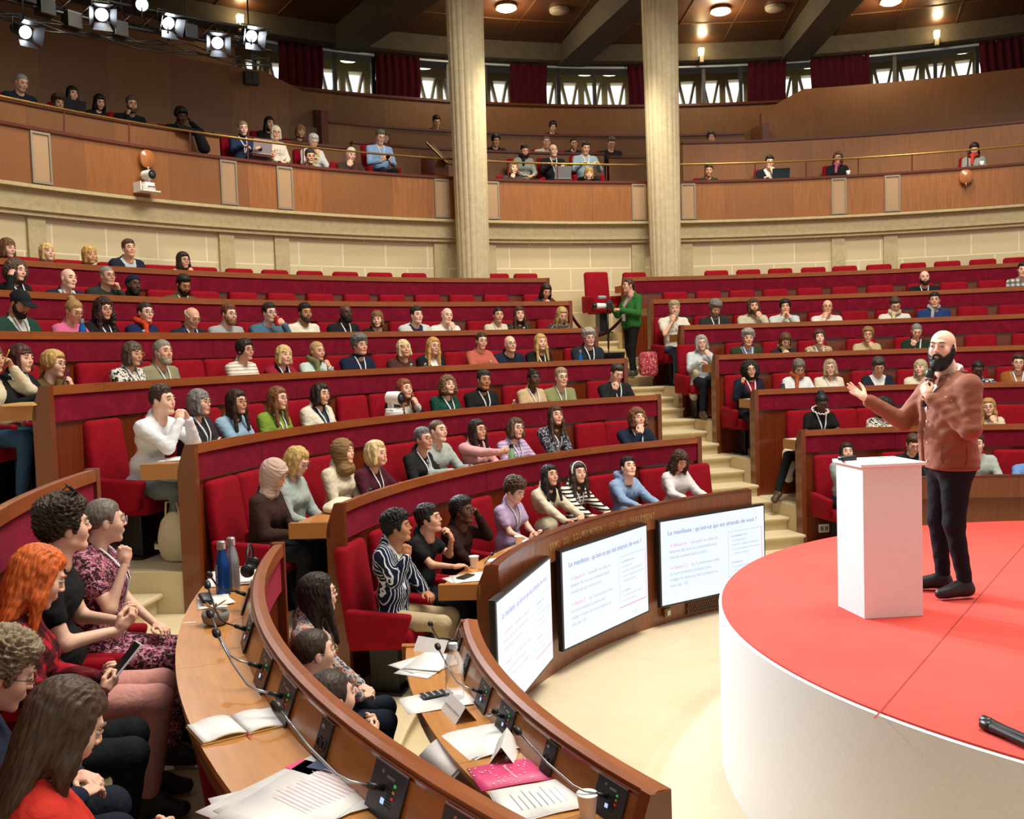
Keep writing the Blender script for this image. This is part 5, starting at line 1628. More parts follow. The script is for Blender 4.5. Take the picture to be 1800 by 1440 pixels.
    if top[0] == 'jacket':
        zl = J['belly'][2]; zt = nb[2]
        def jacket(P):
            d = torso(P, 0.020)
            for k in 'LR': d = smin(d, arm(P, k, 0.016, cut=0.90), 0.025)
            d = smin(d, collar(P, 0.014), 0.03)
            wv = 0.012 + 0.20 * np.clip((P[:, 2] - zl) / (zt - zl + 1e-6), 0, 1.4) ** 1.3 * 0.5
            d = smax(d, -smax(np.abs(P[:, 0] - nb[0] * 0.5) - wv, -(P[:, 1] - J['chest'][1] - 0.01), 0.01), 0.006)
            return smax(d, -_cap(P, nb + V3(0, 0.02, 0.0), nb + V3(0, 0.03, 0.12), 0.064 * s, 0.08), 0.01)
        grow('jacket', jacket, pts, 0.16, hb, cloth(sp.get('jackpat', 'plain:' + top[1])), root, wobb)
    if legs:
        tc = cloth(sp.get('trousers', 'plain:1c1e24'))
        if q == 0 and 'std' in J:
            o = bpy.data.objects.new('trousers', LEGMESH); COL.objects.link(o); o.parent = root
            o.material_slots[0].link = 'OBJECT'; o.material_slots[0].material = tc
            o = bpy.data.objects.new('shoes', SHOEMESH); COL.objects.link(o); o.parent = root
        else:
            def trou(P):
                hp = J['hip']; d = _cap(P, hp + V3(-0.07 * s, 0, -0.01), hp + V3(0.07 * s, 0, -0.01), 0.112 * s * fat + 0.006)
                for k in 'LR': d = smin(d, leg(P, k, 0.008, 0.93), 0.04)
                return d
            grow('trousers', trou, lp, 0.16, hb, tc, root, (0.003, 16, (1, 1, 1)))
            for k in 'LR':
                A, T_ = J['an' + k], J['to' + k]
                def shoe(P): return smax(U(0.03, _cap(P, A + V3(0, 0, -0.01), A + V3(0, 0, -0.03), 0.047), _cap(P, A + V3(0, -0.02, -0.045), T_, 0.042, 0.034), _cap(P, A + V3(0, 0.06, -0.02), T_ + V3(0, -0.05, 0.012), 0.034, 0.03)), (T_[2] - 0.040) - P[:, 2], 0.004)
                grow('shoe', shoe, [A, T_], 0.09, min(hb, 0.012), plain('shoe_' + sp.get('shoe', '222226'), '#' + sp.get('shoe', '222226'), 0.5), root)
    if sp.get('lanyard'):
        zt = nb[2] - 0.005; zb = zt - 0.30 * s
        X = []
        for sx in (-1, 1):
            for t_ in np.linspace(0, 1, 9):
                X.append((nb[0] + sx * (0.062 * (1 - t_) + 0.004), zt + (zb - zt) * t_))
        X = np.array(X, np.float32); ys = np.linspace(0.40, -0.1, 90).astype(np.float32)
        Pg = np.stack([np.repeat(X[:, 0], 90), np.tile(ys + nb[1], len(X)), np.repeat(X[:, 1], 90)], 1).astype(np.float32)
        dv = (torso(Pg, 0.014 if top[0] != 'jacket' else 0.024)).reshape(-1, 90); dv = np.minimum(dv, collar(Pg, 0.012).reshape(-1, 90))
        first = np.argmax(dv < 0.003, axis=1); yy = ys[first] + nb[1]
        L_ = [V3(X[i, 0], yy[i], X[i, 1]) for i in range(9)]; R_ = [V3(X[i, 0], yy[i], X[i, 1]) for i in range(9, 18)]
        pth = L_ + R_[::-1]
        ribbon('lanyard', pth, 0.017, M['lanyard'], root)
    if sp.get('scarf'):
        sc = sp['scarf']
        def scf(P):
            ang = np.linspace(0, 2 * PI, 13); d = None
            for a0, a1 in zip(ang[:-1], ang[1:]):
                p0 = nb + V3(0.068 * math.cos(a0), 0.066 * math.sin(a0) + 0.008, 0.028 - 0.022 * math.sin(a0)); p1 = nb + V3(0.068 * math.cos(a1), 0.066 * math.sin(a1) + 0.008, 0.028 - 0.022 * math.sin(a1))
                c = _cap(P, p0, p1, 0.030); d = c if d is None else smin(d, c, 0.02)
            c0 = J['chest']
            return smin(d, _cap(P, nb + V3(0.03, 0.08, -0.01), c0 + V3(0.05, 0.13, 0.0), 0.032, 0.024), 0.03)
        grow('scarf', scf, [nb, J['chest'] + V3(0, 0.1, 0)], 0.15, hb * 0.8, cloth('plain:' + sc), root, (0.005, 60))
    return root


# shared leg meshes for seated people behind desks
def _legs():
    def tr(P):
        d = _cap(P, (-0.075, 0, 0.54), (0.075, 0, 0.54), 0.115)
        for k in (-1, 1):
            d = smin(d, _cap(P, (k * 0.09, 0.02, 0.54), (k * 0.11, 0.40, 0.53), 0.085, 0.062), 0.04); d = smin(d, _cap(P, (k * 0.11, 0.40, 0.53), (k * 0.11, 0.34, 0.12), 0.06, 0.048), 0.03)
        return d
    V, F = snet(tr, (-0.25, -0.17, 0.02), (0.25, 0.55, 0.72), 0.026)
    lm = mesh_np('trousers', V, F); lm.materials.append(M['trouser'])
    def sh(P):
        return U(0.005, *[smax(_cap(P, (k * 0.11, 0.32, 0.05), (k * 0.12, 0.48, 0.04), 0.045, 0.035), 0.004 - P[:, 2], 0.01) for k in (-1, 1)])
    V, F = snet(sh, (-0.22, 0.2, -0.03), (0.22, 0.6, 0.14), 0.02)
    sm = mesh_np('shoes', V, F, mats=[M['black']])
    return lm, sm


LEGMESH, SHOEMESH = _legs()


def seated_joints(H, lean=0.0, aisle=False, yaw=0.0, pitch=0.0, roll=0.0, pose='lap', side=1, s=1.0, sex='m', kid=False, y0=0.07, rnd=None, deskz=0.80, legs=True):
    """H head-top height over the floor"""
    J = {}
    hs = (0.96 if sex == 'm' else 0.92) * (0.95 if kid else 1.0)
    J['hs'] = hs
    hz = H - 0.122 * hs; hy = y0 + lean
    hc = V3(0, hy, hz)
    zs = hz - 0.178 * s; ys = hy - 0.075
    sw = (0.190 if sex == 'm' else 0.160) * s * (0.85 if kid else 1)
    J['sw'] = sw; J['head'] = hc; J['Rh'] = rotm(yaw, pitch, roll)
    J['neck'] = V3(0, ys + 0.012, zs + 0.055)
    sz_ = zs - 0.018
    J['shL'] = V3(-sw, ys, sz_); J['shR'] = V3(sw, ys, sz_)
    hipz = 0.53; J['hip'] = V3(0, 0.0, hipz)
    J['chest'] = V3(0, ys + 0.01 - (ys) * 0.15, zs - 0.12 * s); t = 0.45
    J['belly'] = V3(0, ys * 0.4 + 0.01, hipz + (zs - hipz) * 0.38)
    ua, fa = 0.275 * s, 0.245 * s
    if kid: ua *= 0.88; fa *= 0.88
    W = {}; Hn = {}
    dz = deskz
    def lapw(k): W[k] = V3(k * 0.085, ys + 0.27, max(0.665, zs - 0.42)); Hn[k] = ('relax', V3(-k * 0.75, 0.65, -0.05), V3(0, -0.1, -1))
    def deskw(k): W[k] = V3(k * 0.14, max(ys + 0.30, 0.36), dz + 0.03); Hn[k] = ('relax', V3(-k * 0.8, 0.5, 0), V3(0, 0, -1))
    o = -side
    Rh = J['Rh']
    for k in (-1, 1): (lapw if pose in ('lap', 'cheek', 'temple', 'cheekup') else deskw)(k)
    if pose == 'cross':
        W = {1: V3(-0.08, ys + 0.17, zs - 0.20), -1: V3(0.08, ys + 0.20, zs - 0.24)}
        Hn = {1: ('relax', V3(-1, 0.1, 0.1), V3(0, -1, 0)), -1: ('relax', V3(1, 0.05, 0.1), V3(0, -1, 0))}
    if pose == 'mouth':
        W[side] = hc + Rh @ V3(side * 0.055, 0.125, -0.185); Hn[side] = ('soft', Rh @ V3(-side * 0.30, -0.05, 1), Rh @ V3(-side * 0.2, -1, 0))
    if pose == 'cheek':
        W[side] = hc + Rh @ V3(side * 0.085, 0.07, -0.165); Hn[side] = ('fist', Rh @ V3(-side * 0.1, -0.05, 1), Rh @ V3(-side * 1, -0.3, 0))
    if pose == 'cheekup':
        W[side] = hc + V3(side * 0.17, 0.12, -0.17); Hn[side] = ('fist', V3(-side * 0.1, 0.0, 1), V3(-side * 1, -0.3, 0))
    if pose == 'temple':
        W[side] = hc + Rh @ V3(side * 0.135, 0.06, -0.07); Hn[side] = ('soft', Rh @ V3(-side * 0.35, -0.15, 1), Rh @ V3(-side * 1, -0.3, 0))
    if pose in ('clasp', 'claspmouth'):
        for k in (-1, 1):
            W[k] = hc + Rh @ V3(k * 0.05, 0.17, -0.155); Hn[k] = ('soft' if pose == 'clasp' else 'grip', Rh @ V3(-k * 0.45, -0.25, 1), Rh @ V3(-k * 1, -0.3, -0.2))
    if pose == 'clasplow':
        for k in (-1, 1): W[k] = V3(k * 0.085, ys + 0.30, zs - 0.21); Hn[k] = ('grip', V3(-k * 0.7, 0.4, 0.35), V3(-k * 0.4, -1, 0.1))
    if pose == 'clasplap':
        for k in (-1, 1): W[k] = V3(k * 0.075, ys + 0.47, zs - 0.27); Hn[k] = ('grip', V3(-k * 0.7, 0.5, 0.1), V3(-k * 0.4, -0.6, -0.5))
    if pose == 'phone':
        for k in (-1, 1): W[k] = V3(k * 0.075, ys + 0.27, zs - 0.27); Hn[k] = ('grip', V3(-k * 0.35, 0.75, 0.55), V3(-k * 0.7, -0.5, 0.6))
    if pose == 'write':
        W[side] = V3(side * 0.12, max(ys + 0.34, 0.42), dz + 0.035); Hn[side] = ('grip', V3(-side * 0.3, 0.9, -0.1), V3(-side * 0.3, 0, -1))
    if pose == 'drink':
        W[side] = hc + Rh @ V3(side * 0.09, 0.15, -0.13); Hn[side] = ('grip', Rh @ V3(-side * 0.8, 0.1, 0.35), Rh @ V3(-side * 0.2, -1, 0.2))
    if pose == 'reach':
        W[side] = V3(side * 0.10, ys + 0.47, dz + 0.17); Hn[side] = ('grip', V3(-side * 0.2, 1, 0.1), V3(-side * 1, 0, 0))
    for k, n in ((-1, 'L'), (1, 'R')):
        pole = V3(k * 0.55, -0.15, -1) if pose not in ('cross',) else V3(k * 1.0, 0.1, -0.4)
        if Hn[k][0] == 'fist' or (pose in ('mouth', 'clasp', 'claspmouth', 'drink', 'temple') and W[k][2] > zs - 0.1): pole = V3(k * 0.45, 0.35, -1)
        E_, Wk = ik(J['sh' + n], W[k].astype(np.float32), ua, fa, pole)
        J['el' + n] = E_.astype(np.float32); J['wr' + n] = Wk.astype(np.float32); J['hand' + n] = Hn[k]
    if legs:
        J['std'] = 1
        for k, n in ((-1, 'L'), (1, 'R')):
            J['hp' + n] = V3(k * 0.09, 0.02, 0.54); J['kn' + n] = V3(k * 0.11, 0.40, 0.53); J['an' + n] = V3(k * 0.11, 0.34, 0.11); J['to' + n] = V3(k * 0.12, 0.48, 0.045)
    if legs and aisle:
        J.pop('std')
        J['knR'] = V3(0.42, 0.22, 0.56); J['anR'] = V3(0.58, 0.26, 0.12); J['toR'] = V3(0.66, 0.36, 0.03)
        J['knL'] = V3(0.10, 0.42, 0.53); J['anL'] = V3(0.30, 0.36, 0.11); J['toL'] = V3(0.36, 0.46, 0.045)
    return J
# ================================================================ visitors in the tiers and the gallery
SPK = Vector((-1.75, -0.55, 2.6))


def parse(flags):
    d = {}
    for f in flags.split():
        if f[0] == 'g': d['glasses'] = f[2:] if len(f) > 2 and f[1] == ':' else True
        elif f.startswith('b:'): d['beard'] = f[2:]
        elif f.startswith('s:'): d['scarf'] = f[2:]
        elif f == 'l': d['lanyard'] = True
        elif f == 'd': d['down'] = True
        elif f == 't': d['turtle'] = True
        elif f == 'hood': d['hood'] = True
        elif f == 'short': d['short'] = True
        elif f == 'B': d['big'] = True
        elif f == 'leg': d['legv'] = True
        elif f == 'r': d['right'] = True
        elif f == 'u': d['up'] = True
    return d


def place(R, az, ztop, F, label, sex, skin, hair, hc, top, pose, flags, group, q=0, look=SPK, ry=0.075, side=None, legs=True, **kw):
    rnd = random.Random(label)
    fl = parse(flags)
    rz = PI - rad(az)
    loc = pol(R, az, F)
    headw = pol(R - ry, az, ztop - 0.12)
    v = Vector(look) - headw
    # world direction -> local yaw (local +y is forward)
    lx = v.x * math.cos(-rz) - v.y * math.sin(-rz); ly = v.x * math.sin(-rz) + v.y * math.cos(-rz)
    yaw = math.atan2(-lx, ly); yaw = max(-1.15, min(1.15, yaw)) + rnd.uniform(-0.14, 0.14)
    pitch = math.atan2(v.z, math.hypot(v.x, v.y)) * 0.6 + rnd.uniform(-0.06, 0.05)
    lean = rnd.uniform(-0.02, 0.03)
    if fl.get('down'): pitch = -0.42 + rnd.uniform(-0.08, 0.05); yaw *= 0.35; lean += 0.04
    if fl.get('up'): pitch += 0.12
    if fl.get('right'): yaw -= 0.5
    if pose in ('claspmouth', 'write'): lean += 0.14
    kid = 'boy' in label or 'girl' in label
    s = 0.97 if sex == 'm' else 0.91
    if kid: s = 0.88
    side = side if side is not None else (1 if rnd.random() < 0.55 else -1)
    J = seated_joints(ztop - F, lean=lean, yaw=yaw, pitch=pitch, roll=rnd.uniform(-0.09, 0.09), pose=pose, side=side, s=s, sex=sex, kid=kid, y0=ry, legs=legs, aisle='ruffled-collar' in label)
    sp = dict(sex=sex, skin=skin, hair=hair, hc=hc, top=top, s=s, kid=kid, tonek=rnd.uniform(0.93, 1.04), **fl)
    sp['fat'] = kw.get('fat', rnd.uniform(0.92, 1.08))
    sp.update(kw.get('extra', {}))
    return figure(J, sp, loc, rz, label, group, q), J


def short_of(label): return label


def seccode(az): return 'middle' if az < -54.5 else 'right'


def clip_words(lab, n):
    ws = lab.replace(',', '').split()[:n]
    while ws[-1] in ('in', 'with', 'and', 'of', 'the', 'a', 'on', 'behind', 'at', 'his', 'her', 'its', 'near', 'under', 'beside', 'to'): ws.pop()
    return ' '.join(ws)


FIG = {}
byrow = {}
for row, az, zt, lab, sex, skin, hair, hc, top, pose, flags in PEOPLE:
    sec = seccode(az)
    R = RL[row] + 0.755
    q = 1 if (row <= 2 and sec == 'middle') or (row == 3 and az < -88) else 0
    ex = {}
    if 'leg' in flags.split(): ex = {'trousers': 'plain:3a4a58' if 'T-shirt' in lab else 'plain:1c2028', 'shoe': '4a3a2a'}
    for kk, cc in (('yellow pen', 'plain:2e4a68'), ('young man in white shirt', 'plain:6c7272'), ('striped shirt, elbow', 'plain:bca884'), ('pink hijab', 'plain:121216'), ('ruffled-collar', 'plain:1c2026')):
        if kk in lab: ex = dict(ex, trousers=cc)
    if 'striped shirt, elbow' in lab: ex = dict(ex, jackpat='stripev:141c34:d8dce4')
    o, J = place(R, az, zt, FL[row], lab, sex, skin, hair, hc, top, pose, flags, 'audience in the %s block' % sec, q=1 if 'shoe' in ex else q, extra=ex)
    FIG[lab] = (o, J)
    byrow.setdefault((sec, row), []).append((az, lab))
    chair(row, az + 0.0, 'red velour seat of the ' + clip_words(lab, 10), 'red seats of the %s block' % sec)
SEC = {'M': 'middle', 'R': 'right'}
for (sc, row), azs in EMPTY.items():
    n = len(azs)
    for j, a in enumerate(azs):
        if row == 7 and (abs(a + 63.08) < 2.3 or abs(a + 46.09) < 2.3): continue
        near = sorted(byrow.get((SEC[sc], row), []), key=lambda t: abs(t[0] - a))
        if near and abs(near[0][0] - a) < 5.5 and not (len(azs) > 8):
            lab = 'empty red seat just %s of the %s' % ('right' if a > near[0][0] else 'left', clip_words(near[0][1], 8))
        else:
            ords = ['leftmost', 'second', 'third', 'fourth', 'fifth', 'sixth', 'seventh', 'eighth', 'ninth', 'tenth', 'eleventh', 'twelfth', 'thirteenth', 'fourteenth']
            lab = '%s empty red seat from the left in the %s row, %s block' % (ords[j], ROWN[row], SEC[sc])
        chair(row, a, lab, 'red seats of the %s block' % SEC[sc])
for r, az, zt, lab, sex, skin, hair, hc, top, pose, flags in GALLERY:
    F = zt - 1.27
    o, J = place(r + 0.07, az, zt, F, lab, sex, skin, hair, hc, top, pose, flags, 'visitors in the gallery', q=0, legs=r > 13.02)
    FIG[lab] = (o, J)
    chair(7, az, 'red seat in the gallery under the ' + clip_words(lab, 9), 'red seats of the gallery', r=r + 0.06, f=F)
# ================================================================ podium, speaker, camera operator, foreground audience
A_, B_, C_ = Vector((-2.212, -1.262)), Vector((-1.971, -1.478)), Vector((-1.698, -1.226))
D_ = A_ + (C_ - B_)
ctr = (A_ + C_) / 2
pd = tag(empty('podium', (ctr.x, ctr.y, SZ)), 'plain white podium standing on the red stage before the speaker', 'podium')
def prism(quadpts, z0, z1, grow_=0.0):
    q = [Vector((p.x - ctr.x, p.y - ctr.y)) for p in quadpts]
    q = [p + p.normalized() * grow_ for p in q]
    b = MB(); b.add([(p.x, p.y, z0) for p in q] + [(p.x, p.y, z1) for p in q], [(3, 2, 1, 0), (4, 5, 6, 7)] + [(i, (i + 1) % 4, (i + 1) % 4 + 4, i + 4) for i in range(4)])
    return b
prism([A_, B_, C_, D_], 0, 0.93).build('body', M['white'], pd, bevel=0.004)
prism([A_, B_, C_, D_], 0.93, 0.952, 0.025).build('top_board', M['white'], pd, bevel=0.004)
ux = (C_ - B_).normalized(); uy = (A_ - B_).normalized()
pang = math.atan2(ux.y, ux.x)
def onpod(u, v): p = B_ + ux * u + uy * v; return Vector((p.x, p.y, SZ + 0.953))
o = tag(empty('glasses_case', onpod(0.02, 0.22), pang + 0.25), 'small black rounded case on the podium top', 'case')
b = MB(); b.box((0, 0, 0.014), (0.12, 0.05, 0.028)); b.build('shell', M['black'], o, smooth=True, bevel=0.012, seg=3)
o = tag(empty('speech_notes', onpod(0.20, 0.16), pang), 'white sheets of notes on the podium top', 'paper')
b = MB(); b.box((0, 0, 0.002), (0.26, 0.19, 0.004)); b.build('sheet', M['paper'], o)
b = MB(); b.box((0.05, 0.08, 0.0055), (0.045, 0.018, 0.003)); b.build('green_tab', plain('green_tab', '#3fc46a', 0.6), o)

# --- the speaker
f_ = Vector((-0.80, -0.60)).normalized()
rz = math.atan2(f_.y, f_.x) - PI / 2
J = dict(sw=0.205, neck=V3(0, -0.035, 1.455), head=V3(0.0, 0.035, 1.630), hs=1.0, Rh=rotm(0.80, 0.02, -0.03))
J.update(shL=V3(-0.205, -0.05, 1.385), shR=V3(0.205, 0.01, 1.385), chest=V3(0, 0.0, 1.27), belly=V3(0, 0.015, 1.06), hip=V3(0, -0.01, 0.90))
J.update(elL=V3(-0.285, -0.02, 1.115), wrL=V3(-0.085, 0.165, 1.325), elR=V3(0.255, 0.20, 1.135), wrR=V3(0.235, 0.455, 1.30))
J['handL'] = ('grip', V3(0.45, 0.12, 0.72), V3(0.35, -0.9, -0.2)); J['handR'] = ('open', V3(0.02, 0.78, 0.62), V3(-0.72, -0.30, 0.66))
for k, n in ((-1, 'L'), (1, 'R')):
    J['hp' + n] = V3(k * 0.095, -0.01, 0.90); J['kn' + n] = V3(k * 0.10, 0.02 + 0.01 * k, 0.49); J['an' + n] = V3(k * 0.11, -0.03 + 0.025 * k, 0.10); J['to' + n] = V3(k * 0.14, 0.15 + 0.03 * k, 0.042)
spk = dict(sex='m', skin='L', hair='bald', hc='1c1816', top='plain:f0f0f2', s=1.0, fat=1.22, short=True, beard='1a1614', beard_scale=(1.06, 1.08, 1.16, 0.002), trousers='plain:15171f', shoe='141416', tonek=1.0)
spot = Vector((-1.70, -0.60, SZ))
root = figure(J, spk, spot, rz, 'bearded bald man in rust-brown jacket speaking into a microphone on stage', None, 2)
RUST = NT('rust_cotton_jacket')
v = RUST.coords('Object'); fo = RUST.noise(v, 7, 4, 0.6, 1.2); we = RUST.noise(v, 300, 2)
RUST.set('Base Color', RUST.mix(srgb('#8c4c2e'), srgb('#723a22'), fo)); RUST.set('Roughness', 0.82); RUST.set('Sheen Weight', 0.15)
RUST.bump(RUST.math('ADD', RUST.noise(RUST.coords('Object', scale=(1, 1, 1.2)), 7, 2, 0.5, 0.8), RUST.math('MULTIPLY', we, 0.04)), 0.4, 0.03)
def jk(P):
    d = _cap(P, J['shL'] * V3(0.82, 1, 1), J['shR'] * V3(0.82, 1, 1), 0.078)
    d = smin(d, _cap(P, V3(-0.08, 0.005, 1.25), V3(0.08, 0.005, 1.25), 0.146), 0.08)
    d = smin(d, _cap(P, V3(-0.075, 0.01, 1.06), V3(0.075, 0.01, 1.06), 0.150), 0.10)
    d = smin(d, _cap(P, V3(-0.07, -0.005, 0.88), V3(0.07, -0.005, 0.88), 0.158), 0.10)
    for n in 'LR':
        S, E_, W_ = J['sh' + n], J['el' + n], J['wr' + n]
        d = smin(d, _cap(P, S, E_, 0.076, 0.062), 0.035); d = smin(d, _cap(P, E_, E_ + (W_ - E_) * 0.90, 0.061, 0.046), 0.02)
    d = smin(d, _cap(P, V3(0, -0.045, 1.41), V3(0, -0.03, 1.468), 0.082, 0.074), 0.035)
    d = smax(d, -_cap(P, V3(0, -0.02, 1.46), V3(0, 0.02, 1.60), 0.066, 0.09), 0.008)
    wd = 0.018 + 0.05 * np.clip((P[:, 2] - 1.05) / 0.4, 0, 1)
    d = smax(d, -smax(np.abs(P[:, 0] - 0.03) - wd, 0.07 - P[:, 1], 0.01), 0.005)
    return smax(d, 0.845 - P[:, 2] + 0.02 * P[:, 1], 0.008)
V, F = snet(jk, (-0.45, -0.3, 0.8), (0.45, 0.6, 1.55), 0.0095)
N = vnorm(V, F)
amp = 0.003 + 0.005 * np.exp(-((V[:, 2] - 1.12) / 0.12) ** 2) * (np.abs(V[:, 0]) > 0.12)
V = V + N * (amp * wob(V, 15, 2, (1, 1, 1.2)) + 0.0012 * wob(V, 40, 5))[:, None]
jo = link('jacket', mesh_np('jacket', V, F, mats=[RUST.m]), root)
# collar flaps, hem seam, pocket, cuffs, buttons
def slab(P, a, b_, c, th): return None
b = MB()
for sx in (-1, 1):
    P0, P1, P2, P3 = Vector((sx * 0.068, -0.055, 1.480)), Vector((sx * 0.112, -0.02, 1.405)), Vector((sx * 0.075, 0.105, 1.385)), Vector((sx * 0.040, 0.070, 1.452))
    nn = (P1 - P0).cross(P3 - P0).normalized() * 0.006 * sx
    b.add([P0, P1, P2, P3, P0 + nn, P1 + nn, P2 + nn, P3 + nn], [(0, 1, 2, 3), (7, 6, 5, 4), (0, 4, 5, 1), (1, 5, 6, 2), (2, 6, 7, 3), (3, 7, 4, 0)])
b.tube([(-0.07, -0.052, 1.478), (-0.05, -0.098, 1.474), (0, -0.112, 1.472), (0.05, -0.098, 1.474), (0.07, -0.052, 1.478)], 0.010, 8)
b.build('collar', RUST.m, jo, smooth=True, bevel=0.003)
for k_, (n, e) in enumerate((('L', 0.93), ('R', 0.93))):
    W_, E_ = J['wr' + n], J['el' + n]
    p0 = E_ + (W_ - E_) * 0.88; p1 = E_ + (W_ - E_) * 0.955
    b = MB(); b.tube([tuple(map(float, p0)), tuple(map(float, p1))], [0.043, 0.041], 16); b.build('shirt_cuff', M['paper'], root, smooth=True, angle=0.7)
def surf_y(x, z, sgn=-1):
    pass
yy = np.linspace(-0.45, 0.1, 200).astype(np.float32)
def left_x(y, z):
    xs = np.linspace(-0.45, 0.0, 220).astype(np.float32); Pq = np.stack([xs, np.full(220, y, np.float32), np.full(220, z, np.float32)], 1)
    return float(xs[np.argmax(jk(Pq) < 0)])
b = MB()
def seam(pts): b.tube([(left_x(y, z) - 0.003, y, z) for y, z in pts], 0.0022, 5)
seam([(-0.02, 1.00), (0.05, 1.00), (0.12, 1.00)]); seam([(-0.02, 1.00), (-0.02, 0.93), (-0.01, 0.88)]); seam([(0.12, 1.0), (0.12, 0.94), (0.115, 0.89)])
seam([(y, 0.865) for y in np.linspace(-0.13, 0.12, 8)])
b.build('pocket_stitching', plain('dark_rust', '#6e3526', 0.8), jo)
b = MB()
for z_ in (1.30, 1.16, 1.02, 0.90): b.lathe([(0.008, 0), (0.008, 0.004), (0.002, 0.005)], 10, (-0.045 if z_ < 1.2 else -0.06, 0.158, z_), Euler((-PI / 2, 0, 0)).to_matrix())
b.build('buttons', plain('pale_button', '#d9c7b4', 0.4), jo)
# microphone in his hand
mh = Vector([float(x) for x in (J['wrL'] + basis(J['handL'][1], J['handL'][2]) @ V3(-0.006, 0.072, -0.034))])
Rz = Matrix.Rotation(rz, 3, 'Z')
mic = tag(empty('handheld_microphone', spot + Rz @ mh, rz), 'black handheld microphone with orange ring at the speaker’s mouth', 'microphone')
R_ = Vector((-0.06, -0.17, 1)).to_track_quat('Z', 'Y').to_matrix()
b = MB(); b.lathe([(0.012, -0.13), (0.016, -0.12), (0.017, -0.02), (0.021, 0.06)], 20, R=R_); b.build('body', M['black'], mic, smooth=True, angle=0.8)
b = MB(); b.lathe([(0.022, 0.06), (0.027, 0.07), (0.028, 0.09), (0.024, 0.115), (0.012, 0.126)], 20, R=R_); b.build('grille', M['dark'], mic, smooth=True)
b = MB(); b.lathe([(0.0175, -0.088), (0.0200, -0.083), (0.0200, -0.077), (0.0175, -0.072)], 20, R=R_); b.build('ring', plain('orange_ring', '#e07a20', 0.5), mic, smooth=True)
b = MB(); b.lathe([(0.0222, 0.055), (0.0235, 0.058), (0.0235, 0.062), (0.0222, 0.065)], 20, R=R_); b.build('collar_ring', M['steel'], mic, smooth=True)
# microphones lying on the stage
for j, (p, rr, lab) in enumerate((((-0.99, -2.93), 0.35, 'black and silver handheld microphone lying on the red stage edge'), ((-1.00, -2.885), 0.40, 'all black microphone lying beside the silver one on stage'))):
    m2 = tag(empty('stage_microphone', (p[0], p[1], SZ + 0.024), rr - 0.95), lab, 'microphone', 'microphones lying on the stage')
    Rm = Vector((1, 0, 0.0)).to_track_quat('Z', 'Y').to_matrix()
    b = MB(); b.lathe([(0.017, 0.05), (0.017, 0.16), (0.021, 0.22)][::-1] if False else [(0.021, 0.05), (0.017, 0.12), (0.016, 0.24)], 18, R=Rm); b.build('body', M['dark'] if j == 0 else M['black'], m2, smooth=True, angle=0.8)
    b = MB(); b.lathe([(0.012, -0.012), (0.023, 0.0), (0.0235, 0.03), (0.021, 0.05)], 18, R=Rm); b.build('grille', M['black'], m2, smooth=True)
# carpet seams
b = MB()
for p, q in (((-1.30, -2.93), (-1.47, 0.9)), ((-1.47, 0.9), (-1.52, 2.3))):
    P0, P1 = Vector((*p, SZ + 0.0006)), Vector((*q, SZ + 0.0006)); b.box((P0 + P1) / 2, (0.008, (P1 - P0).length, 0.0012), Matrix.Rotation(math.atan2(P1.y - P0.y, P1.x - P0.x) - PI / 2, 3, 'Z'))
b.build('seam', plain('seam_dark_red', '#8e2f28', 0.9), stg)  # darker red strips along the carpet joints

# --- camera operator on the right aisle
fo_ = (Vector((-4.6, -1.5)) - Vector((-8.1, 6.0))).normalized()
rz2 = math.atan2(-1.0, -0.15) - PI / 2 + 0.0
rz2 = 2.72
base = Vector((-8.06, 6.07, FL[6] - 0.29))
J = dict(sw=0.155, neck=V3(0, -0.03, 1.285), head=V3(0, 0.03, 1.425), hs=0.90, Rh=rotm(-0.15, 0.06, 0))
J.update(shL=V3(-0.155, -0.04, 1.22), shR=V3(0.155, -0.04, 1.22), chest=V3(0, -0.02, 1.12), belly=V3(0, -0.01, 0.96), hip=V3(0, -0.01, 0.84))
J.update(elL=V3(-0.23, 0.02, 0.98), wrL=V3(-0.05, 0.24, 1.05), elR=V3(0.22, 0.10, 0.98), wrR=V3(0.10, 0.30, 1.12))
J['handL'] = ('grip', V3(0.3, 0.9, 0.2), V3(0.6, 0, -1)); J['handR'] = ('grip', V3(-0.2, 0.9, 0.3), V3(-1, 0, 0))
for k, n in ((-1, 'L'), (1, 'R')):
    J['hp' + n] = V3(k * 0.085, -0.01, 0.82); J['kn' + n] = V3(k * 0.10, 0.02 - 0.04 * k, 0.46); J['an' + n] = V3(k * 0.12, -0.03 - 0.10 * k, 0.08); J['to' + n] = V3(k * 0.14, 0.12 - 0.10 * k, 0.042)
figure(J, dict(sex='f', skin='M', hair='pony', hc='4a3020', top='jacket:2f6a30:a8a4a8', s=0.92, fat=1.0, glasses='6a5a40', lanyard=False, trousers='plain:141418', shoe='3a3c30', short=False), base, rz2,
       'camerawoman in green cardigan and black trousers standing on the right aisle', None, 1)
cl = Matrix.Rotation(rz2, 3, 'Z')
ribbon('lanyard', [V3(-0.06, 0.03, 1.26), V3(-0.05, 0.09, 1.15), V3(-0.01, 0.115, 1.03), V3(0.0, 0.12, 0.98), V3(0.01, 0.115, 1.03), V3(0.05, 0.09, 1.15), V3(0.06, 0.03, 1.26)], 0.018, plain('coral_lanyard', '#d8604a', 0.7), [o for o in bpy.data.objects if 'camerawoman' in str(o.get('label', ''))][0])
b = MB(); b.box((0, 0.13, 0.93), (0.08, 0.005, 0.11)); b.build('badge', M['paper'], [o for o in bpy.data.objects if 'camerawoman' in str(o.get('label', ''))][0])
cp = base + cl @ Vector((0.02, 0.42, 1.12))
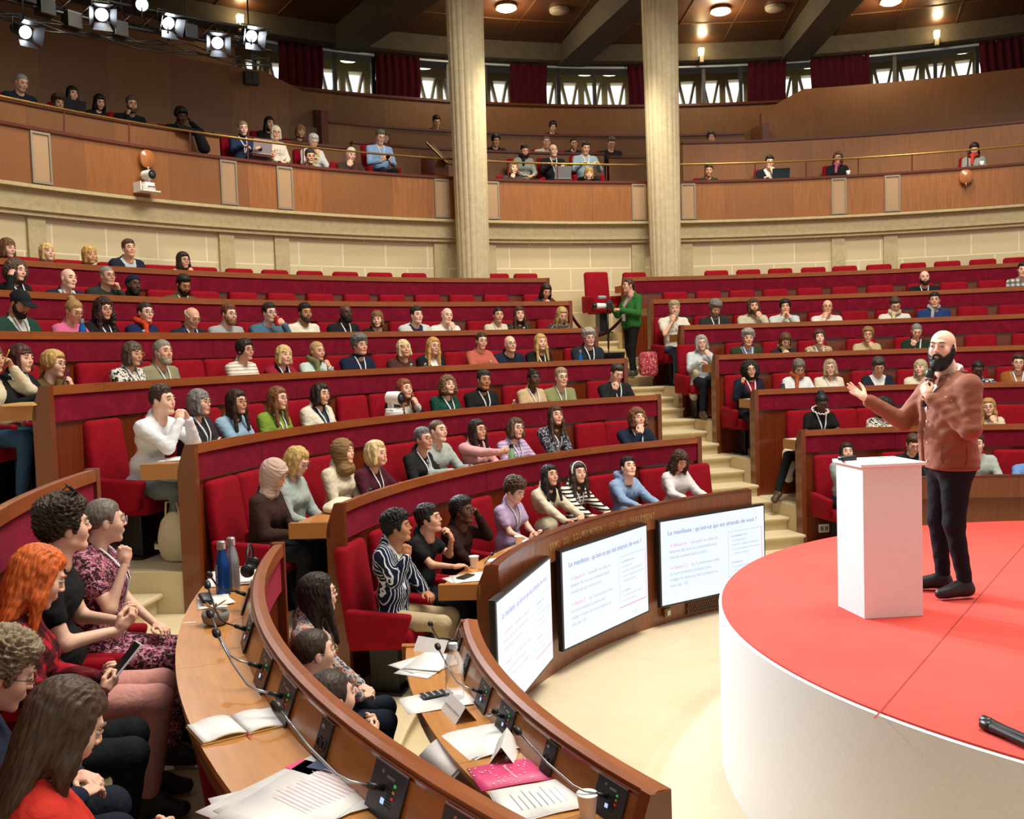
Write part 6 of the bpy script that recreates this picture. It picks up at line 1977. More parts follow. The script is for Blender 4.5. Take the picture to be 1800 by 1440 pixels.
vc = tag(empty('video_camera', cp, rz2 - 0.25), 'black camera with white telephoto lens on a monopod on the aisle', 'camera')
b = MB(); b.box((0, -0.02, 0), (0.13, 0.10, 0.11)); b.box((0, -0.03, 0.065), (0.06, 0.07, 0.04)); b.build('body', M['black'], vc, bevel=0.012, seg=2)
Rl = Euler((-PI / 2, 0, 0)).to_matrix()
b = MB(); b.lathe([(0.035, 0.03), (0.038, 0.06), (0.042, 0.13), (0.042, 0.18)], 20, R=Rl); b.build('lens', M['paper'], vc, smooth=True, angle=0.7)
b = MB(); b.lathe([(0.044, 0.18), (0.046, 0.24), (0.03, 0.242)], 20, R=Rl); b.build('lens_hood', M['black'], vc, smooth=True, angle=0.7)
b = MB(); b.lathe([(0.022, 0.02), (0.028, 0.05), (0.028, 0.14), (0.02, 0.15)], 14, (0, 0, 0.13), Rl); b.build('shotgun_microphone', plain('grey_foam', '#9a9c9e', 0.9), vc, smooth=True)
mp = tag(empty('monopod', (cp.x, cp.y, FL[6] - 0.44)), 'black monopod holding the video camera on the stairs', 'tripod')
b = MB(); hgt_ = cp.z - 0.06 - (FL[6] - 0.44); b.tube([(0, 0, 0), (0, 0, hgt_ * 0.5)], 0.011, 8); b.tube([(0, 0, hgt_ * 0.5), (0, 0, hgt_)], 0.016, 8); b.build('pole', M['black'], mp, smooth=True)
b = MB()
for a in (0, 2.1, 4.2): b.tube([(0, 0, 0.03), (0.12 * math.cos(a), 0.12 * math.sin(a), 0.005)], 0.008, 6)
b.build('feet', M['black'], mp)

# backpack on the stairs
bp = tag(empty('backpack', Vector((-7.74, 6.03, 2.285)), 0.6), 'red and pink patterned backpack standing on the aisle stairs', 'backpack')
def bpf(P): return U(0.05, _box(P, (0, 0, 0.2), (0.15, 0.09, 0.19), 0.07), _box(P, (0, -0.09, 0.13), (0.11, 0.04, 0.11), 0.035))
V, F = snet(bpf, (-0.22, -0.2, -0.02), (0.22, 0.16, 0.45), 0.018); link('bag_body', mesh_np('bag_body', V, F, mats=[cloth('floral:b02a44:e08a80:3a1824')]), bp)
b = MB(); b.tube([(-0.03, 0.02, 0.38), (-0.03, 0.02, 0.42), (0.03, 0.02, 0.42), (0.03, 0.02, 0.38)], 0.008, 6); b.build('handle', M['black'], bp, smooth=True)
# rope barrier across the top of the right aisle
rp = tag(empty('rope_barrier', pol(11.1, -54.6, 3.0)), 'burgundy velvet rope slung across the top of the right aisle', 'rope')
P0 = pol(10.35, -58.3, FL[6] + 0.78); P1 = pol(10.2, -52.5, FL[6] + 0.86); o0 = pol(11.1, -54.6, 3.0)
b = MB(); pts = [P0.lerp(P1, t) - Vector((0, 0, 0.46 * 4 * t * (1 - t) * (1.2 - 0.5 * t))) - o0 for t in np.linspace(0, 1, 18)]
b.tube(pts, 0.024, 8); b.build('rope', M['curtain'], rp, smooth=True)
b = MB(); b.tube([pts[0], pts[1]], 0.028, 8); b.tube([pts[-2], pts[-1]], 0.028, 8); b.build('hooks', M['brass'], rp, smooth=True)
# folding seat by the wall at the head of the aisle
chair(7, -52.3, 'single high-backed red seat standing alone against the stone wall', 'red seats of the right block', r=11.75, f=FL[7])

# --- foreground audience of the left block
def fg(row, az, ztop, rh, label, sex, skin, hair, hc, top, pose, flags, look=SPK, side=1, q=2, **ex):
    o, J = place(rh + 0.075, az, ztop, FL[row], label, sex, skin, hair, hc, top, pose, flags, 'audience of the left block', q=q, look=look, side=side, extra=ex)
    chair(row, az, 'red velour armchair of the ' + clip_words(label, 10), 'red seats of the left block', r=rh + 0.15)
    return o, J


def strip_std(**k): return k


_old_place = seated_joints
def near_joints(*a, **k):
    J = _old_place(*a, **k); J.pop('std', None); return J
seated_joints = near_joints
LK = Vector((-1.5, 2.5, 2.6))
fg(2, -137.6, 2.09, 6.66, 'woman in burgundy floral dress and glasses, fist raised, left foreground', 'f', 'L', 'pony', '6e665c', 'floral:3a1c2a:a0566c:c8909c', 'cheekup', 'g:a8a8a8 l short', look=LK, fat=1.35, trousers='floral:3a1c2a:a0566c:c8909c', side=1)
fg(2, -142.6, 2.17, 6.70, 'young man with big brown curls, sunglasses on head, black T-shirt', 'm', 'L', 'curly', '3a2c20', 'plain:16171a', 'phone', 'short', look=LK, trousers='plain:d69a92', side=1)
fg(2, -147.9, 2.08, 6.78, 'person with long bright orange hair in red plaid shirt using phone', 'f', 'L', 'long', 'd8682a', 'plaid:a81828:1a1214', 'phone', 'd', look=LK, trousers='plain:16181e', side=1)
fg(2, -153.6, 1.93, 6.86, 'grey-curled person in dark blue jacket cut by the left edge', 'f', 'L', 'curly', '8a7a62', 'plain:1c2438', 'lap', 'g d', trousers='plain:1c2230')
fg(2, -159.0, 1.95, 6.72, 'brown-haired woman in red cardigan holding a blue pen, lower left corner', 'f', 'L', 'long', '4a382a', 'plain:c83226', 'clasplow', 'd', trousers='plain:20283a')
fg(1, -135.6, 1.61, 5.68, 'long dark-haired woman in black glasses between the two front desks', 'f', 'L', 'longband' if False else 'long', '241812', 'floral:b8b4b0:c8785a:40586a', 'lap', 'g:141414', look=LK, trousers='plain:1e2636')
fg(1, -145.0, 1.57, 5.72, 'brown-haired girl in wire glasses behind the big desk rail', 'f', 'L', 'pony', '3a2c1e', 'plain:1a1c1e', 'clasplow', 'g:c0b090', look=LK, trousers='plain:20263a')
fg(1, -150.6, 1.56, 5.76, 'dark-haired child barely showing above the big desk rail', 'f', 'L', 'pony', '3a3028', 'plain:4a3c30', 'clasplap', '', look=LK, trousers='plain:24405e')
seated_joints = _old_place

# sunglasses on the curly man's head
cm_, Jc = [(o, None) for o in bpy.data.objects if 'big brown curls' in str(o.get('label', ''))][0]
gl_ = [o for o in bpy.data.objects if o.parent and 'orange' in str(o.parent.get('label', ''))]
hr_ = [o for o in cm_.children if o.name.startswith('hair')][0]
sg = tag(empty('sunglasses'), 'dark sunglasses pushed up on the curly-haired man’s head', 'sunglasses')
sg.matrix_world = FIGM[cm_['label']] @ Matrix.Translation((0, 0.03, 0.137)) @ Matrix.Rotation(0.6, 4, 'X')
b = MB()
for k in (-1, 1):
    b.lathe([(0.026, -0.002), (0.027, 0.0), (0.026, 0.002)], 16, (k * 0.033, 0.03, 0.02), Euler((PI / 2, 0, 0)).to_matrix())
b.build('lenses', M['black'], sg, smooth=True)
b = MB(); b.tube([(-0.075, -0.05, 0.02), (-0.06, 0.03, 0.022), (0, 0.034, 0.026), (0.06, 0.03, 0.022), (0.075, -0.05, 0.02)], 0.003, 6); b.build('frame', M['dark'], sg)
# ================================================================ things on the desks
def at(row, az, dr, dz=0.0):
    return pol(RL[row] + dr, az, ZL[row] - 0.14 + dz), -rad(az)


def spot_on(name, row, az, dr, lab, cat, group=None, rot=0.0, dz=0.0005):
    p, rz_ = at(row, az, dr, dz)
    return tag(empty(name, p, rz_ + rot), lab, cat, group)


TH = math.atan2(0.046, 0.127)
RX = Matrix.Rotation(TH, 3, 'X')
PLT = plain('console_plate', '#3c4048', 0.35, 0.4)


def console(row, az, lab, dirx=1, ln=0.30, neck=True, w_=0.175, h_=0.135, group='microphone consoles on the front desks'):
    p = pol(RL[row] + 0.088, az, ZL[row] - 0.078)
    t = tag(empty('microphone_console', p, -rad(az)), lab, 'microphone', group)
    def B(name, c, d, mat, bev=0.0):
        b = MB(); b.box(RX @ Vector(c), d, RX); return b.build(name, mat, t, bevel=bev)
    B('plate', (0, 0.002, 0), (w_, 0.006, h_), PLT, 0.002)
    B('trim_edge', (0, 0.0045, h_ / 2 - 0.002), (w_, 0.004, 0.004), M['steel'])
    B('label_strip', (-0.012, 0.006, 0.040), (0.04, 0.002, 0.007), M['steel'])
    B('display', (0.005, 0.006, -0.022), (0.016, 0.002, 0.014), glow('console_display' + lab[:3], '#bcd8ff', 1.0))
    B('button', (-0.04, 0.006, 0.028), (0.009, 0.004, 0.007), plain('green_key', '#2fae54', 0.4, emit=0.3))
    B('button', (-0.04, 0.006, 0.012), (0.009, 0.004, 0.007), plain('amber_key', '#c8a428', 0.4))
    B('button', (-0.04, 0.006, -0.004), (0.009, 0.004, 0.007), plain('red_key', '#c02a28', 0.4, emit=0.2))
    b = MB()
    for i in range(5):
        for j in range(6): b.box(RX @ Vector((-0.022 + i * 0.0065 - 0.012, 0.0055, 0.012 - j * 0.008)), (0.003, 0.002, 0.003), RX)
    B_ = b.build('speaker_holes', M['black'], t)
    b = MB(); b.lathe([(0.006, 0), (0.006, 0.002)], 14, RX @ Vector((0.034, 0.004, 0.045)), Euler((-PI / 2 + TH, 0, 0)).to_matrix()); b.build('jack', M['steel'], t)
    if neck:
        s0 = RX @ Vector((0.012, 0.008, 0.008))
        b = MB(); b.tube([s0, s0 + Vector((0, 0.045, 0.020))], [0.010, 0.008], 10); b.build('socket', M['black'], t, smooth=True)
        s1 = s0 + Vector((0, 0.045, 0.020))
        pts = [s1, s1 + Vector((dirx * 0.02, 0.035, 0.012)), s1 + Vector((dirx * 0.06, 0.055, 0.022)), s1 + Vector((dirx * ln * 0.55, 0.075, 0.060)), s1 + Vector((dirx * ln, 0.095, 0.125))]
        b = MB(); b.tube(pts, 0.0042, 8); b.build('gooseneck', M['steel'] if ln > 0.25 else M['dark'], t, smooth=True)
        d = (pts[-1] - pts[-2]).normalized(); b = MB(); b.lathe([(0.006, -0.01), (0.013, 0.0), (0.015, 0.012), (0.013, 0.028), (0.005, 0.036)], 14, pts[-1], d.to_track_quat('Z', 'Y').to_matrix()); b.build('foam_head', M['black'], t, smooth=True)
    return t


def socket_plate(row, az, lab):
    p = pol(RL[row] + 0.088, az, ZL[row] - 0.078)
    t = tag(empty('power_socket', p, -rad(az)), lab, 'socket', 'power sockets on the front desks')
    b = MB(); b.box(RX @ Vector((0, 0.002, 0)), (0.09, 0.006, 0.12), RX); b.build('plate', M['black'], t, bevel=0.002)
    for k in (-1, 1):
        b = MB(); b.lathe([(0.017, 0.0), (0.017, 0.004), (0.012, 0.004), (0.012, 0.001)], 16, RX @ Vector((k * 0.018, 0.004, -0.008)), Euler((-PI / 2 + TH, 0, 0)).to_matrix()); b.build('outlet', M['dark'], t, smooth=True, angle=0.6)
    b = MB(); b.box(RX @ Vector((0.015, 0.006, 0.038)), (0.02, 0.003, 0.01), RX); b.build('label_strip', M['steel'], t)
    return t


for az, lab, dx, ln in ((-139.9, 'microphone console at the far end of the big desk, by the bottles', -1, 0.2), (-145.9, 'microphone console above the grey pencil bowl', 1, 0.22), (-151.1, 'microphone console beside the girl in wire glasses', 1, 0.26),
                        (-154.5, 'microphone console left of the double socket, big desk', 1, 0.34), (-162.5, 'large microphone console near the printed booklets, bottom edge', 1, 0.34), (-165.8, 'last microphone console on the big desk, cut by bottom edge', 0.0, 0.1)):
    console(2, az, lab, dx if dx else 1, ln, neck=dx != 0.0)
socket_plate(2, -158.4, 'black double socket on the big desk under a microphone head')
for az, lab, dx, ln in ((-134.2, 'microphone console at the far end of the front left desk', -1, 0.16), (-143.9, 'microphone console above the first tent card', 1, 0.28), (-147.8, 'microphone console between the two tent cards', -1, 0.30), (-158.0, 'microphone console beside the paper cup at lower right', 1, 0.36)):
    console(1, az, lab, dx, ln)
socket_plate(1, -138.8, 'black socket near the clear water bottle'); socket_plate(1, -153.0, 'black double socket near the pink brochure')

# thin microphones on the other desks
def goose():
    t = empty('gooseneck_microphone')
    b = MB(); b.box((0, 0.0, 0.006), (0.05, 0.03, 0.012)); b.build('base', M['black'], t, bevel=0.003)
    pts = [(0, 0, 0.01), (0.01, 0.01, 0.05), (0.09, 0.03, 0.085), (0.30, 0.03, 0.115)]
    b = MB(); b.tube(pts, 0.0045, 6); b.build('stem', M['black'], t, smooth=True)
    b = MB(); b.lathe([(0.005, -0.012), (0.014, 0.0), (0.015, 0.014), (0.005, 0.03)], 10, pts[-1], Vector((1, 0, 0.1)).to_track_quat('Z', 'Y').to_matrix()); b.build('head', M['black'], t, smooth=True)
    return t


G0 = goose(); kids_of(G0); first = [True]
for row, az, fl, where in ((4, -116.0, 0, 'before the woman with sunglasses on her hair'), (4, -108.6, 1, 'before the leopard-print woman'), (4, -107.2, 0, 'before the grey-ponytailed man'), (4, -94.5, 0, 'before the woman in pale green sweater'),
                           (3, -106.5, 0, 'before the woman in green sweater'), (3, -98.0, 0, 'at the empty seat, third row'), (3, -88.0, 1, 'before the woman in green dotted blouse'),
                           (2, -111.4, 0, 'beside the white cloth bag'), (2, -101.8, 1, 'before the woman with short grey hair'), (2, -96.0, 0, 'before the man in grey hooded sweatshirt'), (2, -86.0, 1, 'before the woman in lilac shirt'),
                           (6, -87.6, 0, 'on the sixth row, left of middle'), (6, -80.4, 1, 'on the sixth row, near the column'), (5, -70.2, 0, 'before the woman in cream top'), (5, -64.8, 1, 'before the last blonde woman'),
                           (5, -38.2, 0, 'before the man in white polo, right block'), (5, -30.6, 1, 'before the man with cream scarf'), (4, -40.2, 0, 'before the woman with hairband'), (3, -47.0, 0, 'before the woman in navy cardigan'), (2, -44.6, 0, 'before the woman in ruffled collar'),
                           (1, -112.8, 0, 'at the left end of the front bench'), (1, -78.0, 1, 'at the right end of the front bench'), (1, -96.5, 0, 'in the middle of the front bench')):
    o = G0 if first[0] else copy_tree(G0); first[0] = False
    o.location = pol(RL[row] + 0.125, az, ZL[row] - 0.14); o.rotation_euler = (0, 0, -rad(az) + (PI if fl else 0))
    tag(o, 'thin black gooseneck microphone ' + where, 'microphone', 'gooseneck microphones on the tiers')


def metal_bottle(row, az, dr, col, lab, h=0.27, r=0.036, cap='steel'):
    t = spot_on('metal_bottle', row, az, dr, lab, 'bottle')
    k = h / 0.27
    b = MB(); b.lathe([(r * 0.9, 0), (r, 0.004), (r, 0.15 * k), (r * 0.8, 0.19 * k), (0.0185, 0.225 * k), (0.018, 0.235 * k)], 26); b.build('body', plain('bottle_' + col, col, 0.25, 0.6), t, smooth=True, angle=0.7)
    b = MB(); b.lathe([(0.021, 0.232 * k), (0.022, 0.236 * k), (0.022, 0.27 * k), (0.018, 0.274 * k)], 20); b.build('cap', M[cap], t, smooth=True, angle=0.7)
    return t


t = metal_bottle(2, -136.4, 0.235, '#1c4f9c', 'tall blue metal bottle with steel cap on the big desk')
me = text_mesh('convention citoyenne', 0.016, 0, 'print', align='LEFT')
for v in me.vertices: x_, y_ = v.co.x, v.co.y; a = -0.9 + y_ / 0.0365; v.co = (0.0365 * math.sin(a), 0.0365 * math.cos(a), 0.02 + x_)
me.materials.append(M['paper']); link('print', me, t)
metal_bottle(2, -135.5, 0.20, '#a9abae', 'tall brushed steel bottle behind the blue one')
metal_bottle(5, -106.0, 0.2, '#1f6fc0', 'blue metal bottle hiding the face of the pink-jacketed woman')
metal_bottle(4, -64.1, 0.2, '#1f6ec4', 'blue metal bottle before the grey-haired man in dark glasses')
t = metal_bottle(2, -87.4, 0.12, '#a6d8a8', 'pale green bottle held by the woman in pink sweater', cap='black')


def pet(row, az, dr, lab, s=1.0, lidc='#dfe8f0', bandc='#3a6ad0', grp='small water bottles on the tiers'):
    t = spot_on('water_bottle', row, az, dr, lab, 'bottle', grp)
    prof = [(0.026, 0), (0.030, 0.006), (0.030, 0.05), (0.027, 0.058), (0.030, 0.066), (0.027, 0.078), (0.030, 0.09), (0.030, 0.115), (0.018, 0.145), (0.012, 0.152), (0.012, 0.162)]
    b = MB(); b.lathe([(r * s, z * s) for r, z in prof], 20); b.build('bottle_body', WATER, t, smooth=True, angle=0.8)
    b = MB(); b.lathe([(0.014 * s, 0.160 * s), (0.014 * s, 0.176 * s)], 14); b.build('cap', plain('cap_' + lidc, lidc, 0.4), t)
    if bandc:
        b = MB(); b.lathe([(0.0305 * s, 0.03 * s), (0.0305 * s, 0.058 * s)], 20); b.build('label_band', plain('band_' + bandc, bandc, 0.5), t, smooth=True)
    return t


_w = NT('clear_plastic'); _w.set('Base Color', (0.95, 0.97, 1, 1)); _w.set('Roughness', 0.06); _w.set('Transmission Weight', 0.85); _w.set('IOR', 1.2); _w.set('Alpha', 0.45)
WATER = _w.m
pet(1, -142.0, 0.19, 'large clear water bottle beside the patterned phone', 1.55, bandc=None, grp='loose items')
for row, az, lab in ((2, -79.6, 'small water bottle before the woman in floral blouse'), (3, -76.9, 'small water bottle left of the Black woman in beige'), (4, -82.1, 'small water bottle before the pale blond woman'), (4, -80.6, 'small water bottle before the woman in black blazer'),
                     (4, -73.6, 'small water bottle before the woman in coral blouse'), (4, -90.3, 'small water bottle before the woman in pale green'), (5, -65.8, 'small water bottle before the long brown-haired woman, fifth row'), (5, -101.0, 'small bottle held by the woman with long dark curls')):
    pet(row, az, 0.24, lab)


def cup(row, az, dr, lab, s=1.0):
    t = spot_on('paper_cup', row, az, dr, lab, 'cup', 'white paper cups')
    b = MB(); b.lathe([(0.026 * s, 0), (0.037 * s, 0.088 * s), (0.039 * s, 0.09 * s), (0.036 * s, 0.0905 * s), (0.025 * s, 0.006 * s)], 24); b.build('cup_body', M['paper'], t, smooth=True, angle=0.7)
    b = MB(); b.lathe([(0.0382 * s, 0.086 * s), (0.040 * s, 0.089 * s), (0.0382 * s, 0.092 * s)], 24); b.build('rim', M['paper'], t, smooth=True)
    return t


cup(1, -157.6, 0.16, 'white paper cup at the bottom edge of the photo'); cup(1, -109.1, 0.32, 'white paper cup before the boy in striped shirt'); cup(1, -99.7, 0.3, 'white paper cup before the boy in lilac T-shirt'); cup(1, -64.6, 0.14, 'low white cup at the right end of the front bench', 0.6)


def papers(row, az, dr, lab, w_=0.21, d_=0.30, n=3, rot=0.0, mat='paper', spread=0.12, name='papers', lift=0.0, curl=0.0, seed=1):
    t = spot_on(name, row, az, dr, lab, 'paper', rot=rot)
    rn = random.Random(seed + int(az * 10))
    for k in range(n):
        V = []; F = []; N_ = 8; a = rn.uniform(-spread, spread); ox, oy = rn.uniform(-0.02, 0.02) * n / 2, rn.uniform(-0.02, 0.02) * n / 2
        for i in range(N_ + 1):
            for j in range(2):
                x = (j - 0.5) * w_; y = (i / N_ - 0.5) * d_
                z = 0.0015 + k * 0.0022 + curl * max(0, (i / N_ - 0.55)) ** 2 * -1.0 + (0.004 * math.sin(i / N_ * 3 + k))
                X = x * math.cos(a) - y * math.sin(a) + ox; Y = x * math.sin(a) + y * math.cos(a) + oy
                V.append((X, Y, max(z, 0.001 + k * 0.002) if curl == 0 else z + 0.004))
        for i in range(N_): F.append((i * 2, i * 2 + 1, i * 2 + 3, i * 2 + 2))
        o = link('sheet', mesh_np('sheet', V, F, mats=[M[mat] if isinstance(mat, str) else mat]), t)
        md = o.modifiers.new('t', 'SOLIDIFY'); md.thickness = 0.0012
    return t


PINK = plain('pink_cover', '#e0457e', 0.5)
def lines(t, w_, y0, y1, n, z=0.008, mat=None, x0=None):
    b = MB()
    rn = random.Random(n)
    for k in range(n):
        y = y0 + (y1 - y0) * k / max(1, n - 1); L_ = w_ * rn.uniform(0.7, 1.0)
        b.box(((x0 if x0 is not None else -w_ / 2) + L_ / 2, y, z), (L_, 0.0022, 0.0004))
    b.build('printed_lines', mat or plain('print_grey', '#9aa0b0', 0.6), t)


t = papers(1, -135.5, 0.27, 'fan of white sheets at the far end of the front left desk', 0.21, 0.30, 5, rot=0.9, spread=0.5)
t = papers(1, -142.0, 0.29, 'white sheets under the patterned phone', 0.21, 0.32, 2, rot=0.15, spread=0.1)
t = papers(1, -148.4, 0.25, 'large white booklet drooping over the front desk edge', 0.30, 0.36, 2, rot=0.1, spread=0.02, curl=0.35)
t = papers(1, -152.2, 0.23, 'pink brochure with small white shapes on the front left desk', 0.22, 0.30, 1, rot=0.0, mat=PINK, name='brochure')
b = MB(); rn = random.Random(5)
for k in range(46): b.box((rn.uniform(-0.10, 0.10), rn.uniform(-0.14, 0.14), 0.0075), (rn.uniform(0.004, 0.008), rn.uniform(0.003, 0.006), 0.0004), Matrix.Rotation(rn.uniform(0, 3), 3, 'Z'))
b.build('confetti_pattern', M['paper'], t)
me = text_mesh('Rapport du panel', 0.018, 0, 'title'); 
for v in me.vertices: v.co = (-v.co.x, -v.co.y + 0.0, 0.0085)
me.materials.append(M['paper']); link('title', me, t)
t = papers(1, -155.0, 0.22, 'open white booklet with faint dots near the paper cup', 0.25, 0.30, 3, rot=-0.12, name='booklet', seed=4); lines(t, 0.16, -0.10, 0.10, 9)
papers(1, -113.0, 0.25, 'white papers under a phone at the left end of the bench', 0.21, 0.28, 3, rot=0.5, spread=0.3)
papers(1, -105.8, 0.25, 'folded white paper before the black-shirted boy', 0.12, 0.16, 2, rot=0.4)
papers(1, -97.0, 0.24, 'white sheets before the boy in lilac T-shirt', 0.2, 0.28, 2, rot=0.3)
papers(1, -91.0, 0.22, 'white sheets before the girl in cream cardigan', 0.2, 0.24, 2, rot=-0.2)
papers(1, -81.7, 0.22, 'white sheets before the boy in light blue hoodie', 0.2, 0.26, 2, rot=0.1)
papers(3, -115.2, 0.26, 'papers under the elbows of the man in white shirt', 0.25, 0.3, 4, rot=0.2)
papers(3, -35.2, 0.22, 'white papers before the navy-jacketed reader, right block', 0.2, 0.2, 2)
papers(2, -47.6, 0.32, 'papers on the aisle end of the second row, right block', 0.2, 0.28, 3)
papers(3, -48.6, 0.34, 'white folder on the aisle end of the third row, right block', 0.2, 0.28, 1)
t = papers(2, -132.8, 0.27, 'white paper folder beside the bottles on the big desk', 0.36, 0.24, 4, rot=0.2)
t = papers(2, -137.9, 0.28, 'notepad with black spectacle case on the big desk', 0.22, 0.14, 3, rot=0.25)
c_ = spot_on('spectacle_case', 2, -137.9, 0.30, 'long black spectacle case lying on the notepad', 'case', rot=0.25, dz=0.010)
b = MB(); b.box((0, 0, 0.014), (0.17, 0.055, 0.026)); b.build('shell', M['black'], c_, smooth=True, bevel=0.011, seg=3)
t = papers(2, -160.3, 0.23, 'spread of printed booklets with pink pages at the bottom edge', 0.30, 0.42, 5, rot=0.25, spread=0.35, name='booklets'); lines(t, 0.2, -0.15, 0.05, 14, z=0.016, mat=plain('pale_pink', '#eab8cc', 0.6))
for k, (rot, x, y, mt) in enumerate(((0.3, 0.10, -0.16, plain('navy_flyer', '#3a4668', 0.5)), (0.15, 0.15, -0.12, PINK))):
    b = MB(); b.box((x, y, 0.013 - k * 0.005), (0.10, 0.07, 0.002), Matrix.Rotation(rot, 3, 'Z')); b.build('flyer', mt, t)
nb_ = spot_on('open_notebook', 2, -154.4, 0.24, 'open blank notebook with red ribbon on the big desk', 'notebook', rot=0.12)
b = MB(); b.box((0, 0, 0.002), (0.19, 0.285, 0.004)); b.build('cover', M['card'], nb_, bevel=0.001)
for k in (-1, 1):
    V = []; F = []
    for i in range(9):
        for j in range(2): V.append(((0.5 - j) * 0.18, k * (0.004 + i / 8 * 0.135), 0.006 + 0.009 * math.sin(min(1, i / 8 * 1.3) * PI) ** 0.7))
    for i in range(8): F.append((i * 2, i * 2 + 1, i * 2 + 3, i * 2 + 2))
    o = link('page_block', mesh_np('page_block', V, F, mats=[M['paper']]), nb_); md = o.modifiers.new('t', 'SOLIDIFY'); md.thickness = 0.006
b = MB(); b.box((-0.10, 0.0, 0.008), (0.06, 0.005, 0.001)); b.box((0.10, 0.0, 0.006), (0.03, 0.005, 0.001)); b.build('ribbon', plain('red_ribbon', '#b02030', 0.6), nb_)

# grey felt bowl of pencils
bw = spot_on('pencil_bowl', 2, -141.9, 0.22, 'grey felt pouch full of pencils on the big desk', 'bowl')
b = MB(); b.lathe([(0.035, 0), (0.055, 0.015), (0.062, 0.045), (0.058, 0.062), (0.052, 0.058), (0.054, 0.03), (0.03, 0.012)], 26); b.build('pouch', rough_stone('grey_felt', '#8a8884', '#a8a49c', 60, 0.8), bw, smooth=True)
for k, (a, cc) in enumerate(((0.1, '#d8a860'), (0.9, '#c89048'), (1.7, '#e0b878'), (2.4, '#a87838'), (3.3, '#3a4a5a'), (4.4, '#d89a50'))):
    pn = spot_on('pencil', 2, -141.9, 0.22, ('wooden pencil in the grey pouch leaning over its rim' if k != 4 else 'dark pen in the grey pouch among the pencils'), 'pencil', 'pencils in the grey pouch', dz=0.02)
    p0 = Vector((-0.03 * math.cos(a), -0.03 * math.sin(a), 0.012 + 0.006 * k)); p1 = Vector((0.045 * math.cos(a) + 0.01, 0.045 * math.sin(a), 0.065 + 0.004 * k))
    b = MB(); b.tube([p0, p1], 0.0036, 6); b.tube([p1, p1 + (p1 - p0).normalized() * 0.012], [0.0036, 0.0006], 6); b.build('shaft', plain('pencil_' + cc, cc, 0.5), pn)

# tape strip, tent cards, phones, laptops
o = spot_on('tape_strip', 2, -141.2, 0.34, 'torn strip of pale tape stuck on the big desk', 'tape'); b = MB(); b.box((0, 0, 0.0006), (0.014, 0.055, 0.0008)); b.build('tape', M['paper'], o)


def tent(row, az, dr, lab, rot, txt='panel d’enfants et d’adolescents'):
    t = spot_on('tent_card', row, az, dr, lab, 'name card', 'folded name cards', rot=rot)
    h, hw, L_ = 0.072, 0.052, 0.21
    b = MB()
    for k in (-1, 1): b.add([(-L_ / 2, k * hw, 0), (L_ / 2, k * hw, 0), (L_ / 2, 0, h), (-L_ / 2, 0, h), (-L_ / 2, k * (hw - 0.0015), 0), (L_ / 2, k * (hw - 0.0015), 0), (L_ / 2, 0, h - 0.002), (-L_ / 2, 0, h - 0.002)], [(0, 1, 2, 3), (7, 6, 5, 4), (0, 4, 5, 1), (1, 5, 6, 2), (2, 6, 7, 3), (3, 7, 4, 0)])
    b.build('card', M['paper'], t)
    if not txt: return t
    me = text_mesh(txt, 0.0175, 0, 'lettering'); xs = [v.co.x for v in me.vertices]; k_ = 0.19 / (max(xs) - min(xs))
    for v in me.vertices:
        u = v.co.x * k_; w_ = (v.co.y * k_ + 0.028) / h
        v.co = (-u, hw * (1 - w_) + 0.0012, h * w_ + 0.0005)
    me.materials.append(plain('print_dark', '#6a6a72', 0.6)); link('lettering', me, t)
    return t


tent(1, -144.4, 0.22, 'folded card reading panel d’enfants et d’adolescents beside the patterned phone', 0.1)
tent(1, -150.1, 0.17, 'curved folded card reading panel d’enfants et d’adolescents by the double socket', -0.5)
tent(1, -132.9, 0.22, 'blank tipped white card at the far end of the front left desk', 0.9, '')


def phone(p, rz_, lab, col='#16181c', rx=0.0, s=1.0):
    t = tag(empty('phone', p, rz_), lab, 'phone', 'phones'); t.rotation_euler = (rx, 0, rz_)
    b = MB(); b.box((0, 0, 0.004), (0.074 * s, 0.15 * s, 0.008)); b.build('case', plain('phone_' + col, col, 0.35), t, bevel=0.003)
    b = MB(); b.box((0, 0, 0.0084), (0.066 * s, 0.14 * s, 0.0006)); b.build('glass', M['black'], t)
    return t


p, r_ = at(1, -141.3, 0.27, 0.012); t = phone(p, r_ + 0.2, 'dark phone with white star pattern on the front left desk', '#2a3440')
b = MB()
for i in range(3):
    for j in range(4):
        for k in range(3): b.box((-0.022 + i * 0.022, -0.05 + j * 0.034, 0.0092), (0.014, 0.003, 0.0004), Matrix.Rotation(k * PI / 3, 3, 'Z'))
b.build('star_pattern', M['paper'], t)
p, r_ = at(1, -112.9, 0.27, 0.010); phone(p, r_ + 1.3, 'phone lying on papers at the left end of the front bench', '#30343a')
def held(lab_key, lab, fwd=0.03, col='#16181c', tilt=0.75):
    o, J = FIG2[lab_key]
    m = (J['wrL'] + J['wrR']) / 2
    W_ = Matrix.Translation(o.location) @ Matrix.Rotation(o.rotation_euler.z, 4, 'Z')
    q = W_ @ Vector((float(m[0]), float(m[1]) + 0.085, float(m[2]) + 0.055))
    phone(q, o.rotation_euler.z, lab, col, tilt, 0.95)
FIG2 = dict(FIG)
held('boy with curly brown hair and lilac T-shirt using phone', 'phone held by the boy in lilac T-shirt')
held('woman in pink hijab and brown leather jacket reading her phone', 'phone held by the woman in pink hijab', col='#c0c8cc')
held('man in light blue sweater looking at his phone in gallery', 'phone held by the man in light blue sweater in the gallery')
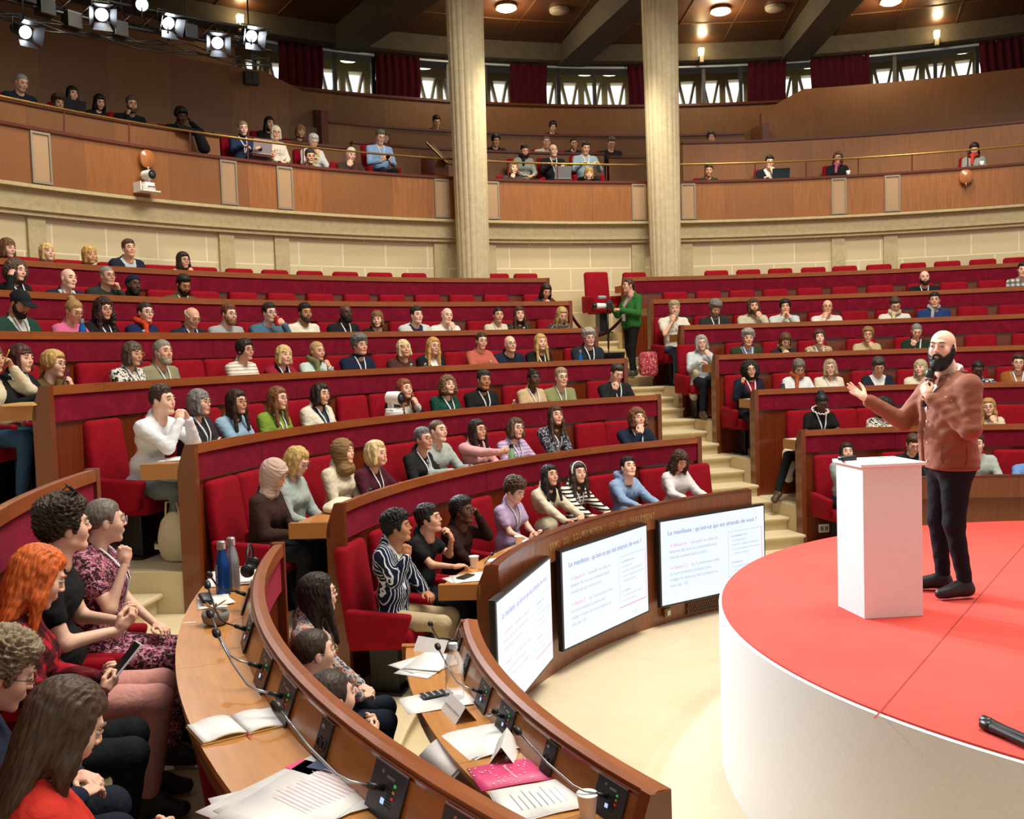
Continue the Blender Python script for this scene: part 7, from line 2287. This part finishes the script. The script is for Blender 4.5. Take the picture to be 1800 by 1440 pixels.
for key, lab, cc in (('orange hair', 'white and blue phone held by the orange-haired person', '#dfe4ee'),):
    o = [x for x in bpy.data.objects if x.get('label') and 'bright orange hair' in x['label'] and x.get('category') == 'person'][0]
    W_ = Matrix.Translation(o.location) @ Matrix.Rotation(o.rotation_euler.z, 4, 'Z')
    phone(W_ @ Vector((0.02, 0.40, 0.86)), o.rotation_euler.z + 0.3, lab, cc, 0.8)


def laptop(p, rz_, lab, col='#2a2c30', back=True):
    t = tag(empty('laptop', p, rz_), lab, 'laptop', 'laptops')
    b = MB(); b.box((0, 0, 0.008), (0.32, 0.22, 0.016)); b.build('base', plain('laptop_' + col, col, 0.4, 0.3), t, bevel=0.004)
    b = MB(); b.box((0, -0.13, 0.115), (0.32, 0.008, 0.22), Matrix.Rotation(0.25, 3, 'X')); b.build('lid', plain('laptop_' + col, col, 0.4, 0.3), t, bevel=0.004)
    b = MB(); b.box((0, 0.0, 0.017), (0.27, 0.10, 0.002)); b.build('keyboard', M['black'], t)
    return t


p, r_ = at(4, -60.6, 0.30, 0); laptop(p, r_, 'open black laptop at the right end of the fourth row', '#17181a')
for r, az, z, lab, col in ((13.2, -90.7, 6.18, 'dark laptop on the left gallery parapet', '#15161a'), (12.85, -78.5, 5.95, 'silver laptop of the woman in blue turtleneck', '#9a9298'), (12.95, -53.6, 5.88, 'grey laptop of the balding man in the middle gallery', '#7c8084'), (12.72, -35.3, 5.76, 'dark green-grey laptop of the suited man in the right gallery', '#1c3034')):
    laptop(pol(r, az, z - 0.02), -rad(az), lab, col)
    tb = tag(empty('lap_tray', pol(r, az, z - 0.035), -rad(az)), 'small shelf under the ' + lab, 'shelf'); b = MB(); b.box((0, 0, -0.01), (0.36, 0.26, 0.02)); b.box((0, 0.06, -0.15), (0.3, 0.03, 0.26)); b.build('board', M['darkwood'], tb)
for r, az, lab in ((12.47, -29.9, 'white cup on the gallery front of the pink-scarfed woman'), (12.47, -19.5, 'white cup beside the woman in red scarf, right gallery')):
    t = tag(empty('paper_cup', pol(r, az, 5.75), 0), lab, 'cup', 'white paper cups'); b = MB(); b.lathe([(0.026, 0), (0.037, 0.09), (0.034, 0.09), (0.02, 0.01)], 20); b.build('cup_body', M['paper'], t, smooth=True)

# soda can, envelope, bags, yellow note, lantern box, thermos
o, J = FIG['young man in denim jacket drinking from a red can']
k = 'R' if J['handR'][0] == 'grip' else 'L'
W_ = Matrix.Translation(o.location) @ Matrix.Rotation(o.rotation_euler.z, 4, 'Z')
wv = J['wr' + k] + basis(J['hand' + k][1], J['hand' + k][2]) @ V3(0, 0.08, -0.03)
t = tag(empty('drink_can', W_ @ Vector([float(q) for q in wv])), 'red drink can held by the young man in denim jacket', 'can')
b = MB(); b.lathe([(0.024, -0.06), (0.032, -0.052), (0.032, 0.045), (0.026, 0.055)], 20); b.build('can_body', plain('can_red', '#c81e28', 0.25, 0.5), t, smooth=True, angle=0.7)
b = MB(); b.lathe([(0.0265, 0.055), (0.0265, 0.058)], 20); b.build('lid', M['steel'], t)
t = spot_on('envelope', 4, -118.6, 0.22, 'large tan paper envelope on the desk end at left edge', 'envelope', rot=0.2)
b = MB(); b.box((0, 0, 0.012), (0.30, 0.24, 0.02), taper=0.9); b.build('paper_body', M['card'], t, bevel=0.006)
t = spot_on('cloth_bag', 2, -111.6, 0.26, 'cream cloth tote bag slumped on the second-row desk end', 'bag')
V, F = snet(lambda P: U(0.04, _ell(P, (0, 0, 0.03), (0.19, 0.13, 0.055)), _ell(P, (0.07, 0.02, 0.05), (0.10, 0.08, 0.035))), (-0.25, -0.2, -0.01), (0.25, 0.2, 0.13), 0.012)
V = V + vnorm(V, F) * (0.006 * wob(V, 28))[:, None]; V[:, 2] = np.maximum(V[:, 2], 0.001); link('bag_body', mesh_np('bag_body', V, F, mats=[cloth('plain:e2d8bc')]), t)
b = MB(); b.tube([(-0.05, -0.10, 0.06), (-0.10, -0.13, 0.03), (-0.14, -0.08, 0.04)], 0.007, 6); b.build('strap', cloth('plain:e2d8bc'), t, smooth=True)
def tote(p, rz_, lab, c1, h=0.36, w_=0.30, d_=0.10, hang=False):
    t = tag(empty('tote_bag', p, rz_), lab, 'bag', 'bags on the floor')
    V, F = snet(lambda P: smax(_ell(P, (0, 0, h * 0.42), (w_ * 0.55, d_ * 0.6, h * 0.55)), -P[:, 2] + 0.002, 0.02), (-w_ * 0.7, -d_ * 0.9, -0.02), (w_ * 0.7, d_ * 0.9, h * 1.1), 0.016)
    V = V + vnorm(V, F) * (0.008 * wob(V, 22, 0, (1.5, 1, 0.5)))[:, None]
    link('bag_body', mesh_np('bag_body', V, F, mats=[cloth(c1)]), t)
    b = MB()
    for k in (-1, 1): b.tube([(-0.07, k * 0.02, h * 0.85), (-0.05, k * 0.03, h * 1.15), (0.05, k * 0.03, h * 1.15), (0.07, k * 0.02, h * 0.85)], 0.008, 6)
    b.build('handles', cloth(c1), t, smooth=True); return t
tote(pol(RL[3] + 0.36, -115.6, FL[3]), 0.3, 'cream canvas tote bag on the floor beside the man in white shirt', 'plain:d8ccae', 0.40)
tote(pol(RL[3] + 0.50, -46.6, FL[3] + 0.0), 0.3, 'burgundy bag beside the curly-haired woman at the right aisle', 'plain:5c1c28', 0.34)
t = tote(pol(RL[2] + 0.66, -43.3, FL[2] + 0.58), -rad(-43.3), 'red and tan handbag on the empty seat of the second row', 'plain:c83a28', 0.36, 0.36)
t = spot_on('folded_note', 2, -75.6, 0.20, 'small yellow note on the second-row desk', 'paper'); b = MB(); b.box((0, 0, 0.02), (0.09, 0.05, 0.012)); b.build('sheet', plain('yellow_note', '#e0c84a', 0.6), t)
t = spot_on('folded_umbrella', 2, -72.6, 0.22, 'dark green folded umbrella before the empty second-row seat', 'umbrella'); b = MB(); b.tube([(-0.09, 0, 0.03), (-0.03, 0, 0.032), (0.09, 0, 0.03)], [0.012, 0.022, 0.016], 10); b.build('canopy', cloth('plain:2a3a34'), t, smooth=True)
t = spot_on('thermos_flask', 3, -45.6, 0.26, 'dark thermos flask on the third row, right block', 'bottle'); b = MB(); b.lathe([(0.033, 0), (0.033, 0.15), (0.028, 0.16), (0.028, 0.19), (0.02, 0.195)], 18); b.build('body', plain('thermos', '#46525a', 0.3, 0.5), t, smooth=True, angle=0.6)
t = spot_on('sling_bag', 5, -60.4, 0.28, 'floral bag on the fifth-row desk end beside the blonde woman', 'bag'); V, F = snet(lambda P: _ell(P, (0, 0, 0.05), (0.15, 0.09, 0.065)), (-0.2, -0.12, -0.01), (0.2, 0.12, 0.14), 0.015); V[:, 2] = np.maximum(V[:, 2], 0.001); link('bag_body', mesh_np('bag_body', V, F, mats=[cloth('floral:d8d4cc:2c4a34:c8286a')]), t)
# headset and black pouch at the end of the big desk
t = spot_on('headphones', 2, -133.5, 0.12, 'black headphones with glossy ear cups hung on the big desk end', 'headphones', dz=0.07)
b = MB(); b.tube([(0.10 * math.cos(a), 0.02, 0.10 * math.sin(a) + 0.02) for a in np.linspace(-0.1, PI + 0.1, 18)], 0.008, 8); b.build('headband', M['black'], t, smooth=True)
for k in (-1, 1): b = MB(); b.lathe([(0.03, -0.014), (0.038, 0.0), (0.034, 0.016), (0.02, 0.02)], 18, (k * 0.10, 0.02, 0.0), Matrix.Rotation(PI / 2, 3, 'Y')); b.build('ear_cup', M['black'], t, smooth=True)


# ---------------------------------------------------------------- robotic cameras, oval plates, gallery lectern
def ptz(p, rz_, lab, bracket=False):
    t = tag(empty('robotic_camera', p, rz_), lab, 'camera', 'white robotic cameras'); t.scale = (1.1, 1.1, 1.1)
    W = M['white']
    b = MB(); b.lathe([(0.085, 0), (0.09, 0.01), (0.085, 0.075), (0.07, 0.085)], 28); b.build('base', W, t, smooth=True, angle=0.7)
    b = MB(); b.box((0.045, 0.085, 0.15), (0.07, 0.03, 0.17)); b.box((0.0, 0.0, 0.092), (0.15, 0.10, 0.025)); b.build('yoke', W, t, smooth=True, bevel=0.014, seg=3, angle=0.9)
    Rq = Vector((0.15, -1, -0.05)).to_track_quat('Z', 'Y').to_matrix()
    b = MB(); b.lathe([(0.035, -0.085), (0.055, -0.07), (0.062, 0.03), (0.058, 0.075)], 28, (0.01, 0, 0.20), Rq); b.build('head', W, t, smooth=True, angle=0.7)
    b = MB(); b.lathe([(0.058, 0.076), (0.052, 0.084), (0.040, 0.078)], 28, (0.01, 0, 0.20), Rq); b.build('lens_ring', M['black'], t, smooth=True)
    b = MB(); b.lathe([(0.040, 0.079), (0.02, 0.088)], 20, (0.01, 0, 0.20), Rq); b.build('lens', plain('lens_glass', '#3a4048', 0.1), t, smooth=True)
    b = MB(); b.box((0.0, -0.088, 0.045), (0.10, 0.008, 0.008)); b.build('slot', M['black'], t)
    if bracket:
        b = MB(); b.box((0, 0.05, -0.008), (0.24, 0.28, 0.014)); b.box((-0.11, 0.08, 0.05), (0.012, 0.22, 0.12)); b.build('bracket', W, t)
    else:
        b = MB(); b.box((0, 0, -0.03), (0.15, 0.14, 0.06)); b.build('stand', M['black'], t)
    return t


ptz(pol(RL[3] + 0.20, -91.6, ZL[3] - 0.06), rad(91.6) + 0.0, 'white robotic camera standing on the third-row desk')
ptz(pol(12.24, -88.3, 5.10), rad(88.3), 'white robotic camera on a bracket on the balcony front', True)
for az, z, lab in ((-88.0, 5.555, 'oval wooden reflector plate above the balcony camera'), (-20.8, 5.57, 'oval wooden reflector plate on the right balcony front')):
    t = tag(empty('oval_plate', pol(12.33, az, z), -rad(az)), lab, 'plate', 'oval wooden plates on the balcony')
    b = MB(); R9 = Euler((PI / 2, 0, 0)).to_matrix()
    V = []; F = []; n = 28
    for k, (s_, y_) in enumerate(((1.0, 0.0), (1.0, -0.012), (0.9, -0.022), (0.0001, -0.030))):
        for j in range(n):
            a = 2 * PI * j / n; sx = abs(math.cos(a)) ** 0.8 * math.copysign(1, math.cos(a)); sz = abs(math.sin(a)) ** 0.8 * math.copysign(1, math.sin(a))
            V.append((0.11 * s_ * sx, y_, 0.125 * s_ * sz))
    for k in range(3):
        for j in range(n): F.append((k * n + j, k * n + (j + 1) % n, (k + 1) * n + (j + 1) % n, (k + 1) * n + j))
    F.append(tuple(range(n - 1, -1, -1))); b.add(V, F); b.build('plate', wood('oval_maple' + lab[:2], '#b87440', '#9c5a2a', 0.25, 0.5, panel=9, seam=0), t, smooth=True)
    b = MB(); b.tube([(0, -0.01, -0.10), (0, -0.02, -0.16), (0, 0.05, -0.18)], 0.012, 6); b.build('mount', M['steel'], t, smooth=True)
    b = MB(); b.box((0, 0.05, 0), (0.03, 0.10, 0.03)); b.build('stud', M['brass'], t)
t = tag(empty('gallery_lectern', pol(13.1, -64.0, 5.28), -rad(-64.0) + 0.5), 'dark lectern with a gilt slanted edge beside the left column', 'lectern')
b = MB(); b.box((0, 0, 0.45), (0.4, 0.3, 0.9)); b.build('body', M['darkwood'], t)
b = MB(); b.box((0, -0.05, 1.0), (0.05, 0.62, 0.025), Matrix.Rotation(0.75, 3, 'X')); b.build('gilt_edge', M['brass'], t)
b = MB(); b.box((0.1, -0.05, 0.98), (0.2, 0.58, 0.02), Matrix.Rotation(0.75, 3, 'X')); b.build('top', M['darkwood'], t)
t = tag(empty('wall_speaker', pol(15.25, -74.3, 7.82), -rad(-74.3)), 'small dark box set in the tall left gallery wall', 'speaker')
b = MB(); b.box((0, 0, 0), (0.26, 0.1, 0.22)); b.build('recess', M['black'], t); b = MB(); b.box((0.06, -0.055, 0), (0.10, 0.01, 0.18)); b.build('shutter', M['dark'], t)
t = tag(empty('hung_coat', pol(12.72, -83.3, 6.0), -rad(-83.3)), 'black coat slung over the left gallery parapet', 'coat')
V, F = snet(lambda P: U(0.05, _cap(P, (-0.22, 0.1, 0.17), (0.0, 0.05, 0.14), 0.05), _cap(P, (0, -0.03, 0.10), (0.08, -0.03, -0.10), 0.07, 0.09)), (-0.45, -0.25, -0.42), (0.32, 0.2, 0.35), 0.025)
V = V + vnorm(V, F) * (0.012 * wob(V, 16))[:, None]; link('fabric', mesh_np('fabric', V, F, mats=[cloth('plain:131418')]), t)
# wall plugs on the stair side and black floor box
for az, dr, z, lab in ((-46.2, 0.02, 0.50, 'white wall socket on the wood beside the right aisle stairs'), (-44.0, 0.02, 0.50, 'second white wall socket further right by the stairs')):
    t = tag(empty('wall_socket', pol(RL[2] + 0.03, az, z), -rad(az)), lab, 'socket', 'white wall sockets'); b = MB(); b.box((0, 0, 0), (0.13, 0.02, 0.10)); b.build('plate', M['paper'], t, bevel=0.003); b = MB(); b.box((-0.03, -0.012, 0), (0.04, 0.006, 0.05)); b.box((0.03, -0.012, 0), (0.04, 0.006, 0.05)); b.build('outlets', M['frame'], t)
# clothes draped over seats at the right aisle
for row, az, lab, c1, dz in ((4, -50.3, 'grey-beige coat hanging over the seat arm at the fourth-row aisle', 'plain:b8ac90', 0.55), (2, -47.2, 'cream coat hanging over the seat arm at the second-row aisle', 'plain:ddd2bc', 0.50)):
    t = tag(empty('draped_coat', pol(RL[row] + 0.66, az, FL[row] + dz), -rad(az)), lab, 'coat', 'coats over seat arms')
    V, F = snet(lambda P: U(0.05, _cap(P, (0.10, 0.1, 0.14), (-0.02, 0.0, 0.12), 0.05), _cap(P, (-0.03, 0, 0.08), (-0.06, -0.03, -0.22), 0.08, 0.06)), (-0.25, -0.2, -0.35), (0.25, 0.25, 0.28), 0.02)
    V = V + vnorm(V, F) * (0.012 * wob(V, 20))[:, None]; link('fabric', mesh_np('fabric', V, F, mats=[cloth(c1)]), t)
# ================================================================ prints and trims on clothing
from mathutils.bvhtree import BVHTree


def garment(key, part='shirt'):
    o = [x for x in bpy.data.objects if x.get('category') == 'person' and key in x['label']][0]
    g = [c for c in o.children if c.name.startswith(part)][0]
    return o, g


def on_chest(key, polys, mat, cx, cz, name='print', part='shirt', off=0.004):
    """polys in metres on the chest plane; laid onto the garment's front"""
    o, g = garment(key, part)
    me = g.data
    bv = BVHTree.FromPolygons([v.co for v in me.vertices], [tuple(p.vertices) for p in me.polygons])
    V = []; F = []
    for poly in polys:
        b0 = len(V); ok = True; pts = []
        for x, z in poly:
            h, n, i, d = bv.ray_cast(Vector((cx + x, 0.8, cz + z)), Vector((0, -1, 0)))
            if h is None: ok = False; break
            pts.append(h + Vector((0, off, 0)))
        if ok: V += pts; F.append(tuple(range(b0, b0 + len(pts))))
    if not V: return
    me2 = mesh_np(name, [tuple(v) for v in V], F, smooth=False); link(name, me2, o, mat)


def swoosh(s):
    up = [(-0.5, 0.05), (-0.35, -0.12), (-0.15, -0.13), (0.1, -0.03), (0.5, 0.22)]
    lo = [(0.5, 0.22), (0.1, -0.08), (-0.15, -0.24), (-0.38, -0.24), (-0.52, -0.08)]
    out = []
    for i in range(4): out.append([(up[i][0] * s, up[i][1] * s), (up[i + 1][0] * s, up[i + 1][1] * s), (lo[3 - i][0] * s, lo[3 - i][1] * s), (lo[4 - i][0] * s, lo[4 - i][1] * s)])
    return out


J_ = FIG['crop-haired man in grey hooded sweatshirt'][1]; zc = float(J_['chest'][2])
redp = plain('red_print', '#d83a34', 0.7)
on_chest('crop-haired man in grey hooded', swoosh(0.09), redp, 0.07, zc - 0.02); on_chest('crop-haired man in grey hooded', swoosh(0.10), redp, -0.07, zc - 0.05)
J_ = FIG['person in pale grey sweatshirt hidden behind the speaker'][1]; on_chest('pale grey sweatshirt hidden', swoosh(0.06), M['paper'], 0.07, float(J_['chest'][2]) + 0.01)
rn = random.Random(4)
def scribble(n, w_, h_, s_=0.012):
    P = []
    for k in range(n):
        x, z = rn.uniform(-w_, w_), rn.uniform(-h_, h_); a = rn.uniform(-0.4, 0.4); L_ = rn.uniform(0.5, 1.3) * s_
        dx, dz = L_ * math.sin(a), L_ * math.cos(a); e = 0.0022
        P.append([(x - e, z), (x + e, z), (x + dx + e, z + dz), (x + dx - e, z + dz)])
    return P
J_ = FIG['grey-blond bearded man in white printed T-shirt at the aisle'][1]; on_chest('white printed T-shirt at the aisle', scribble(26, 0.09, 0.07, 0.03), plain('grey_print', '#4a4c50', 0.7), 0.0, float(J_['chest'][2]) - 0.02)
J_ = FIG['boy in light blue hooded sweatshirt, chin raised'][1]; on_chest('boy in light blue hooded', scribble(18, 0.08, 0.03, 0.04), plain('blue_print', '#4a6ad0', 0.7), 0.0, float(J_['chest'][2]) - 0.04)
J_ = FIG['white-blond bobbed woman in white printed T-shirt in gallery'][1]; on_chest('white-blond bobbed woman', scribble(10, 0.06, 0.05, 0.03), redp, 0.0, float(J_['chest'][2]) - 0.02)
# white ruffled collar
o, g = garment('ruffled-collar'); Jr = FIG[o['label']][1]; nb = Jr['neck']
b = MB()
pts = []
for k in range(60):
    a = 2 * PI * k / 60; rr = 0.095 + 0.012 * math.sin(a * 14)
    pts.append((nb[0] + rr * math.cos(a), nb[1] + 0.025 + rr * 1.05 * math.sin(a), nb[2] + 0.012 - 0.045 * math.sin(a) + 0.008 * math.cos(a * 14)))
pts.append(pts[0])
b.tube(pts, 0.0075, 6); b.build('ruffle', M['paper'], o, smooth=True)
# pens and pencils in hands
for key, lab, cc, sd in (('maroon sweater writing', 'white pen in the hand of the elderly blonde woman', '#f0f0f0', None), ('holding a pen to her mouth', 'blue pen in the hand of the blond short-haired woman', '#2a50b8', None), ('holding a yellow pen', 'yellow pen held up by the person at the left edge', '#e8d820', None)):
    o, J_ = [FIG[l] for l in FIG if key in l][0]
    k = max('LR', key=lambda q_: J_['wr' + q_][2] + (1 if J_['hand' + q_][0] in ('grip', 'soft') else 0))
    W_ = Matrix.Translation(o.location) @ Matrix.Rotation(o.rotation_euler.z, 4, 'Z')
    p = J_['wr' + k] + basis(J_['hand' + k][1], J_['hand' + k][2]) @ V3(-0.02, 0.075, -0.03)
    t = tag(empty('pen', W_ @ Vector([float(q_) for q_ in p]), o.rotation_euler.z), lab, 'pen', 'pens in hands')
    b = MB(); b.tube([(0.0, -0.03, -0.04), (0.0, 0.02, 0.05), (0.0, 0.035, 0.08)], 0.0042, 8); b.build('barrel', plain('pen_' + cc, cc, 0.4), t, smooth=True)
    b = MB(); b.tube([(0.0, -0.03, -0.04), (0.0, -0.037, -0.053)], [0.0042, 0.001], 8); b.build('tip', M['black'], t)
o = [x for x in bpy.data.objects if x.get('category') == 'person' and 'red cardigan holding' in x['label']][0]
W_ = Matrix.Translation(o.location) @ Matrix.Rotation(o.rotation_euler.z, 4, 'Z')
